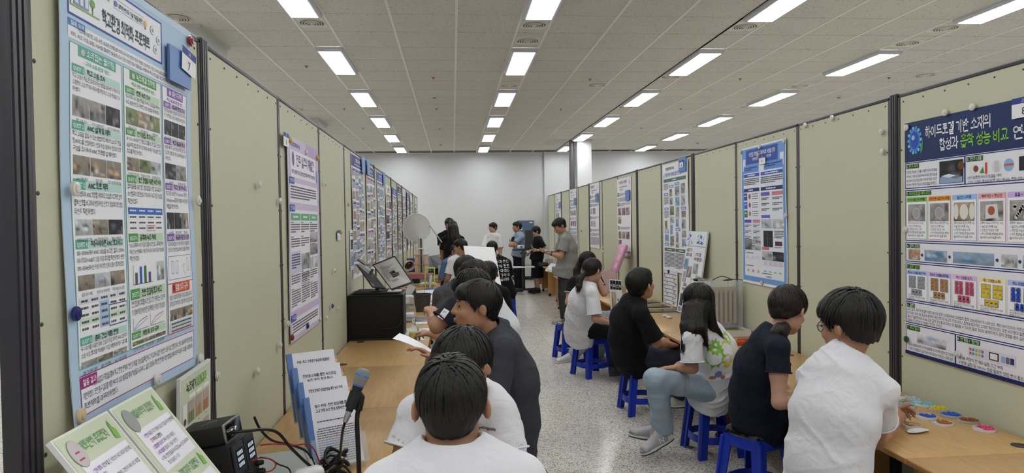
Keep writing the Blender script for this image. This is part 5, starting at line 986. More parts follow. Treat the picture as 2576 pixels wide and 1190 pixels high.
# --- clutter along the left desks
def lathe_thing(name, label, cat, P, prof, m, part='vessel', n=20, extra=None, group=None):
    t = thing(name, label, cat, P, 0, group); MB().lathe(prof, n, cap1=False).build(part, m, t)
    for nm_, pr, m_ in (extra or []): MB().lathe(pr, n).build(nm_, m_, t)
    return t
def onD(px, py, z=None): return onZ(px, py, DZ if z is None else z)
lathe_thing('glass_bottle', 'clear glass bottle with round stopper on the left desk', 'bottle', onD(1042, 858), [(.042, 0), (.043, .01), (.043, .10), (.034, .125), (.016, .14), (.015, .165), (.019, .168)], mglass, 'bottle_body', extra=[('stopper', [(.012, .168), (.02, .178), (.02, .19), (.012, .2), (.004, .203)], mglass), ('label', [(.0437, .03), (.0437, .08)], mat('label_yellow', '#c9c46a', .6)), ('liquid', [(.039, .005), (.039, .06)], mat('liquid_pale', '#dfe6da', .1, alpha=.5))])
lathe_thing('glass_jar', 'clear glass jar behind the bottle on the left desk', 'jar', onD(1035, 798), [(.05, 0), (.052, .01), (.052, .1), (.045, .11)], mglass, 'jar_body', extra=[('jar_lid', [(.046, .11), (.046, .125)], macr)])
lathe_thing('glass_jar', 'second glass jar beside the photo box on the left desk', 'jar', onD(1027, 780), [(.075, 0), (.078, .01), (.078, .13), (.07, .15)], mglass, 'jar_body', extra=[('contents', [(.07, .01), (.068, .08)], mat('contents_grey', '#a9a69e', .7))])
lathe_thing('plastic_cup', 'dark grey plastic cup on the left desk', 'cup', onD(1063, 783), [(.08, 0), (.085, .004), (.10, .19), (.108, .19), (.108, .205), (.10, .205)], mat('cup_dark', '#3a393a', .45, var=.2, vscale=20), 'cup_body')
for P, lab, W_, D_, rz, col in ((onD(1055, 838), 'white printed board with blue sketches lying on the left desk', .34, .55, 0, '#e4e4ea'), (onD(1060, 768), 'white papers lying under the grey cup on the left desk', .4, .5, .05, '#e2e2e4'), (onD(1030, 853), 'loose printed sheet by the photo box corner', .21, .25, .4, '#d9d9de'), (onD(1080, 700), 'fanned white papers on the far left desk', .3, .9, -.3, '#e0e0e2')):
    t = thing('paper_sheet', lab, 'paper', P, rz); MB().box((-W_/2, -D_/2, 0), (W_/2, D_/2, .004)).build('sheet', mat('paper_'+col, col, .6), t)
    mb = MB(); q = random.Random(len(lab))
    for k in range(7): x = q.uniform(-W_*.4, W_*.3); y = q.uniform(-D_*.42, D_*.4); mb.quad((x, y, .0048), (x+W_*.14, y, .0048), (x+W_*.14, y+D_*.05, .0048), (x, y+D_*.05, .0048), 0, srgb(q.choice(('#8f96c0', '#77777f', '#a9a9b4'))))
    mb.build('print', mprint, t)
t = thing('metal_tray', 'grey metal tray on the left desk', 'tray', onD(1048, 806), .02); MB().rbox((-.22, -.12, 0), (.22, .12, .012), .005).build('tray_floor', mat('tray_grey', '#9a9da2', .3, .6), t); MB().tube([(-.22, -.12, .014), (.22, -.12, .014), (.22, .12, .014), (-.22, .12, .014)], .008, 8, closed=True).build('tray_rim', msilver, t)
quadboard('notebook', 'open white notebook propped up on the left desk', 'notebook', [at(1046, 731, 9.4), at(1091, 729, 9.4), at(1093, 756, 9.25), at(1046, 758, 9.25)], .02, mpaper, mat('page_white', '#e6e6e8', .6), .03, [(.47, .02, .5, .98, '#8a94b4')])
quadboard('blue_folder', 'flat blue folder lying on the left desk before the pink box', 'folder', [at(1069, 723, 10.9), at(1098, 722, 10.9), at(1099, 731, 10.3), at(1069, 732, 10.3)], .02, mat('folder_royal', '#3f68b4', .4))
tag(MB().rbox((-.09, -.05, 0), (.09, .05, .03), .005).build('orange_eraser', mat('orange_box', '#c8643c', .5)), 'small orange box behind the blue folder', 'box').location = at(1080, 721, 10.95)
t = thing('equipment_rack', 'black rack with pronged top beside the display book', 'rack', onD(1034, 757)); 
MB().rbox((-.07, -.06, 0), (.07, .06, .14), .006).build('rack_body', mblk, t)
for x in (-.05, -.017, .017, .05): MB().cyl((x, 0, .14), (x, 0, .185), .012, 10).build('prong', mblk, t)
t = thing('sloped_holder', 'black and white sloped document holder by the display book', 'holder', onD(1017, 757)); 
for k in range(4): MB().box((-.05, -.09+.05*k, 0), (.05, -.08+.05*k, .24), M=Matrix.Rotation(.5, 4, 'Y')).build('divider', mblk if k % 2 else mwhite, t)
Pk = onD(1043, 714); Pk.x = -.62
t = thing('pink_box', 'long pink foam slab with wooden top on the far left desk', 'box', Pk); MB().box((-.26, -.16, .10), (.27, .16, .17)).build('slab', mat('foam_pink', '#b06a84', .6), t); MB().box((-.24, -.14, .17), (.18, .14, .19)).build('wood_top', mwood, t)
MB().box((-.18, -.13, 0), (.2, .13, .10)).build('clear_base', mat('base_pale', '#a9b0a2', .4), t); MB().box((-.08, -.133, .02), (.05, -.128, .09)).build('base_label', mblk, t)
tz = Pk.z+.19
t = thing('wooden_tower', 'pale wooden tower frame tied with rubber bands on the pink slab', 'model', (Pk.x+.08, Pk.y, tz))
for sx in (-1, 1): MB().add([(sx*.05, -.05, 0), (sx*.11, -.05, 0), (sx*.125, -.05, .15), (sx*.10, -.05, .31), (sx*.055, -.05, .31), (sx*.05, .05, 0), (sx*.11, .05, 0), (sx*.125, .05, .15), (sx*.10, .05, .31), (sx*.055, .05, .31)], [(0, 1, 2, 3, 4), (9, 8, 7, 6, 5), (0, 5, 6, 1), (1, 6, 7, 2), (2, 7, 8, 3), (3, 8, 9, 4), (4, 9, 5, 0)]).build('side_block', mat('balsa', '#d0b096', .7), t)
for z in (.14, .30): MB().tube([(-.125, -.055, z), (.125, -.055, z), (.125, .055, z), (-.125, .055, z)], .006, 6, closed=True).build('band', mat('rubber_tan', '#b58a4a', .6), t)
t = thing('insect_net', 'round white mesh net on a pale double pole above the far left desk', 'net', (Pk.x+.08, Pk.y+.02, tz))
for x in (-.035, .02): MB().cyl((x, .0, 0), (x, .0, .62), .018, 12).build('pole', mat('pole_white', '#c8c9cb', .4), t)
MB().cyl((-.006, -.016, 0), (-.006, -.016, .58), .012, 8).build('inner_rod', mat('rod_brown', '#5a4638', .5), t); MB().box((-.07, -.03, .40), (.07, .03, .42)).build('cross_clip', mwhite, t)
cN = at(1048, 573, Pk.y+.02)-Vector((Pk.x+.08, Pk.y+.02, tz)); RN = 34.5*Pk.y/FPX
MB().tube([cN+Vector((RN*math.cos(a), 0, RN*math.sin(a))) for a in np.linspace(0, 2*math.pi, 41)[:-1]], .008, 8, closed=True).build('hoop', mat('hoop_white', '#cfcfca', .4), t)
mnet = mat('net_mesh', '#c9cac6', .7, alpha=.62); MB().lathe([(RN, 0), (RN*.97, .03), (RN*.7, .09), (RN*.3, .12), (.002, .125)], 36, cap0=False, cap1=False, M=T(*cN) @ Matrix.Rotation(-math.pi/2, 4, 'X')).build('net_bag', mnet, t); MB().lathe([(RN, -.002), (RN*.5, -.001), (.002, 0)], 36, cap0=False, cap1=False, M=T(*cN) @ Matrix.Rotation(-math.pi/2, 4, 'X')).build('net_face', mnet, t)
MB().lathe([(.05, 0), (.03, -.05)], 12, M=T(cN.x-.006, cN.y, cN.z-RN+.01), cap0=False).build('net_neck', mat('hoop_white'), t)
tag(MB().tube([at(1080, 566, 11.6), at(1111, 609, 11.9)], .011, 8).build('white_stick', mat('pole_white')), 'thin white stick leaning from the round net', 'stick')
t = thing('heat_lamp', 'white round heat lamp with dark red bulb on the far left desk', 'lamp', (onD(1026, 712).x, Pk.y+.02, DZ))
MB().lathe([(.04, 0), (.05, .03), (.09, .09), (.095, .13), (.085, .13)], 24, M=T(0, 0, .36) @ Matrix.Rotation(2.0, 4, 'X') @ Matrix.Rotation(.4, 4, 'Y'), cap1=False).build('shade', mwhite, t); MB().lathe([(.06, 0), (.07, .03), (.045, .06), (.01, .07)], 20, M=T(0, 0, .36) @ Matrix.Rotation(2.0, 4, 'X') @ Matrix.Rotation(.4, 4, 'Y') @ T(0, 0, .06)).build('bulb', mat('bulb_red', '#3a1512', .2), t); MB().tube([(0, .02, 0), (0, .04, .36)], .02, 10).build('stem', mwhite, t); MB().lathe([(.07, 0), (.07, .02), (.02, .03)], 18).build('base', mwhite, t)
for i, (px, w_) in enumerate(((1022, .16), (1037, .1))): tag(MB().rbox((-w_/2, -.03, 0), (w_/2, .03, .32), .004).build('file_box', mat('file_blue', '#33478a', .45) if i else mat('file_slate', '#4a4d5c', .5)), ('slate grey' if i == 0 else 'blue')+' upright file box standing on the far left desk', 'file').location = (onD(px, 690).x, 14.3, DZ)
quadboard('catalog', 'open grey catalogue standing on the far left desk, left page', 'catalogue', [at(1060, 638, 13.6), at(1078, 645, 13.9), at(1092, 676, 13.8), at(1066, 678, 13.4)], .012, mat('catalog_grey', '#8f939c', .5), mat('catalog_page', '#82868e', .5), .06)
quadboard('catalog', 'right page of the open catalogue with dark photo grid', 'catalogue', [at(1079, 645, 13.9), at(1109, 639, 13.6), at(1113, 670, 13.4), at(1092, 677, 13.7)], .012, mat('catalog_grey'), mat('catalog_face', '#a5a7aa', .5), .05, [(.2+.26*i, .25+.24*j, .42+.26*i, .44+.24*j, '#4b4846') for i in range(3) for j in range(3)])
tag(MB().rbox((-.13, -.1, 0), (.13, .1, .14), .01).build('black_case', mblk), 'small black case before the open catalogue', 'case').location = onD(1088, 689)
t = thing('cable_bundle', 'green and white connectors heaped beside the wooden tower', 'cables', onD(1074, 690))
for k, cm in enumerate(('#2f7a4a', '#d9dada', '#3a4fa8', '#7ab03a')): MB().tube(spline([(.04*k-.06, 0, .0), (.03*k-.08, .02, .10+.03*k), (.05*k-.02, 0, .16), (.06+.02*k, -.02, .06)], 5), .014, 7).build('wire', mat('wire_'+cm, cm, .5), t)
t = thing('bottle_rig', 'yellow framed clear bottle rig at the edge of the left desk', 'rig', (-.36, 10.6, DZ))
for x in (-.07, .07):
    for y in (-.05, .05): MB().cyl((x, y, 0), (x, y, .36), .008, 8).build('rod', mat('lime_rod', '#b7c85a', .4), t)
for z in (.11, .35): MB().tube([(-.07, -.05, z), (.07, -.05, z), (.07, .05, z), (-.07, .05, z)], .006, 6, closed=True).build('rail', mat('lime_rod'), t)
MB().lathe([(.035, .02), (.04, .05), (.038, .22), (.02, .27)], 16).build('flask', mglass, t); MB().cyl((.0, 0, .05), (.02, 0, .24), .012, 8).build('bright_tube', mat('tube_white', '#f0f2f2', .2), t); MB().lathe([(.08, 0), (.08, .02)], 16).build('foot', mblk, t)
tag(MB().rbox((-.035, -.012, 0), (.05, .012, .24), .006).build('pale_divider', mat('panel_pale', '#b9bfbe', .4)), 'pale upright panel beside the open catalogue', 'panel').location = (-.25, 13.0, DZ+.0)
tag(MB().box((-.15, -.3, 0), (.15, .3, .01), M=Rz(.5)).build('cardboard', mat('cardboard', '#b58e5e', .8)), 'brown cardboard sheet on the far left desk', 'cardboard').location = onD(1092, 700)+Vector((0, 0, .012))
for i, (px, py, col) in enumerate(((1088, 716, '#b99a72'), (1100, 712, '#9a7a55'), (1093, 722, '#d0c4ae'), (1102, 742, '#7fc0a0'), (1098, 752, '#c9cfe0'), (1085, 708, '#c9b89a'))):
    t = thing('craft_part', ('tan', 'brown', 'cream', 'green', 'pale blue', 'beige')[i]+' craft piece lying in the left desk clutter', 'craft piece', onD(px, py), .5*i); MB().rbox((-.06, -.03, 0), (.06, .03, .03+.012*i), .006).build('block', mat('craft_'+col, col, .6), t); MB().tube([(-.06, 0, .03), (0, .02, .07), (.07, 0, .03)], .006, 6).build('strip', mat('craft_'+col), t)
# --- sheet of paper held by the one in charcoal
q = lambda u, v: at(1005+95*u-18*v, 838+52*u*(.6+.4*u)+14*v-10*u*v, 3.62-.12*v)
mb = MB(); n_ = 8; mb.add([q(i/n_, j/4) for j in range(5) for i in range(n_+1)], [(j*(n_+1)+i, j*(n_+1)+i+1, (j+1)*(n_+1)+i+1, (j+1)*(n_+1)+i) for j in range(4) for i in range(n_)], 0, True)
tag(mb.build('held_paper', mpaper), 'curved white sheet of paper held over the left desk', 'paper')
# --- white foam board, phones and tablets
quadboard('foam_board', 'large blank white foam board held upright among the seated group', 'board', [at(1166, 618, 8.2), at(1243, 622, 8.2), at(1273, 782, 7.4), at(1196, 790, 7.4)], .012, mfoam)
quadboard('tablet', 'dark tablet clasped by the person in the pale blue shirt', 'tablet', [at(1288, 597, 16.62), at(1297, 594, 16.75), at(1295, 606, 16.72), at(1287, 609, 16.6)], .015, mdark)
quadboard('phone', 'phone held by the person in the grey shirt', 'phone', [at(1362, 629, 11.1), at(1376, 625, 11.15), at(1378, 631, 10.95), at(1365, 635, 10.9)], .009, mblk, mat('phone_screen', '#9fa6b0', .15), .05)
quadboard('phone', 'phone held by the person in the black dress', 'phone', [at(1335, 616, 15.9), at(1338, 616, 15.95), at(1344, 627, 15.9), at(1341, 628, 15.85)], .012, mat('phone_back', '#6d7078', .3))
# --- rolling stand with speaker
t = thing('rolling_stand', 'black rolling stand with crossbar and casters near the back wall', 'stand', (1.62, 15.95, 0))
MB().rbox((-.27, -.03, .09), (.27, .03, .14), .006).build('base_bar', mblk, t); MB().rbox((-.24, .16, .07), (.22, .24, .12), .006).build('base_bar', mblk, t); MB().rbox((-.05, .0, .10), (.05, .2, .13), .006).build('base_link', mblk, t); MB().rbox((-.045, .02, .12), (.025, .09, 1.02), .006).build('column', mblk, t)
for x in (-.21, .21): MB().cyl((x, -.02, .045), (x, .02, .045), .043, 16).build('caster', mblk, t)
MB().rbox((-.26, .0, 1.015), (.14, .16, 1.045), .006).build('top_shelf', mblk, t); MB().rbox((-.25, -.12, .62), (.24, .16, .645), .005).build('middle_shelf', mwhite, t); MB().cyl((-.08, .055, .95), (.06, .055, .95), .02, 10).build('clamp', mblk, t)
t = thing('loudspeaker', 'tall black box speaker on the rolling stand', 'speaker', (1.745, 16.03, 1.045-.03)); MB().rbox((-.08, -.07, .03), (.09, .08, .47), .008).build('cabinet', mblk, t); MB().box((-.07, -.074, .05), (.08, -.070, .45)).build('grille', mdark, t)
t = thing('projector', 'small white and blue device on the rolling stand shelf', 'device', (1.56, 16.02, 1.046)); MB().rbox((-.08, -.05, 0), (.08, .05, .09), .03, seg=3).build('shell', mwhite, t); MB().lathe([(.035, 0), (.035, .01)], 16, M=T(.01, -.051, .05) @ Matrix.Rotation(math.pi/2, 4, 'X')).build('lens_ring', mat('lens_blue', '#4a78c0', .3), t)
t = thing('notice_board', 'slate blue notice board with grey frame at the back wall', 'board', (2.12, 19.96, 1.18)); MB().box((-.27, -.02, 0), (.20, 0, .52)).build('felt', mat('felt_blue', '#56688a', .8), t); MB().tube([(-.27, -.02, 0), (.21, -.02, 0), (.21, -.02, .53), (-.27, -.02, .53)], .012, 6, closed=True).build('frame', msilver, t); MB().box((.08, -.026, .46), (.17, -.021, .49)).build('name_tag', mwhite, t); MB().box((-.23, -.026, .26), (-.13, -.021, .44)).build('notice', mpaper, t)
# ================================================================== RIGHT DESKS
# --- petri dishes
mdish = mat('dish_clear', '#e6eaec', .08, alpha=.35); mdishw = mat('dish_white', '#dcdad8', .4)
def dish(px, py, col, lab, full=1., white=False, rad=.046, seed=0, z=0.):
    P = onZ(px, py, DZ+.003); t = thing('petri_dish', lab, 'petri dish', (P.x, P.y, DZ+z), 0, 'petri dishes on the right desk')
    MB().lathe([(rad, 0), (rad+.001, .001), (rad+.001, .013), (rad-.001, .013), (rad-.001, .0022), (.001, .0022)], 32, cap1=False).build('dish', mdishw if white else mdish, t)
    if white: MB().lathe([(rad*.93, .0024), (rad*.93, .003)], 28).build('filter_paper', mat('filter_paper', '#e2e0de', .8), t)
    if col:
        r_ = random.Random(seed+px); mb = MB()
        for k in range(60):
            a = r_.random()*6.28; q = rad*.86*math.sqrt(r_.random()); x, y = q*math.cos(a), q*math.sin(a)
            if full < 1 and x < rad*(1-2*full): continue
            rr_ = r_.uniform(.0045, .0075); mb.lathe([(rr_*.2, 0), (rr_, rr_*.6), (rr_*.8, rr_*1.3), (rr_*.2, rr_*1.7)], 7, M=T(x, y, .003+r_.uniform(0, .004)))
        o = mb.build('gel_beads', mat('gel_'+col, col, .18, spec=.6), t); o['kind'] = 'stuff'
    return t
dish(2253, 1003, None, 'white lid shaped dish beside the forearm on the right desk', white=True); dish(2294, 1005, '#c9c2c2', 'clear dish of colourless gel beads near the partition'); dish(2278, 1022, '#5fb6c8', 'dish of pale cyan gel nearest the forearm', .9, True); dish(2327, 1019, '#7cc0c8', 'dish of pale teal gel nearer the partition', .8, True); dish(2308, 1014, '#8fc4cc', 'small overlapped pale teal dish', .9, False, .036)
dish(2361, 1031, '#d8c21c', 'dish of bright yellow gel beads'); dish(2330, 1050, '#1f55c0', 'dish of cobalt blue gel, half filled', .62, True); dish(2393, 1046, '#1f5ac4', 'dish heaped with cobalt blue gel near the partition', .95); dish(2371, 1066, '#a8632a', 'white dish of amber gel', .62, True); dish(2436, 1060, '#8f4a22', 'dish of dark brown gel with white label', .9); dish(2476, 1081, '#e2407a', 'dish of bright pink gel', .68, True); dish(2291, 1071, '#c8a070', 'white dish of tan shavings by the elbow', .6, True); dish(2266, 1036, None, 'small white cup between the hands and the dishes', white=True, rad=.026)
P = onZ(2310, 1088, DZ); t = thing('plastic_boat', 'curled white weighing boat at the front of the petri dishes', 'tray', (P.x, P.y, DZ), .3); mb = MB(); vs = []
for j in range(9):
    for i in range(13): u = -1+2*i/12; v = -1+2*j/8; w_ = max(0, 1-abs(u)**2.2); vs.append((u*.065, v*.028*w_**.5, .002+.010*v*v*w_+.006*u*u*abs(u)))
mb.add(vs, [(j*13+i, j*13+i+1, (j+1)*13+i+1, (j+1)*13+i) for j in range(8) for i in range(12)], 0, True); mb.build('boat', mdishw, t)
# --- acrylic tank with wooden frames
t = thing('acrylic_tank', 'clear acrylic tank holding wooden slats on the right desk', 'tank', (2.42, 6.16, DZ+.056))
for a_, b_ in (((-.145, -.16, 0), (.145, -.156, .41)), ((-.145, .156, 0), (.145, .16, .41)), ((-.145, -.16, 0), (-.141, .16, .41)), ((.141, -.16, 0), (.145, .16, .41)), ((-.145, -.16, 0), (.145, .16, .004)), ((-.147, -.162, .41), (.147, .162, .414))): MB().box(a_, b_).build('pane', macr, t)
for x, y in ((-.143, -.158), (.143, -.158), (-.143, .158), (.143, .158)): MB().box((x-.003, y-.003, 0), (x+.003, y+.003, .412)).build('corner_strip', mat('acrylic_edge', '#dfe6e8', .1, alpha=.45), t)
for k in range(6): MB().box((-.118+.042*k, -.10, .03), (-.098+.042*k, .12, .33)).build('slat', mat('slat_pale', '#bfa283', .7, var=.12, vscale=30), t)
for k in range(5): MB().box((-.097+.042*k, -.08, .04), (-.077+.042*k, .10, .30)).build('slat', mat('slat_brown', '#6b4028', .7, var=.15, vscale=30), t)
MB().box((-.12, -.105, .33), (.115, -.085, .355)).build('crosspiece', mat('slat_pale'), t)
t = thing('storage_tray', 'white tray with yellow contents under the acrylic tank', 'tray', (2.40, 6.10, DZ)); MB().rbox((-.16, -.30, 0), (.165, .24, .012), .004).build('tray_floor', mwhite, t); MB().box((-.16, -.30, .01), (.165, -.292, .055)).build('tray_wall', mwhite, t); MB().box((-.16, -.30, .01), (-.152, .24, .055)).build('tray_wall', mwhite, t); MB().box((.157, -.30, .01), (.165, .24, .055)).build('tray_wall', mwhite, t); MB().box((-.16, .232, .01), (.165, .24, .055)).build('tray_wall', mwhite, t); MB().rbox((-.14, -.27, .012), (.14, -.16, .045), .01).build('contents', mat('yellow_pulp', '#b9a52f', .6), t)
for i, (px, py) in enumerate(((1860, 868), (1872, 862))): tag(MB().rbox((-.05, -.035, 0), (.05, .035, .035), .008, M=Rz(.4*i)).build('snack_packet', mat('packet_orange', '#b8461f', .3)), ('front' if i == 0 else 'rear')+' orange packet beside the white tray', 'packet').location = onD(px, py)
tag(MB().tube(spline([(2.33, 6.1, 1.119), (2.36, 6.05, 1.145), (2.42, 6.08, 1.15), (2.47, 6.0, 1.125), (2.40, 6.02, 1.12), (2.5, 6.1, 1.122), (2.57, 6.0, 1.12)], 7), .004, 6).build('tank_cable', mcab), 'black cable coiled on top of the acrylic tank', 'cable')
tag(MB().tube(spline([at(1882, 766, 6.0), at(1890, 768, 5.98), at(1895, 785, 5.97), at(1889, 800, 5.96), at(1897, 825, 5.95), at(1888, 840, 5.95)], 7), .004, 6).build('white_cable', mat('cable_white', '#dcdcd8', .5)), 'white cable hanging down beside the acrylic tank', 'cable')
t = thing('control_box', 'white box with black fan on top beside the acrylic tank', 'box', (2.40, 6.62, DZ)); MB().rbox((-.07, -.08, 0), (.08, .08, .42), .006).build('case', mwhite, t); MB().lathe([(.06, 0), (.062, .02), (.05, .024)], 24, M=T(0, 0, .42)).build('fan', mblk, t); MB().lathe([(.02, .024), (.018, .03)], 14, M=T(0, 0, .42)).build('fan_hub', mdark, t)
# --- handwritten board leaning on the partition
TLb = onX(1731, 581, 2.575); s = board('tall handwritten white board with photos leaning on the right partition', TLb, (0, -1, 0), (.13, -.07, 1), .60, .90, '#e6e6ec', .014)
s.rect(.01, .01, .59, .15, '#dfe8ea', 1); s.frame(0, 0, .6, .9, '#c9c9d0', .004, 2); s.line([(.01, .16), (.59, .162)], '#555560', .004, 3)
r = random.Random(5)
for x0, n_ in ((.04, 10), (.36, 14)):
    for k in range(n_): a, b = x0+r.uniform(0, .16), .03+r.uniform(0, .10); s.line([(a, b), (a+r.uniform(-.05, .05), b+r.uniform(-.03, .03)), (a+r.uniform(-.05, .05), b+r.uniform(-.03, .03))], '#4a5fc0', .007, 4)
for (u, v, t_) in ((.05, .22, '① 벌집의 구조'), (.05, .27, '관찰하고 실험'), (.33, .26, '② 기르고 관찰'), (.31, .31, '스마트 벌통 만들기'), (.08, .60, '관찰 일지'), (.06, .65, '생각해 보기'), (.38, .60, '벌집 모형')): s.text(t_.replace('① ', '1 ').replace('② ', '2 '), u, v, .036, '#3a3a44', 4, True, sx=.8)
for k, (a, b, c, d, pl) in enumerate(((.03, .30, .15, .42, 'blue'), (.15, .38, .28, .50, 'hall'), (.32, .34, .46, .45, 'lab'), (.04, .44, .14, .56, 'lab'), (.30, .50, .42, .62, 'class'), (.42, .46, .56, .57, 'lab'), (.05, .69, .14, .82, 'dark'), (.17, .69, .26, .82, 'hall'))): s.photo(a, b, c, d, PAL[pl], 800+k, 4, 8)
s.text('탐구', .04, .88, .05, '#2a2f9a', 4, True); done(s)
# --- hanging leaflets
for i, (px, py, W_, H_, lab) in enumerate(((1673, 679, .34, .52, 'long printed leaflet hanging below the tall poster, nearer the viewer' if False else 'long printed leaflet with blue clip hanging below the tall poster'), (1694, 683, .20, .40, 'narrow colourful leaflet hanging beside the long leaflet'))):
    P = onX(px, py, XPR); s = Sheet((XPR-.012, P.y, P.z), (0, -1, 0), (-1, 0, 0), (0, 0, 1), W_, H_, lambda u, v: .004+.05*(max(0, v-.2)/.4)**2+.01*math.sin(u*15))
    for k in range(10):
        v = .03+k*.045
        if v < H_-.04: s.dashes(.02, v, W_-.03, .010, '#7a7a86', k, 3); s.rect(.03+.05*(k % 3), v+.014, .08+.05*(k % 3), v+.034, ('#c0675a', '#8aa8d0', '#d8b86a', '#7ab08a')[(k+i) % 4] if i or k % 3 == 0 else '#b8bcc4', 3)
    s.finish('leaflet', lab, 'leaflet', '#e6e6ec')
P = onX(1686, 683, XPR); tag(MB().rbox((-.02, -.015, -.02), (.0, .015, .02), .005).build('binder_clip', mat('clip_blue', '#20306f', .4)), 'dark blue clip holding the long leaflet', 'clip').location = (XPR-.01, P.y, P.z)
# --- black pads, earbud case, signs
for i, y in enumerate((7.62, 8.05, 8.48)):
    t = thing('writing_tablet', ('nearest', 'middle', 'farthest')[i]+' of three flat black writing tablets on the right desk', 'tablet', (2.32, y, DZ), .06*(i-1), 'black writing tablets'); MB().rbox((-.20, -.13, 0), (.20, .13, .008), .003).build('slab', mat('tablet_black', '#1d1e20', .3), t); MB().box((-.17, -.10, .008), (.17, .12, .0086)).build('surface', mat('tablet_face', '#26282b', .22), t)
for i, (px, py) in enumerate(((1673, 797), (1683, 801))):
    t = thing('earbud_case', ('left' if i == 0 else 'right')+' of two small round white cases on the right desk', 'case', onD(px, py)); MB().lathe([(.022, 0), (.03, .006), (.031, .014), (.026, .022), (.008, .025)], 20).build('shell', mwhite, t); MB().lathe([(.0312, .0125), (.0312, .0135)], 20).build('seam', mgrey, t)
s = board('white placard with black letter blocks and photo standing at the right desk edge', at(1533, 702, 7.72), (.93, .30, -.12), (-.03, .06, 1), .155, .52, '#dcdce0', .01)
for k in range(4): s.rect(.006+.037*k, .012, .040+.037*k, .115, '#1e1e22', 1); s.text('의뢰인찾'[k], .009+.037*k, .085, .032, '#e4e4e8', 3, True, sx=.9)
s.photo(.015, .14, .075, .33, PAL['sepia'], 870, 2, 8); s.text('공감', .085, .24, .032, '#26262c', 2, True); s.text('실험', .085, .29, .032, '#26262c', 2, True); s.block(.02, .36, .14, .50, .008, 2, '#77777f', 3, 2); done(s)
s = board('small white card with green corner standing on the right desk', at(1574, 716, 8.4), (.9, -.35, 0), (0, .25, 1), .18, .22, '#e4e6e6', .006); s.poly([(0, 0), (.09, 0), (.0, .06)], '#8cc08a', 1); s.text('벌 보호', .03, .11, .03, '#5a6a9a', 2, True); s.block(.03, .13, .15, .20, .008, 2, '#77777f', 4, 2); done(s)
# --- pink storage box with open lid
t = thing('storage_box', 'translucent pale pink storage box with its lid open on the right desk', 'box', (2.20, 10.05, DZ)); mpk = mat('pink_clear', '#e3c6cc', .25, alpha=.75); mpl = mat('pink_lid', '#cf93ad', .3)
for a_, b_ in (((-.14, -.2, 0), (.14, -.194, .28)), ((-.14, .194, 0), (.14, .2, .28)), ((-.14, -.2, 0), (-.134, .2, .28)), ((.134, -.2, 0), (.14, .2, .28)), ((-.14, -.2, 0), (.14, .2, .006))): MB().box(a_, b_).build('wall', mpk, t)
ld = MB().rbox((-.015, -.2, 0), (.03, .2, .42), .01, M=T(.14, 0, .28) @ Matrix.Rotation(.38, 4, 'Y')).build('lid', mpl, t)
for z in (.05, .17, .29): MB().rbox((-.02, -.15, z), (-.012, -.02, z+.08), .004, M=T(.14, 0, .28) @ Matrix.Rotation(.38, 4, 'Y')).build('lid_rib', mat('pink_pale', '#e6b4cc', .3), ld)
# --- far right desk things
t = thing('white_bag', 'crumpled white cloth bag on the far right desk', 'bag', (2.08, 14.2, DZ)); mb = MB(); vs = []
for j in range(9):
    for i in range(16): a = 2*math.pi*i/16; v = j/8; R_ = .17*math.cos(v*1.45)*(1+.22*math.sin(a*5+j)); vs.append((R_*math.cos(a), R_*math.sin(a)*1.4, .15*math.sin(v*1.5)*(1+.15*math.sin(a*3))))
mb.add(vs, [(j*16+i, j*16+(i+1) % 16, (j+1)*16+(i+1) % 16, (j+1)*16+i) for j in range(8) for i in range(16)], 0, True); mb.build('cloth', mat('bag_white', '#d4d4d6', .8), t)
for i, (x, y, w_) in enumerate(((2.15, 15.0, .2), (2.3, 15.5, .28), (2.05, 15.9, .22))): tag(MB().rbox((-w_/2, -.1, 0), (w_/2, .1, .09), .02).tube(spline([(-w_/2, -.11, .02), (0, -.16, .04), (w_/2, -.11, .06)], 5), .012, 6).build('cable_bag', mblk), ('nearest', 'middle', 'farthest')[i]+' black gear pouch on the far right desk', 'pouch').location = (x, y, DZ)
tag(MB().rbox((-.1, -.004, 0), (.1, .004, .13), .002).build('name_stand', mwhite), 'small white card standing on the far right desk', 'card').location = (2.3, 16.6, DZ)
lathe_thing('green_jar', 'small greenish jar at the front of the far right desk', 'jar', (1.98, 13.6, DZ), [(.05, 0), (.05, .12), (.045, .13)], mat('jar_green', '#7d9060', .3, alpha=.8), 'jar_body')
lathe_thing('white_bin', 'tall white bin under the far right desk', 'bin', (2.06, 12.9, 0), [(.05, 0), (.055, .01), (.07, .40), (.085, .42), (.085, .45), (.06, .46)], mwhite, 'bin_body')

# --- more loose papers and small gear heaped on the left desks
rq = random.Random(12)
for i, (px, py, w_, d_, h_, col, nm_) in enumerate(((1018, 800, .10, .16, .05, '#d9dadb', 'white plastic tub'), (1075, 812, .13, .18, .004, '#e4e4e6', 'white form sheet'), (1090, 793, .10, .10, .05, '#cfd3d6', 'pale parts box'), (1085, 770, .10, .16, .03, '#e0e0e2', 'white flat carton'), (1020, 762, .12, .2, .09, '#c9ccce', 'light grey carton'), (1095, 735, .12, .2, .02, '#d8d2c4', 'cream envelope'), (1075, 720, .12, .3, .05, '#c7b79c', 'tan cardboard tray'), (1105, 760, .08, .2, .05, '#6a3f3a', 'maroon case'))):
    t = thing('desk_clutter', nm_+' among the papers on the left desk', 'clutter', onD(px, py), rq.uniform(-.3, .3)); MB().rbox((-w_, -d_/2, 0), (w_, d_/2, h_), min(.006, h_*.4)).build('body', mat('clutter_'+col, col, .55), t)
    if h_ > .02: MB().rbox((-w_*.9, -d_*.45, h_), (w_*.9, d_*.45, h_+.004), .002).build('lid', mat('clutter_lid', '#e2e2e4', .5), t)
    else: MB().box((-w_*.5, -d_*.3, h_), (w_*.4, -d_*.2, h_+.0008)).build('print', mat('clutter_ink', '#7d7f8a', .6), t)
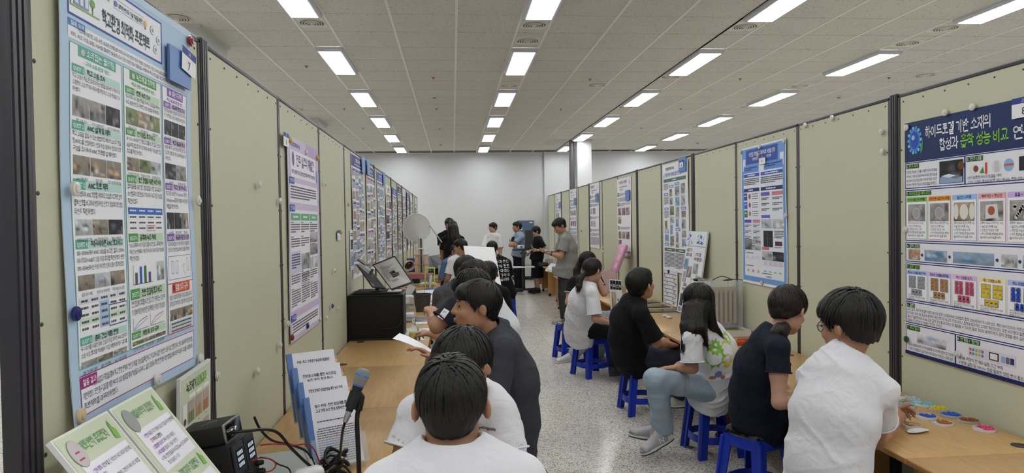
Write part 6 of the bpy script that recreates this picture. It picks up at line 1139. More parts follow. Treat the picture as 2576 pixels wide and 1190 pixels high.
# ================================================================== BODY ENGINE (smooth distance fields -> one continuous surface)
A3 = lambda v: np.array(v, np.float64)
def _noise(x, y, z, seed=0):
    xi, yi, zi = np.floor(x).astype(np.int64), np.floor(y).astype(np.int64), np.floor(z).astype(np.int64)
    fx, fy, fz = x-xi, y-yi, z-zi; u, v, w_ = fx*fx*(3-2*fx), fy*fy*(3-2*fy), fz*fz*(3-2*fz)
    def h(a, b, c):
        n = (a*374761393+b*668265263+c*2147483647+seed*1274126177) & 0xffffffff
        n = ((n ^ (n >> 13))*1274126177) & 0xffffffff
        return ((n ^ (n >> 16)) & 0xffff)/32767.5-1
    r = 0
    for dx in (0, 1):
        for dy in (0, 1):
            for dz in (0, 1): r = r+h(xi+dx, yi+dy, zi+dz)*(u if dx else 1-u)*(v if dy else 1-v)*(w_ if dz else 1-w_)
    return r
class Field:
    def __init__(s, lo, hi, h):
        s.h = h; s.lo = A3(lo)-2*h; n = np.ceil((A3(hi)+2*h-s.lo)/h).astype(int)+1
        s.ax = [(s.lo[i]+h*np.arange(n[i])).astype(np.float32) for i in range(3)]; s.D = np.full(n, .09, np.float32)
    def _win(s, lo, hi, pad):
        sl = []
        for i in range(3):
            a = int(max(0, math.floor((lo[i]-pad-s.lo[i])/s.h))); b = int(min(len(s.ax[i]), math.ceil((hi[i]+pad-s.lo[i])/s.h)+1))
            if b <= a: return None, None
            sl.append(slice(a, b))
        return tuple(sl), (s.ax[0][sl[0]][:, None, None], s.ax[1][sl[1]][None, :, None], s.ax[2][sl[2]][None, None, :])
    def put(s, fn, lo, hi, k=.02, op='u'):
        w_, P = s._win(lo, hi, max(k, .0)*1.2+3*s.h)
        if w_ is None: return
        d = fn(*P); o = s.D[w_]
        if op == 'u':
            hh = np.clip(.5+.5*(o-d)/k, 0, 1); s.D[w_] = o*(1-hh)+d*hh-k*hh*(1-hh)
        elif op == 's':
            hh = np.clip(.5-.5*(o+d)/k, 0, 1); s.D[w_] = o*(1-hh)-d*hh+k*hh*(1-hh)
        else: s.D[w_] = np.maximum(o, d)
    def cone(s, a, b, ra, rb, k=.02, op='u'):
        a, b = A3(a), A3(b); ba = b-a; q = max(ba@ba, 1e-9); R = max(ra, rb)
        def fn(X, Y, Z):
            x, y, z = X-a[0], Y-a[1], Z-a[2]; t = np.clip((x*ba[0]+y*ba[1]+z*ba[2])/q, 0, 1)
            return np.sqrt((x-ba[0]*t)**2+(y-ba[1]*t)**2+(z-ba[2]*t)**2)-(ra+(rb-ra)*t)
        s.put(fn, np.minimum(a, b)-R, np.maximum(a, b)+R, k, op)
    def ell(s, c, r, R=None, k=.02, op='u'):
        c, r = A3(c), A3(r); R = np.eye(3) if R is None else A3(R); m = max(r)
        def fn(X, Y, Z):
            x, y, z = X-c[0], Y-c[1], Z-c[2]
            l = [R[i][0]*x+R[i][1]*y+R[i][2]*z for i in range(3)]
            k0 = np.sqrt(sum((l[i]/r[i])**2 for i in range(3)))+1e-6; k1 = np.sqrt(sum((l[i]/r[i]**2)**2 for i in range(3)))+1e-6
            return k0*(k0-1)/k1
        s.put(fn, c-m, c+m, k, op)
    def seg(s, c0, c1, X0, X1, r0, r1, k=.02, op='u'):
        # elliptical cone: section axes X (width) and spine x X; r = (half width, half depth)
        c0, c1, X0, X1 = A3(c0), A3(c1), A3(X0), A3(X1); d = c1-c0; Ln = np.linalg.norm(d)+1e-9; d = d/Ln
        Xm = (X0+X1)/2; Xm = Xm-d*(Xm@d); Xm /= np.linalg.norm(Xm); Ym = np.cross(d, Xm); R = max(*r0, *r1)
        def fn(X, Y, Z):
            x, y, z = X-c0[0], Y-c0[1], Z-c0[2]; t = np.clip((x*d[0]+y*d[1]+z*d[2])/Ln, 0, 1)
            x, y, z = x-d[0]*Ln*t, y-d[1]*Ln*t, z-d[2]*Ln*t
            a = x*Xm[0]+y*Xm[1]+z*Xm[2]; b = x*Ym[0]+y*Ym[1]+z*Ym[2]; c = x*d[0]+y*d[1]+z*d[2]
            ra = r0[0]+(r1[0]-r0[0])*t; rb = r0[1]+(r1[1]-r0[1])*t; m = np.minimum(ra, rb)
            k0 = np.sqrt((a/ra)**2+(b/rb)**2+(c/m)**2)+1e-6; k1 = np.sqrt((a/ra**2)**2+(b/rb**2)**2+(c/m**2)**2)+1e-6
            return k0*(k0-1)/k1
        s.put(fn, np.minimum(c0, c1)-R, np.maximum(c0, c1)+R, k, op)
    def cut(s, p, n):      # remove everything on the side n points to
        p, n = A3(p), A3(n)/np.linalg.norm(n); X, Y, Z = s.ax[0][:, None, None], s.ax[1][None, :, None], s.ax[2][None, None, :]
        s.D = np.maximum(s.D, (X-p[0])*n[0]+(Y-p[1])*n[1]+(Z-p[2])*n[2])
    def mesh(s, name, m, offset=None, disp=None):
        D = s.D; h = s.h
        if disp is not None: D = D+disp(s.ax[0][:, None, None], s.ax[1][None, :, None], s.ax[2][None, None, :])
        for i in range(3):
            ix = [slice(None)]*3; ix[i] = 0; D[tuple(ix)] = np.maximum(D[tuple(ix)], h); ix[i] = -1; D[tuple(ix)] = np.maximum(D[tuple(ix)], h)
        S = D < 0; n = D.shape
        c = np.zeros([k-1 for k in n], np.int8)
        for dx in (0, 1):
            for dy in (0, 1):
                for dz in (0, 1): c += S[dx:n[0]-1+dx, dy:n[1]-1+dy, dz:n[2]-1+dz]
        act = (c > 0) & (c < 8); I = np.argwhere(act); idx = np.full(c.shape, -1, np.int64); idx[act] = np.arange(len(I))
        acc = np.zeros((len(I), 3)); cnt = np.zeros(len(I))
        cor = [(dx, dy, dz) for dx in (0, 1) for dy in (0, 1) for dz in (0, 1)]
        val = {q: D[I[:, 0]+q[0], I[:, 1]+q[1], I[:, 2]+q[2]] for q in cor}
        for q in cor:
            for ax in range(3):
                if q[ax] == 0:
                    r = list(q); r[ax] = 1; r = tuple(r); a, b = val[q], val[r]; mk = (a < 0) != (b < 0)
                    t = np.where(mk, a/np.where(mk, a-b, 1), 0); e = np.tile(A3(q), (len(I), 1)); e[:, ax] = t
                    acc[mk] += e[mk]; cnt[mk] += 1
        V = s.lo+h*(I+acc/cnt[:, None])
        quads = []
        for ax in range(3):
            o1, o2 = (ax+1) % 3, (ax+2) % 3
            sl0 = [slice(1, -1)]*3; sl0[ax] = slice(0, -1); sl1 = list(sl0); sl1[ax] = slice(1, None)
            a, b = S[tuple(sl0)], S[tuple(sl1)]; E = np.argwhere(a != b); fl = a[tuple(E.T)]
            E = E+1; E[:, ax] -= 1
            def g(u, v):
                q = E.copy(); q[:, o1] -= u; q[:, o2] -= v; return idx[tuple(q.T)]
            Q = np.stack([g(1, 1), g(0, 1), g(0, 0), g(1, 0)], 1); Q[~fl] = Q[~fl][:, ::-1]; quads.append(Q)
        F = np.concatenate(quads); F = F[(F >= 0).all(1)]
        for it in range(2):      # light relaxation
            sm = np.zeros_like(V); ct = np.zeros(len(V))
            for i in range(4):
                np.add.at(sm, F[:, i], V[F[:, (i+1) % 4]]); np.add.at(ct, F[:, i], 1)
            V = V*.5+.5*sm/np.maximum(ct, 1)[:, None]
        if offset is not None: V = V-A3(offset)
        me = bpy.data.meshes.new(name); me.vertices.add(len(V)); me.vertices.foreach_set('co', V.astype(np.float32).ravel())
        me.loops.add(F.size); me.loops.foreach_set('vertex_index', F.astype(np.int32).ravel())
        me.polygons.add(len(F)); me.polygons.foreach_set('loop_start', np.arange(0, F.size, 4, dtype=np.int32))
        me.polygons.foreach_set('use_smooth', np.ones(len(F), bool)); me.materials.append(m); me.update(calc_edges=True); me.validate(); return me
# ------------------------------------------------------------------ materials
def skin_mat(name, c):
    m = mat(name, c, .5, bump=.12, bscale=180, var=.05, vscale=9, spec=.35)
    b = m.node_tree.nodes['Principled BSDF']; b.inputs['Subsurface Weight'].default_value = .08; b.inputs['Subsurface Radius'].default_value = (.01, .004, .002); b.inputs['Subsurface Scale'].default_value = .5
    return m
SK1 = skin_mat('skin_tan', '#a87b60'); SK2 = skin_mat('skin_light', '#b98f7a'); SK3 = skin_mat('skin_brown', '#a5775a')
HB = mat('hair_black', '#12100f', .46, spec=.32, bump=.45, bscale=110, var=.85, vscale=90, stretch=(1, 1, .2)); HBR = mat('hair_brown', '#1f1612', .46, spec=.32, bump=.45, bscale=110, var=.85, vscale=90, stretch=(1, 1, .2))
def cloth(name, c, bump=.12, sc_=420, var=.03):
    new = name not in MATS; m = mat(name, c, .85, bump=bump, bscale=sc_, var=var, vscale=14, spec=.2)
    if new:
        N, L, b = nodes_of(m); tc = N.new('ShaderNodeTexCoord'); n = N.new('ShaderNodeTexNoise'); n.inputs['Scale'].default_value = 11; n.inputs['Detail'].default_value = 3; n.inputs['Distortion'].default_value = 1.8; L.new(tc.outputs['Object'], n.inputs['Vector'])
        bp = N.new('ShaderNodeBump'); bp.inputs['Strength'].default_value = .3; bp.inputs['Distance'].default_value = .025; L.new(n.outputs['Fac'], bp.inputs['Height'])
        old = b.inputs['Normal'].links[0].from_node; L.new(bp.outputs[0], old.inputs['Normal'])
    return m
WT = cloth('cotton_white', '#d8d8dc'); WT2 = cloth('cotton_offwhite', '#d6d5d5'); BK = cloth('cotton_black', '#131316'); NV = cloth('cotton_navy', '#161b29'); CHA = cloth('denim_charcoal', '#393a41', .3, 260, .18); GR = cloth('cotton_grey', '#4b4d53'); GRS = cloth('linen_grey', '#83827e'); BLS = cloth('shirt_blue', '#8796aa')
DNM = cloth('denim_light', '#9babb8', .25, 300, .09); DND = cloth('denim_dark', '#343742', .25, 300, .08); TRB = cloth('trouser_black', '#121214'); TRG = cloth('trouser_grey', '#3b3a37')
LIP = mat('lip', '#a3605a', .45); EYW = mat('eye_white', '#d9d4cc', .25); EYD = mat('eye_dark', '#1a120e', .2)
# hairline: lowest kept height for a given front-back position (head-local metres)
HL = {'short': ([-.13, -.075, -.045, -.030, .012, .020, .038, .056, .075, .12], [-.064, -.060, -.040, .010, .012, -.012, .010, .034, .044, .046]),
      'bob': ([-.13, -.06, -.03, .0, .03, .045, .06, .075, .12], [-.105, -.105, -.085, -.045, -.03, -.02, .02, .035, .04]),
      'tied': ([-.13, -.075, -.04, -.02, .010, .022, .045, .065, .085, .12], [-.06, -.055, -.03, -.002, .004, -.02, .012, .04, .055, .06]),
      'long': ([-.13, -.06, -.02, .02, .04, .055, .07, .085, .12], [-.16, -.16, -.16, -.13, -.10, .0, .03, .05, .055])}
def strands(Hm, hs, style, n, seed, rad=(.089, .109, .098), cen=(0, -.012, .038), whorl=(.012, -.07, .11), steps=9, step=.012, width=.0035):
    r = np.random.default_rng(seed); rad, cen = A3(rad), A3(cen); xs, zs = HL[style]
    d = r.normal(size=(n, 3)); d[:, 2] = np.abs(d[:, 2])*1.1-.25; d /= np.linalg.norm(d, axis=1)[:, None]
    off = 1.0+r.uniform(.0, .045, n)+(r.random(n) > .93)*r.uniform(0, .03, n)
    p = d; P = []
    wh = (A3(whorl)-cen)/rad; wh /= np.linalg.norm(wh)
    for i in range(steps):
        q = p*rad*off[:, None]+cen; P.append(q)
        t = p-wh; t = t/(np.linalg.norm(t, axis=1)[:, None]+.05); t[:, 2] -= .75; t += r.normal(size=(n, 3))*.12
        t -= p*(t*p).sum(1)[:, None]; t /= np.linalg.norm(t, axis=1)[:, None]+1e-9
        p = p+t*step/.095; p /= np.linalg.norm(p, axis=1)[:, None]; off = off+.0025
    P = np.stack(P, 1)      # n,steps,3
    low = np.interp(P[..., 1], xs, zs)-r.uniform(-.004, .012, n)[:, None]
    dead = np.maximum.accumulate((P[..., 2] < low).astype(int), 1).astype(bool)
    mb = MB(); Hm = Matrix(Hm)
    Pw = P*hs
    for k in range(n):
        L_ = steps if not dead[k].any() else int(np.argmax(dead[k]))
        if L_ < 3: continue
        pts = Pw[k, :L_]; nr = (P[k, :L_]-cen)/rad; tg = np.gradient(pts, axis=0); sd = np.cross(nr, tg); sd /= np.linalg.norm(sd, axis=1)[:, None]+1e-9
        w_ = width*hs*np.linspace(1, .25, L_)[:, None]; a = pts+sd*w_; b = pts-sd*w_
        mb.add(list(a)+list(b), [(i, i+1, L_+i+1, L_+i) for i in range(L_-1)], 0, True)
    mb.v = [Hm @ Vector(v) for v in mb.v]; return mb
def add_mb_to_mesh(me, mb):
    bm = bmesh.new(); bm.from_mesh(me); vs = [bm.verts.new(v) for v in mb.v]
    for f, s in zip(mb.f, mb.sm):
        try: fc = bm.faces.new([vs[i] for i in f]); fc.smooth = s
        except ValueError: pass
    bm.to_mesh(me); bm.free(); me.update()
def hand(F, w_, d, n, s, side, curl=.5, spread=.0, thumb=.6):
    # w_ wrist, d pointing direction, n palm normal (towards the palm side); side +1 if thumb lies along (d x n)
    w_, d, n = A3(w_), A3(d)/np.linalg.norm(d), A3(n); n = n-d*(n@d); n /= np.linalg.norm(n); l = np.cross(d, n)*side
    F.seg(w_-d*.01*s, w_+d*.035*s, l, l, (.024*s, .017*s), (.036*s, .016*s), .012)
    F.seg(w_+d*.03*s, w_+d*.082*s, l, l, (.037*s, .016*s), (.038*s, .012*s), .012)
    for i, (lx, ln) in enumerate(((.029, .072), (.010, .080), (-.010, .075), (-.028, .058))):
        b = w_+(d*(.080-.004*abs(i-1))+l*lx)*s; c = curl*(1+.12*i); fd = d+l*(lx*spread*8)
        fd /= np.linalg.norm(fd); p = b
        for j, fr in enumerate((.45, .3, .25)):
            ang = c*(.5, 1.25, 1.7)[j]; dd = fd*math.cos(ang)+n*math.sin(ang); q = p+dd*ln*fr*1.08*s
            F.cone(p, q, (.0088-.0008*j)*s, (.0082-.0010*j)*s, .005); p = q
    b = w_+(d*.028+l*.024)*s; m1 = b+(d*.035+l*.030*thumb/.6+n*.012)*s; m2 = m1+(d*.030+l*.004+n*.012)*s
    F.cone(b, m1, .0135*s, .0105*s, .008); F.cone(m1, m2, .0100*s, .0080*s, .005)
def unit(v): v = A3(v); return v/(np.linalg.norm(v)+1e-12)
def bez(a, b, c, t): return a*(1-t)**2+b*2*t*(1-t)+c*t*t
SHOES = {}
def shoe_meshes(kind):
    if kind in SHOES: return SHOES[kind]
    h = .007
    F = Field((-.01, -.06, -.005), (.30, .06, .13), h)
    F.seg((.035, 0, .045), (.10, 0, .05), (0, 1, 0), (0, 1, 0), (.034, .045), (.037, .045), .02); F.seg((.10, 0, .05), (.235, 0, .035), (0, 1, 0), (0, 1, 0), (.038, .045), (.043, .028), .02)
    F.cone((.045, 0, .06), (.05, 0, .105), .036, .034, .02); F.cone((.05, 0, .10), (.13, 0, .062), .03, .03, .03)
    F.cone((.05, 0, .09), (.05, 0, .15), .026, .026, .006, 's'); F.cut((0, 0, .021), (0, 0, -1))
    cu, cs = {'runner': ('#a9a9ac', '#d7d6d3'), 'white': ('#cfcdc8', '#dddbd6'), 'black': ('#18181a', '#26262a')}[kind]
    up = F.mesh('shoe_upper', mat('shoe_upper_'+kind, cu, .55, bump=.3, bscale=120, var=.12, vscale=30))
    out = []; n = 20
    poly = []
    for j in range(n):
        a = 2*math.pi*j/n; x = .137+.137*math.cos(a); wd = .046 if x > .15 else .038; poly.append((x, wd*math.copysign(abs(math.sin(a))**.7, math.sin(a))))
    mid = MB().prism(poly, .009, .024).mesh('midsole', mat('shoe_mid_'+kind, cs, .6)); sol = MB().prism([(x*.99+.002, y*.97) for x, y in poly], 0, .0092).mesh('sole', mat('shoe_sole', '#141414', .6))
    lace = MB()
    for i in range(4):
        x = .105+.022*i; z = .083-.010*i; lace.tube([(x, -.022, z-.012), (x+.004, 0, z+.004), (x, .022, z-.012)], .0035, 6)
    lc = lace.mesh('laces', mat('lace_white', '#d9d8d4', .7))
    ex = [('laces', lc)]
    if kind == 'runner':
        band_ = MB().prism([(x*1.012-.002, y*1.06) for x, y in poly if x > .2] + [], .022, .036).mesh('toe_guard', mat('shoe_guard', '#7d7d80', .5)); ex.append(('toe_guard', band_))
        for sd_ in (-1, 1):
            mb = MB(); vs, fs, adv = glyph('N', True); mb.add([(.105+(x if sd_ < 0 else .62-x)*.055, sd_*(.0445), .036+y*.055) for x, y in vs], fs); ex.append(('side_letter', mb.mesh('side_letter', mat('shoe_letter', '#e3e3e6', .4))))
            ex.append(('side_stripe', MB().add([(.02, sd_*.040, .03), (.07, sd_*.0445, .03), (.055, sd_*.037, .085), (.03, sd_*.036, .085)], [(0, 1, 2, 3)]).mesh('side_stripe', mat('shoe_mid_runner'))))
    SHOES[kind] = (up, mid, sol, ex); return SHOES[kind]
def put_shoe(kind, heel, fwd, up, parent, org, lab=None):
    fwd, up = Vector(fwd).normalized(), Vector(up); up = (up-fwd*up.dot(fwd)).normalized(); sd = up.cross(fwd)
    u, m, s_, lc = shoe_meshes(kind); o = link('shoe', u, parent); o.matrix_local = T(*(-Vector(org))) @ frame(heel, fwd, sd, up)
    for nme, me in [('midsole', m), ('sole', s_)]+lc:
        link(nme, me, o)
    return o
def vadd(me, fn):
    n = len(me.vertices); co = np.empty(n*3, np.float32); me.vertices.foreach_get('co', co); no = np.empty(n*3, np.float32); me.vertices.foreach_get('normal', no)
    co = co.reshape(-1, 3).astype(np.float64); no = no.reshape(-1, 3); co = co+no*fn(co)[:, None]; me.vertices.foreach_set('co', co.astype(np.float32).ravel()); me.update()
PEOPLE = {}
def person(key, label, hd, hh, face, nk, pv, bf, s=.93, tilt=0., fup=None, vox=.008, skin=SK1, hair='short', hmat=HB, shirt=WT, sleeve=.72, ease=.022, hem=.12, trouser=TRB, shoes='white', slouch=.04,
           sl=None, sr=None, el=None, er=None, wl=None, wr=None, kl=None, kr=None, al=None, ar=None, tl=None, tr=None, shw=.165, hl=None, hr=None, pose='sit', curl=.5, hands=True, pl=None, pr=None, fdl=None, fdr=None,
           glasses=False, collar='crew', nstr=500, fold=.007, seed=1, detail=True, skirt=False, tail=None, bulk=1., legs=True, hairbulk=1.0, shoe_dir=None, capz=0., open_collar=False, group=None):
    P3 = lambda q: None if q is None else (A3(at(*q)) if len(q) == 3 and q[0] > 30 else A3(q))
    hd, nk, pv = P3(hd), P3(nk), P3(pv); hs = hh*pix(Vector(hd))[2]/FPX/.252
    Fv = unit(face); up = A3((0, 0, 1)); U = A3(fup) if fup is not None else up
    U = unit(U-Fv*(U@Fv)); Lv = np.cross(U, Fv)
    if tilt: U, Lv = unit(U*math.cos(tilt)+Lv*math.sin(tilt)), unit(Lv*math.cos(tilt)-U*math.sin(tilt))
    bfv = unit((bf[0], bf[1], 0)); lat = A3((-bfv[1], bfv[0], 0)); back = -bfv; spine = unit(nk-pv)
    sl, sr, el, er, wl, wr, kl, kr, al, ar = [P3(q) for q in (sl, sr, el, er, wl, wr, kl, kr, al, ar)]
    shd = nk-spine*.080*s
    if sl is None: sl = shd+lat*shw*s
    if sr is None: sr = shd-lat*shw*s
    slat = unit(sl-sr)
    dn = A3((0, 0, -1))
    if el is None: el = sl+unit(dn+lat*.18+bfv*.15)*.28*s
    if er is None: er = sr+unit(dn-lat*.18+bfv*.15)*.28*s
    lapz = pv[2]+.10
    if wl is None: wl = (A3((*(pv+bfv*.30*s+lat*.04)[:2], lapz)) if pose == 'sit' else el+unit(dn+bfv*.25)*.235*s)
    if wr is None: wr = (A3((*(pv+bfv*.30*s-lat*.04)[:2], lapz)) if pose == 'sit' else er+unit(dn+bfv*.25)*.235*s)
    hpl, hpr = pv+lat*.085*s-up*.01, pv-lat*.085*s-up*.01
    if pose == 'sit':
        if kl is None: kl = hpl+bfv*.40*s+lat*.03; kl[2] = pv[2]-.035
        if kr is None: kr = hpr+bfv*.40*s-lat*.03; kr[2] = pv[2]-.035
        if al is None: al = A3((*(kl+bfv*.02)[:2], .085))
        if ar is None: ar = A3((*(kr+bfv*.02)[:2], .085))
    else:
        if kl is None: kl = hpl+(A3((*hpl[:2], .08))-hpl)*.5+bfv*.03
        if kr is None: kr = hpr+(A3((*hpr[:2], .08))-hpr)*.5+bfv*.03
        if al is None: al = A3((*(hpl+lat*.01)[:2], .085))
        if ar is None: ar = A3((*(hpr-lat*.01)[:2], .085))
    allp = np.array([hd, nk, pv, sl, sr, el, er, wl, wr, kl, kr, al, ar]); lo, hi = allp.min(0)-.16, allp.max(0)+.16
    org = A3((pv[0], pv[1], 0))
    root = thing('person', label, 'person', tuple(org), 0, group)
    # ---------------------------------------------------------------- body
    B = Field(lo, hi, vox); b_ = bulk*s
    mid = (pv+nk)/2+back*slouch*2
    sp = lambda t: bez(pv, mid, nk, t)
    lt = lambda t: unit(lat*(1-t)+slat*t)
    secs = [(0, .150, .112), (.3, .128, .098), (.62, .143, .104), (.88, .135, .082)]
    for (t0, a0, c0), (t1, a1, c1) in zip(secs[:-1], secs[1:]): B.seg(sp(t0), sp(t1), lt(t0), lt(t1), (a0*b_, c0*b_), (a1*b_, c1*b_), .04)
    for q in (sl, sr): B.cone(sp(.90), q, .06*b_, .052*b_, .04)
    hp = lambda l, f, u: hd+hs*(l*Lv+f*Fv+u*U)
    B.cone(nk-spine*.03, hp(0, -.022, -.05), .058*s, .050*hs, .03)
    for q, e, w_ in ((sl, el, wl), (sr, er, wr)):
        B.cone(q, q+(e-q)*.5, .049*b_, .045*b_, .03); B.cone(q+(e-q)*.5, e, .045*b_, .037*b_, .02)
        B.cone(e, e+(w_-e)*.35, .037*b_, .037*b_, .02); B.cone(e+(w_-e)*.35, w_, .037*b_, .0235*s, .02)
    if hands:
        for sd, e, w_, pn, fd in ((1, el, wl, pl, fdl), (-1, er, wr, pr, fdr)):
            d = unit(w_-e) if fd is None else unit(fd); n = A3(pn) if pn is not None else (-up if pose == 'sit' else slat*(-sd))
            l0 = np.cross(d, unit(n-d*(n@d))); want = slat*(-sd) if abs(slat@unit(n)) < .7 else bfv
            hand(B, w_, d, n, s*1.0, 1 if l0@want > 0 else -1, curl)
    for q, k_, a in ((hpl, kl, al), (hpr, kr, ar)):
        B.cone(q, k_, .078*b_, .052*b_, .03); B.cone(k_, k_+(a-k_)*.35, .052*b_, .052*b_, .02); B.cone(k_+(a-k_)*.35, a, .052*b_, .034*b_, .02); B.cone(a, a+bfv*.06-up*.03, .032, .03, .02)
    HR = np.stack([Lv, Fv, U])
    B.ell(hp(0, -.012, .035), A3((.0765, .097, .087))*hs, HR, .02); B.ell(hp(0, .030, -.038), A3((.062, .066, .078))*hs, HR, .03)
    B.ell(hp(0, .060, -.098), A3((.026, .022, .018))*hs, HR, .03)
    for k_ in (-1, 1):
        B.ell(hp(.043*k_, .012, -.062), A3((.018, .03, .03))*hs, HR, .03)
        if detail:
            B.ell(hp(.031*k_, .094, .005), A3((.017, .013, .011))*hs, HR, .012, 's')
            B.ell(hp(.031*k_, .078, .003), A3((.015, .014, .011))*hs, HR, .006)
            B.ell(hp(.03*k_, .084, .022), A3((.024, .012, .008))*hs, HR, .012); B.ell(hp(.038*k_, .075, -.030), A3((.02, .016, .016))*hs, HR, .02)
        ex_ = unit(Lv+k_*.45*Fv); ey_ = unit(Fv-ex_*(Fv@ex_)-U*.2); eR = np.stack([ex_, ey_, unit(np.cross(ex_, ey_))])
        B.ell(hp(.0885*k_, -.014, -.002), A3((.0105, .020, .031))*hs, eR, .006); B.ell(hp(.099*k_, -.006, -.004), A3((.006, .012, .020))*hs, eR, .004, 's')
    if detail:
        B.cone(hp(0, .095, .012), hp(0, .112, -.026), .0085*hs, .0125*hs, .014)
        for k_ in (-1, 1): B.ell(hp(.012*k_, .101, -.030), A3((.009, .010, .008))*hs, HR, .008)
        B.ell(hp(0, .092, -.058), A3((.022, .012, .0065))*hs, HR, .006); B.ell(hp(0, .090, -.071), A3((.019, .012, .0075))*hs, HR, .006); B.ell(hp(0, .103, -.0645), A3((.022, .005, .0022))*hs, HR, .004, 's')
    link('body', B.mesh('body', skin, org), root)
    if detail:
        Mh = frame(hd-org, Lv*hs, Fv*hs, U*hs)
        for k_ in (-1, 1):
            MB().lathe([(.001, .0), (.006, .001), (.0095, .004), (.011, .008)][::-1], 12, M=Mh @ T(.031*k_, .0845, .004) @ Matrix.Rotation(-math.pi/2, 4, 'X') @ Matrix.Diagonal((1.15, .55, 1, 1))).build('eye', EYD if detail == 2 else EYD, root)
            MB().tube([Mh @ Vector((.015*k_, .0945, .023)), Mh @ Vector((.032*k_, .094, .029)), Mh @ Vector((.050*k_, .084, .024))], [.0028*hs, .0034*hs, .0015*hs], 6).build('eyebrow', hmat, root)
        MB().tube([Mh @ Vector((-.02, .094, -.064)), Mh @ Vector((-.008, .1025, -.060)), Mh @ Vector((0, .1035, -.062)), Mh @ Vector((.008, .1025, -.060)), Mh @ Vector((.02, .094, -.064))], [.001, .0042*hs, .004*hs, .0042*hs, .001], 6).tube([Mh @ Vector((-.018, .094, -.0655)), Mh @ Vector((0, .1025, -.0705)), Mh @ Vector((.018, .094, -.0655))], [.001, .0055*hs, .001], 6).build('lips', LIP, root)
    if glasses:
        Mh = frame(hd-org, Lv*hs, Fv*hs, U*hs); mb = MB()
        for k_ in (-1, 1):
            mb.tube([Mh @ Vector((.034*k_+.024*math.cos(a), .106-.012*abs(math.cos(a)*.5+.5*k_), .0+.019*math.sin(a))) for a in np.linspace(0, 2*math.pi, 18)[:-1]], .0016*hs, 6, closed=True)
            mb.tube([Mh @ Vector((.058*k_, .100, .006)), Mh @ Vector((.078*k_, .06, .010)), Mh @ Vector((.082*k_, -.01, .012))], .0016*hs, 6)
        mb.tube([Mh @ Vector((-.01, .108, .004)), Mh @ Vector((.01, .108, .004))], .0016*hs, 6)
        g_ = mb.build('glasses', mat('spectacle_frame', '#2b2a2c', .3), root)
        for k_ in (-1, 1): MB().lathe([(.0235, 0), (.0235, .001)], 18, M=Mh @ T(.034*k_, .101, 0) @ Matrix.Rotation(math.pi/2, 4, 'X') @ Matrix.Diagonal((1, .8, 1, 1))).build('lens', mat('lens_clear', '#e8ecf0', .05, alpha=.22), g_)
    # ---------------------------------------------------------------- hair
    hv = max(min(vox*.8, .007), .0055); hb = hairbulk
    HF = Field(hd-.21*hs-(A3((0, 0, .30)) if tail else 0), hd+.21*hs, hv if vox < .01 else .009)
    HF.ell(hp(0, -.012, .038+capz), A3((.0875*hb, .1075*hb, .097*hb))*hs, HR, .02); HF.ell(hp(0, -.045, -.005), A3((.070*hb, .066*hb, .08*hb))*hs, HR, .02)
    if hair in ('short', 'bob'): HF.ell(hp(0, .062, .062), A3((.06, .05, .05))*hs*hb, HR, .02)
    X, Y, Z = HF.ax[0][:, None, None]-hd[0], HF.ax[1][None, :, None]-hd[1], HF.ax[2][None, None, :]-hd[2]
    fl = (X*Fv[0]+Y*Fv[1]+Z*Fv[2])/hs; uu = (X*U[0]+Y*U[1]+Z*U[2])/hs; ll = (X*Lv[0]+Y*Lv[1]+Z*Lv[2])/hs
    jag = (.010*np.sin(ll*150+np.sin(ll*90)*2)+.005*np.sin(ll*420))*(fl > .035)+.004*np.sin(fl*300+ll*200)*(fl <= .035)
    HF.D = np.maximum(HF.D, ((np.interp(fl, *HL[hair]).astype(np.float32)+jag-uu)*hs*.9).astype(np.float32))
    chains = []
    if tail:
        chains = [[(A3(at(q[0], q[1], q[2])), q[3]) for q in ch] for ch in (tail if isinstance(tail[0], list) else [tail])]
        for ch in chains:
            for (p0, r0), (p1, r1) in zip(ch[:-1], ch[1:]): HF.cone(p0, p1, r0, r1, .02)
    hm = HF.mesh('hair', hmat, org)
    vadd(hm, lambda c: .0035*hs*_noise(*((((c+org-hd)@HR.T)/hs)*A3((42, 30, 12))).T, seed=seed+2)+.0024*hs*_noise(*( (( (c+org-hd)@HR.T)/hs)*A3((95, 60, 34))).T, seed=seed))
    if nstr:
        Hm = frame(hd-org, Lv, Fv, U); sm = strands(Hm, hs, hair if hair in HL else 'short', nstr, seed, rad=(.0885*hb, .1085*hb, .098*hb), cen=(0, -.012, .038+capz)); add_mb_to_mesh(hm, sm)
    if chains and nstr:
        lk = MB(); rg = random.Random(seed)
        for ch in chains:
            pts_ = spline([Vector(p-org) for p, r_ in ch], 5); rad_ = np.interp(np.linspace(0, 1, len(pts_)), np.linspace(0, 1, len(ch)), [r_ for p, r_ in ch])
            for q in range(46 if vox < .01 else 14):
                a = rg.random()*6.283; ex = rg.uniform(.95, 1.12); dv = Vector((math.cos(a), math.sin(a), 0)); l0 = len(pts_)-rg.randrange(0, 3); ext = Vector((rg.uniform(-.012, .012), rg.uniform(-.012, .012), -rg.uniform(.0, .035)))
                path = [pts_[i]+dv*(rad_[i]*ex)+ext*(i/len(pts_))**2 for i in range(l0)]
                sdv = Vector((-math.sin(a), math.cos(a), 0)); wd = [.0042*(1-.75*(i/len(path))**2) for i in range(len(path))]
                lk.add([p+sdv*w_ for p, w_ in zip(path, wd)]+[p-sdv*w_ for p, w_ in zip(path, wd)], [(i, i+1, len(path)+i+1, len(path)+i) for i in range(len(path)-1)], 0, True)
        add_mb_to_mesh(hm, lk)
    hobj = link('hair', hm, root)
    # ---------------------------------------------------------------- shirt
    S = Field(np.minimum.reduce([sl, sr, pv, nk, el, er])-.2, np.maximum.reduce([sl, sr, pv, nk, el, er])+.2, vox)
    e_ = ease
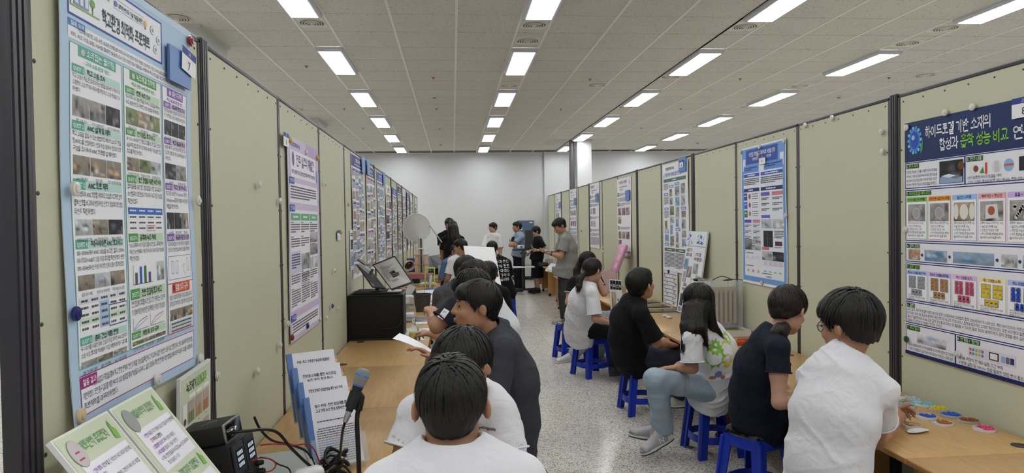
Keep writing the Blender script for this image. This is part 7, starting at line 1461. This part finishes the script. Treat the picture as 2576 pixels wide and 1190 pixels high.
    secs = [(-.25, .158, .125), (0, .156, .122), (.3, .143, .108), (.62, .152, .108), (.86, .140, .084)]
    def spx(t): return sp(t) if t >= 0 else pv+(pv-sp(.1))/.1*(-t)*.8
    for (t0, a0, c0), (t1, a1, c1) in zip(secs[:-1], secs[1:]): S.seg(spx(t0), spx(t1), lt(max(t0, 0)), lt(t1), (a0*b_+e_, c0*b_+e_), (a1*b_+e_*.8, c1*b_+e_*.8), .04)
    for q in (sl, sr): S.cone(sp(.90), q, .060*b_+e_*.3, .048*b_+e_*.4, .05)
    for q in (sl, sr): S.cone(nk+spine*.004, q, .060*s, .040*b_+e_*.3, .05)
    ends = []
    for q, e in ((sl, el), (sr, er)):
        en = q+(e-q)*sleeve if sleeve <= 1 else e; d = unit(e-q); Ls = np.linalg.norm(en-q); r0, r1 = .050*b_+e_*.42, .050*b_+e_*.80; r0 = min(r0, .08)
        def fn(X, Y, Z, q=q, d=d, Ls=Ls, r0=r0, r1=r1, en=en):
            x, y, z = X-q[0], Y-q[1], Z-q[2]; al_ = x*d[0]+y*d[1]+z*d[2]; t = np.clip(al_/(Ls+.04), 0, 1); ax_ = t*(Ls+.04)
            dd = np.sqrt((x-d[0]*ax_)**2+(y-d[1]*ax_)**2+(z-d[2]*ax_)**2)-(r0+(r1-r0)*t)
            return np.maximum(dd, al_-Ls)
        S.put(fn, np.minimum(q, en)-.12, np.maximum(q, en)+.12, .014); ends.append((en, d, r1))
    for en, d, r1 in ends: S.cone(en-d*(.012-r1*.0), en+d*.05, r1-max(.010, 1.9*vox), r1-max(.010, 1.9*vox), .004, 's')
    ndir = unit(hp(0, -.022, -.05)-nk)
    nb = nk-spine*.012+ndir*.0
    S.cone(nb+ndir*.012, nb+ndir*.16, .066*s, .085*s, .008, 's')
    hp_ = pv-spine*hem
    S.cut(hp_, pv-sp(.12))
    sm_ = S.mesh('shirt', shirt, org)
    ph = seed*3.7
    def folds(c):
        q = c+org-pv; a = q@spine; l = q@lat; f = q@bfv; wob = .6*_noise(l*4+ph, a*4, f*4, seed)
        cr_ = lambda n: np.clip(1-np.abs(n)*2.2, 0, 1)**1.6-.35
        r1_ = cr_(_noise(a*11+l*5*np.sin(ph)+wob*1.6, l*2.6+ph, f*2.6, seed+3)); r2_ = cr_(_noise(a*7-l*7+wob*1.5, l*5+a*5, f*5+ph, seed+5)); r3_ = cr_(_noise(a*19+l*8+wob*2.5, l*6+ph, f*6, seed+7))
        wgt = np.clip(1.15-1.0*np.clip(a/.46, 0, 1), .3, 1.0)
        for en_, d_, rr_ in ends: wgt = wgt*np.clip((np.linalg.norm(c+org-en_, axis=1)-rr_*.9)/.05, .02, 1)
        return fold*np.minimum(1, wgt*3.3)*(r1_*wgt*.9+r2_*.6+r3_*.45*wgt)+.0012*_noise(q[:, 0]*45, q[:, 1]*45, q[:, 2]*45, seed)
    vadd(sm_, folds)
    sobj = link('shirt', sm_, root)
    for en, d, r1 in ends:
        t1 = unit(np.cross(d, (0.3, .2, .9))); t2 = np.cross(d, t1)
        MB().tube([Vector(en-org-d*.004+(t1*math.cos(a)+t2*math.sin(a))*(r1+.0008)) for a in np.linspace(0, 2*math.pi, 25)[:-1]], .0042, 6, closed=True).build('cuff', shirt if open_collar != 'ringer' else WT, sobj)
    t1 = unit(slat-ndir*(slat@ndir)); t2 = np.cross(ndir, t1)
    if collar == 'crew':
        c0 = nb-org+ndir*.010
        MB().tube([Vector(c0+(t1*math.cos(a)*.068+t2*math.sin(a)*.064)*s+ndir*(-.014*math.sin(a)*(1 if (t2@bfv) > 0 else -1))) for a in np.linspace(0, 2*math.pi, 33)[:-1]], .0075*s, 8, closed=True).build('collar', shirt if open_collar != 'ringer' else WT, sobj)
    else:
        c0 = nb-org+ndir*.012; ps = []; n_ = 28; fs = []; fb = t2*(1 if (t2@bfv) > 0 else -1)
        for j in range(n_+1):
            a = math.radians(-65)+j/n_*math.radians(310); cc = t1*math.sin(a)*0
            dr = t1*math.cos(a)-fb*math.sin(a)
            rr = .070*s
            ps += [Vector(c0+dr*rr*.95+ndir*.042*s), Vector(c0+dr*rr*1.06+ndir*.046*s), Vector(c0+dr*rr*1.42-ndir*.004)]
        for j in range(n_): fs += [(3*j, 3*j+1, 3*j+4, 3*j+3), (3*j+1, 3*j+2, 3*j+5, 3*j+4)]
        MB().add(ps, fs, 0, True).build('collar', shirt, sobj)
    # ---------------------------------------------------------------- trousers / skirt
    if legs:
        Q = Field(np.minimum.reduce([pv, kl, kr, al, ar])-.2, np.maximum.reduce([pv, kl, kr, al, ar])+.2, max(vox, .008))
        Q.seg(spx(-.12), sp(.22), lat, lat, (.162*b_, .130*b_), (.14*b_, .11*b_), .04)
        if skirt:
            bot = pv-up*.52
            Q.seg(pv, bot, lat, lat, (.165*b_, .13*b_), (.20*b_, .15*b_), .03); Q.cut(bot+up*.02, (0, 0, -1))
        else:
            for q, k_, a in ((hpl, kl, al), (hpr, kr, ar)):
                Q.cone(q, k_, .092*b_, .072*b_, .03); an = a+up*.0; d = unit(an-k_); Ls = np.linalg.norm(an-k_)-.0
                def fn(X, Y, Z, q=k_, d=d, Ls=Ls):
                    x, y, z = X-q[0], Y-q[1], Z-q[2]; al_ = x*d[0]+y*d[1]+z*d[2]; t = np.clip(al_/(Ls+.06), 0, 1); ax_ = t*(Ls+.06)
                    return np.maximum(np.sqrt((x-d[0]*ax_)**2+(y-d[1]*ax_)**2+(z-d[2]*ax_)**2)-(.074+(.066-.074)*t)*b_, al_-Ls)
                Q.put(fn, np.minimum(k_, a)-.1, np.maximum(k_, a)+.1, .03)
                Q.cone(an-d*.008, an+d*.04, .066*b_-max(.012, 2*vox), .066*b_-max(.012, 2*vox), .004, 's')
        qm = Q.mesh('skirt' if skirt else 'trousers', trouser, org)
        vadd(qm, lambda c: .005*(1-2*np.abs(_noise(*((c+org)*A3((9, 9, 13))).T, seed=seed+9)))+.002*_noise(*((c+org)*30).T, seed=seed))
        link('skirt' if skirt else 'trousers', qm, root)
        if shoes:
            for a, tdir in ((al, tl), (ar, tr)):
                fd = A3(tdir) if tdir is not None else bfv
                uz = up-unit(fd)*(up@unit(fd)); 
                put_shoe(shoes, tuple(a-unit(fd)*.05-unit(uz)*.085), tuple(fd), (0, 0, 1), root, org)
    PEOPLE[key] = dict(root=root, org=org, shirt=sobj, hair=hobj, hd=hd, F=Fv, U=U, L=Lv, hs=hs, nk=nk, pv=pv, lat=lat, bf=bfv, spine=spine)
    return root
def at(px, py, Y): return onY(px, py, Y)
from mathutils.bvhtree import BVHTree

def wrist_band(key, w_, e, r=.03, wd=.014, m=None, face=True, name='watch'):
    d = PEOPLE[key]; w_, e = A3(at(*w_)), A3(at(*e)); ax = unit(w_-e); t1 = unit(np.cross(ax, (0, 0, 1))); t2 = np.cross(ax, t1); c = w_-ax*.035-d['org']; mb = MB()
    M_ = frame(c-ax*wd/2, t1, t2, ax); mb.lathe([(r, 0), (r+.003, wd*.3), (r+.003, wd*.7), (r, wd)], 18, M=M_, cap0=False, cap1=False); o = mb.build(name, m, d['root'])
    if face: MB().rbox((-.017, -.02, r-.002), (.017, .02, r+.008), .004, M=frame(c, ax, t1, t2 if t2[2] > -.2 else -t2)).build('watch_face', m, o)
# ================================================================== PEOPLE
stool(1.48, 7.41, .39, 'blue plastic stool under the ponytailed person in white'); stool(1.62, 5.93, .05, 'blue plastic stool under the person in black tee'); STK = stool(1.83, 4.82, .06, 'blue plastic stool with white sticker under the long-haired person')
stool(1.735, 3.90, .5, 'blue plastic stool with shiny black seat under the person in navy'); stool(1.52, 2.72, .3, 'blue plastic stool under the person in white tee by the petri dishes'); stool(1.40, 8.35, .2, 'blue plastic stool behind the ponytailed person, under the person in ringer tee')
stool(.03, 1.62, .3, 'blue plastic stool under the nearest person in white'); stool(.14, 2.62, .3, 'blue plastic stool under the white tee person facing the viewer'); stool(.29, 3.36, .1, 'blue plastic stool under the person in charcoal shirt'); stool(.22, 4.12, .2, 'blue plastic stool under the person with a white sleeve tag'); stool(.32, 4.88, .4, 'blue plastic stool under the person in white behind the charcoal shirt'); stool(.04, 5.5, .1, 'blue plastic stool under the person in dark grey tee'); stool(.35, 6.75, .3, 'blue plastic stool beside the white foam board'); stool(.84, 11.55, .15, 'blue plastic stool under the person with printed black tee'); stool(.07, 11.05, .2, 'blue plastic stool under the spectacled person in white at the far left desk'); stool(-.02, 12.05, .2, 'blue plastic stool under the person in blue denim')
person('A', 'person with short black hair in white tee seen from behind, nearest the viewer', (1136, 1024, 1.75), 250, (.03, 1, -.05), (1137, 1136, 1.72), (.02, 1.60, .56), (0, 1), s=1.0, vox=.0065, nstr=1800, skin=SK1, shirt=WT, seed=2, ease=.03, detail=False, slouch=.02, fold=.005, hairbulk=.99)
person('B', 'person in white tee with small chest lettering, head turned down to the desk', (1166, 925, 2.38), 186, (-.62, -.62, -.45), (1155, 985, 2.50), (.14, 2.62, .56), (-.1, -1), s=1.0, vox=.0075, nstr=1500, shirt=WT, seed=5, ease=.032, sl=(1258, 1042, 2.46), sr=(1048, 1042, 2.46), el=(1285, 1175, 2.40), er=(1008, 1165, 2.40), wl=(1200, 1190, 2.25), wr=(1060, 1190, 2.25), hairbulk=1.05, fold=.008, legs=True)
person('C', 'person in charcoal denim shirt in left profile leaning to the desk', (1199, 773, 3.3), 132, (-.985, -.14, .08), (1243, 838, 3.34), (1266, 1140, 3.36), (-1, .06), s=1.0, vox=.0065, nstr=1500, skin=SK1, shirt=CHA, collar='shirt', ease=.034, sleeve=.95, seed=3, slouch=.055, bulk=1.03, sl=(1264, 884, 3.13), sr=(1240, 858, 3.52), el=(1232, 1030, 3.05), wl=(1120, 1010, 3.05), er=(1160, 960, 3.55), wr=(1092, 905, 3.5), fold=.008, hairbulk=1.0)
person('D', 'person in dark navy tee with white sleeve tag, behind the charcoal shirt', (1190, 734, 4.0), 110, (-.9, .2, -.35), (1176, 788, 4.05), (1228, 1035, 4.12), (-1, .1), s=1.0, vox=.0075, nstr=900, shirt=cloth('cotton_ink', '#23252e'), seed=6, sl=(1148, 772, 3.86), sr=(1175, 790, 4.25), el=(1098, 822, 3.82), wl=(1086, 788, 4.0), er=(1120, 850, 4.3), wr=(1090, 842, 4.35), sleeve=.72, curl=.9, detail=False)
person('E', 'person with brown hair in white tee behind the person in navy', (1192, 702, 4.75), 93, (-.75, .6, -.3), (1217, 742, 4.8), (1256, 965, 4.88), (-1, .25), s=1.0, vox=.009, nstr=800, hmat=HBR, shirt=WT, seed=7, detail=False, slouch=.08)
person('F', 'person in dark grey tee with white hair clip, back to the viewer', (1174, 686, 5.5), 82, (.5, .85, -.1), (1158, 718, 5.5), (1152, 915, 5.5), (.3, 1), s=.97, vox=.009, hair='tied', nstr=700, shirt=GR, seed=8, detail=False, bulk=1.05)
person('H', 'person with short black hair seated low in front of the white foam board', (1228, 692, 6.6), 66, (-.2, .95, -.2), (1226, 720, 6.65), (1228, 852, 6.75), (0, 1), s=.95, vox=.01, nstr=400, shirt=BK, seed=9, detail=False)
person('G', 'person with glasses in white tee seated at the far left desk', (1158, 622, 11.0), 40, (-.9, .35, -.05), (1160, 643, 11.05), (1148, 736, 11.1), (-.5, .85), s=1.0, vox=.011, nstr=200, shirt=WT, seed=10, glasses=True)
person('X', 'person in blue denim jacket mostly hidden behind the spectacled person in white', (1147, 632, 12.1), 36, (-.6, .7, -.2), (1140, 650, 12.1), (1132, 728, 12.15), (-.6, .8), s=1.0, vox=.012, nstr=100, shirt=cloth('denim_blue', '#4d6a8a', .25, 300, .08), seed=11, detail=False, sleeve=.95)
person('I', 'person in black tee with white lettering on the back, seated by the white board', (1238, 627, 11.4), 40, (.1, 1, -.15), (1246, 650, 11.4), (1266, 731, 11.5), (.1, 1), s=1.05, vox=.010, nstr=300, shirt=BK, seed=12, detail=False, ease=.04)
person('J', 'person with very long black hair in black standing with back to the viewer', (1139, 573, 12.9), 34, (.1, 1, 0), (1139, 592, 12.9), (1141, 671, 12.9), (.1, 1), s=.95, vox=.011, pose='stand', hair='long', nstr=300, shirt=BK, seed=13, detail=False, shoes='black', tail=[(1140, 575, 12.82, .10), (1142, 600, 12.78, .11), (1145, 622, 12.78, .09)])
person('K', 'person with glasses in black polo standing behind the long-haired one', (1130, 565, 13.9), 32, (-.35, -.9, -.2), (1128, 584, 13.9), (1128, 664, 13.9), (-.1, -1), s=1.02, vox=.012, pose='stand', nstr=200, shirt=BK, seed=14, glasses=True, shoes='black', er=(1110, 622, 13.8), wr=(1120, 640, 13.7))
person('L', 'person with glasses in white shirt standing against the back wall', (1240, 573, 17.3), 26, (-.8, -.6, 0), (1241, 589, 17.3), (1238, 634, 17.3), (-.4, -.9), s=1.0, vox=.012, pose='stand', nstr=200, skin=SK2, hair='bob', shirt=WT2, seed=15, glasses=True, ease=.035, trouser=TRB, er=(1216, 625, 17.2), wr=(1222, 650, 17.1), sleeve=.95)
person('M', 'person in pale blue shirt with arms crossed by the back wall', (1301, 571, 16.7), 27, (-1, -.12, 0), (1305, 588, 16.7), (1306, 636, 16.7), (-1, -.3), s=1.06, vox=.011, pose='stand', nstr=100, shirt=BLS, seed=16, collar='shirt', bulk=1.12, trouser=TRB, shoes='black', el=(1290, 617, 16.4), wl=(1287, 608, 16.75), er=(1284, 617, 16.85), wr=(1295, 616, 16.45))
person('N', 'person in black dress with bobbed hair holding a phone', (1348, 583, 16.3), 27, (-1, -.15, -.2), (1352, 598, 16.3), (1351, 645, 16.3), (-1, -.15), s=.96, vox=.011, pose='stand', nstr=150, skin=SK2, hair='bob', shirt=BK, seed=17, glasses=True, skirt=True, shoes='black', el=(1373, 628, 16.1), wl=(1350, 630, 15.95), er=(1340, 630, 16.5), wr=(1330, 638, 16.4), ease=.035, fdl=(-1, 0, .3))
person('O', 'person in grey shirt and smart watch standing, looking down at a phone', (1408, 569, 11.1), 40, (-.88, -.2, -.42), (1421, 592, 11.1), (1424, 676, 11.1), (-1, -.1), s=1.02, vox=.0085, pose='stand', nstr=500, shirt=GRS, collar='shirt', seed=18, bulk=1.1, trouser=TRG, shoes='runner', sl=(1421, 604, 10.92), el=(1411, 645, 10.85), wl=(1383, 638, 10.95), er=(1400, 640, 11.3), wr=(1376, 633, 11.2), hem=.16, ease=.036, tl=(-1, -.35, 0), tr=(-1, .1, 0), fold=.008, curl=.8, fdl=(-1, .1, .25), fdr=(-1, -.1, .1), pl=(0, .3, 1), pr=(0, -.3, 1))
person('P', 'person in black ringer tee resting chin on hand, behind the ponytailed person', (1479, 661, 8.1), 54, (.85, .45, -.1), (1466, 692, 8.15), (1468, 800, 8.3), (.95, .2), s=.97, vox=.0085, nstr=500, skin=SK2, hair='tied', shirt=BK, open_collar='ringer', seed=19, trouser=DNM, sr=(1442, 712, 7.95), er=(1430, 760, 7.9), wr=(1475, 785, 7.9), sl=(1500, 700, 8.3), el=(1519, 738, 8.2), wl=(1494, 676, 8.2), kr=(1535, 800, 8.0), ar=(1440, 893, 8.15), kl=(1545, 800, 8.3), al=(1500, 900, 8.4), tr=(-1, -.3, 0), bulk=1.08, sleeve=.55, tail=[(1462, 660, 8.15, .05), (1452, 680, 8.15, .045), (1448, 700, 8.12, .025)], fdl=(-.1, .1, 1), curl=.9)
person('Q', 'person with brown ponytail in loose white tee and black trousers on stool', (1491, 682, 7.1), 62, (.78, .60, -.12), (1481, 713, 7.12), (1457, 826, 7.32), (.96, .25), s=.95, vox=.0075, nstr=700, skin=SK2, hair='tied', hmat=HBR, shirt=WT, seed=20, ease=.038, hem=.17, sr=(1489, 738, 6.93), er=(1497, 802, 6.88), wr=(1540, 814, 6.95), sl=(1490, 735, 7.35), kr=(1565, 836, 7.1), ar=(1545, 925, 7.05), kl=(1570, 838, 7.4), al=(1560, 925, 7.4), sleeve=.85, tail=[(1470, 688, 7.05, .028), (1459, 702, 7.0, .035), (1456, 720, 6.98, .03), (1453, 734, 6.98, .008)], fold=.009, shoes='black')
person('R', 'person in black tee and dark trousers looking up at the right partition', (1612, 718, 5.62), 86, (.75, .52, .28), (1603, 752, 5.64), (1588, 890, 5.88), (.97, .2), s=1.0, vox=.0068, nstr=1400, skin=SK1, shirt=BK, seed=21, trouser=DND, sr=(1612, 790, 5.46), er=(1652, 862, 5.48), wr=(1692, 868, 5.72), sl=(1600, 778, 5.85), kr=(1738, 905, 5.74), ar=(1700, 1000, 5.74), kl=(1745, 893, 6.05), al=(1720, 990, 6.05), sleeve=.86, ease=.034, hem=.14, bulk=1.05, fold=.008, slouch=.07)
person('S', 'person with long black hair in printed white tee and pale jeans, facing the aisle', (1756, 764, 4.6), 98, (-.42, .85, -.22), (1764, 822, 4.63), (1795, 972, 4.74), (-.93, .36), s=.97, vox=.0068, nstr=500, skin=SK1, hair='long', shirt=WT, trouser=DNM, shoes='runner', seed=22, ease=.036, hem=.15, fold=.010, slouch=.06, sl=(1738, 852, 4.44), sr=(1792, 842, 4.86), el=(1742, 926, 4.42), wl=(1703, 926, 4.6), er=(1720, 920, 4.95), wr=(1690, 930, 4.8), kl=(1648, 955, 4.48), al=(1672, 1082, 4.62), kr=(1660, 958, 4.82), ar=(1660, 1080, 4.86), tl=(-.88, -.25, -.32), tr=(-.95, -.1, .22), sleeve=.80, fdl=(-1, .2, 0), tail=[[(1735, 775, 4.52, .05), (1727, 820, 4.46, .040), (1719, 885, 4.40, .006)], [(1758, 775, 4.50, .06), (1760, 825, 4.44, .048), (1780, 872, 4.46, .006)], [(1778, 775, 4.54, .05), (1792, 820, 4.52, .034), (1828, 858, 4.56, .005)], [(1745, 780, 4.50, .05), (1742, 830, 4.42, .036), (1750, 885, 4.41, .006)]])
person('T', 'person in navy knit tee with low bun sitting on shiny black stool seat', (1982, 782, 3.72), 118, (.80, .55, -.28), (1945, 838, 3.72), (1906, 1052, 3.88), (.95, .3), s=.97, vox=.0068, nstr=1200, skin=SK2, hair='tied', hmat=HBR, shirt=NV, seed=23, sr=(1957, 878, 3.52), er=(1960, 1012, 3.46), wr=(2040, 1018, 3.62), sl=(1960, 868, 3.98), sleeve=.46, ease=.02, hem=.10, fold=.004, tail=[(1972, 826, 3.62, .036), (1960, 834, 3.60, .040), (1945, 838, 3.60, .018)], hairbulk=1.04, slouch=.07)
person('U', 'person with glasses and thick black hair in white tee, elbow on the desk', (2136, 820, 2.75), 166, (-.42, .90, -.12), (2122, 893, 2.72), (2068, 1262, 2.70), (.55, .83), s=.96, vox=.0062, nstr=2200, skin=SK1, shirt=WT, seed=24, glasses=True, ease=.026, hem=.18, sl=(2042, 950, 2.84), sr=(2220, 984, 2.62), er=(2206, 1108, 2.84), wr=(2266, 1048, 3.14), el=(2070, 1080, 3.05), wl=(2238, 1042, 3.20), sleeve=.54, fold=.009, hairbulk=1.10, slouch=.05, bulk=.98, fdr=(.15, .9, .15), pr=(-1, .3, -.2), fdl=(.8, .3, .1), pl=(0, -.8, -.5), curl=1.1)

# ---------------------------------------------------------------- prints on clothes
def hit(key, px, py):
    d = PEOPLE[key]; me = d['shirt'].data; bv = BVHTree.FromPolygons([v.co[:] for v in me.vertices], [tuple(p.vertices) for p in me.polygons]); o = Vector(d['org'])
    loc, n, i, dist = bv.ray_cast(CAM-o, ray(px, py).normalized()); return bv, o, loc, n
def decal(key, px, py, polys, name='print', rot=0., upv=(0, 0, 1)):
    """polys: list of (points2d, faces, colour), metres on the cloth surface"""
    bv, o, c, n = hit(key, px, py)
    if c is None: print('decal misses', key); return
    if n.dot(CAM-o-c) < 0: n = -n
    up_ = Vector(upv); up_ = (up_-n*up_.dot(n)).normalized(); rt = up_.cross(n).normalized(); rt, up_ = rt*math.cos(rot)+up_*math.sin(rot), up_*math.cos(rot)-rt*math.sin(rot)
    mb = MB()
    for pts, fs, col in polys:
        P = []
        for x, y in pts:
            st = c+rt*x+up_*y+n*.12; l, nn, i, ds = bv.ray_cast(st, -n); P.append((l if l is not None and ds < .25 else c+rt*x+up_*y)+n*.0022)
        mb.add(P, fs, 0, False, srgb(col) if isinstance(col, str) else col)
    return mb.build(name, mprint, PEOPLE[key]['shirt'])
def tpoly(t, size, col, x=0., y=0., bold=True, sx=1., center=True):
    out = []; w_ = text_width(t, size, bold)*sx; u = x-(w_/2 if center else 0)
    for ch in t:
        vs, fs, adv = glyph(ch, bold)
        if vs: out.append(([(u+a*size*sx, y+b*size) for a, b in vs], fs, col))
        u += adv*size*sx
    return out
def blob(cx, cy, rx, ry, col, n=14, jag=0.): return ([(cx+rx*math.cos(2*math.pi*i/n)*(1-(jag if i % 2 else 0)), cy+ry*math.sin(2*math.pi*i/n)*(1-(jag if i % 2 else 0))) for i in range(n)], [tuple(range(n))], col)
def gridrect(x0, y0, x1, y1, col, n=4, m=4):
    return ([(x0+(x1-x0)*i/n, y0+(y1-y0)*j/m) for j in range(m+1) for i in range(n+1)], [(j*(n+1)+i, j*(n+1)+i+1, (j+1)*(n+1)+i+1, (j+1)*(n+1)+i) for j in range(m) for i in range(n)], col)
decal('B', 1228, 1080, tpoly('patagonia', .016, '#2a2a34'), 'chest_lettering')
rp = random.Random(3); pl_ = []
for j in range(5):
    for i in range(4): pl_ += tpoly(rp.choice('가나다라마바사아자차카타파하글한'), .055, '#d8d8dc', -.10+.062*i+rp.uniform(-.01, .01), .13-.072*j, True)
decal('I', 1268, 682, pl_, 'back_lettering')
decal('P', 1504, 714, tpoly('OY', .05, '#dcdcde', 0, .02)+tpoly('Y', .05, '#dcdcde', .0, -.05), 'front_lettering')
decal('D', 1116, 790, [gridrect(-.018, -.03, .018, .03, '#d9d9dc')]+[gridrect(-.008, .005, .006, .018, '#33333a', 1, 1), gridrect(-.006, -.02, .008, -.01, '#33333a', 1, 1)], 'sleeve_tag', rot=-.6)
lf = [blob(-.06, .0, .075, .085, '#6fae3a', 22, .28), blob(-.055, .06, .05, .06, '#7fbb42', 18, .3), blob(.03, .02, .05, .085, '#d6c34a', 18), blob(.03, -.035, .03, .045, '#cdb83f', 14), blob(.06, .12, .03, .05, '#9ac25a', 14, .2), blob(-.02, -.12, .022, .022, '#6f7fae', 12), blob(-.05, -.14, .02, .012, '#a8734a', 10), blob(.01, -.14, .016, .014, '#b5653a', 10)]
decal('S', 1822, 895, lf, 'back_print')

wrist_band('O', (1383, 638, 10.95), (1411, 645, 10.85), .031, .02, mblk); wrist_band('N', (1350, 630, 15.95), (1373, 628, 16.1), .028, .014, mwhite, False, 'wrist_strap')
d_ = PEOPLE['F']; c_ = Vector(A3(at(1156, 684, 5.44))-d_['org']); mb = MB()
for k in range(5): mb.lathe([(.004, 0), (.012, .004), (.010, .010), (.003, .013)], 8, M=T(*c_) @ T(.013*math.cos(k*1.257), -.01, .016*math.sin(k*1.257)))
mb.build('hair_clip', mwhite, d_['root'])
stk = MB().box((.02, -.1705, .108), (.125, -.1675, .134)).build('sticker', mwhite, STK); mb = MB()
for pts, fs, col in tpoly('경상남도과학고', .014, '#333338', .072, .116): mb.add([(x, -.1712, y) for x, y in pts], fs, 0, False, srgb(col))
mb.build('sticker_text', mprint, stk)
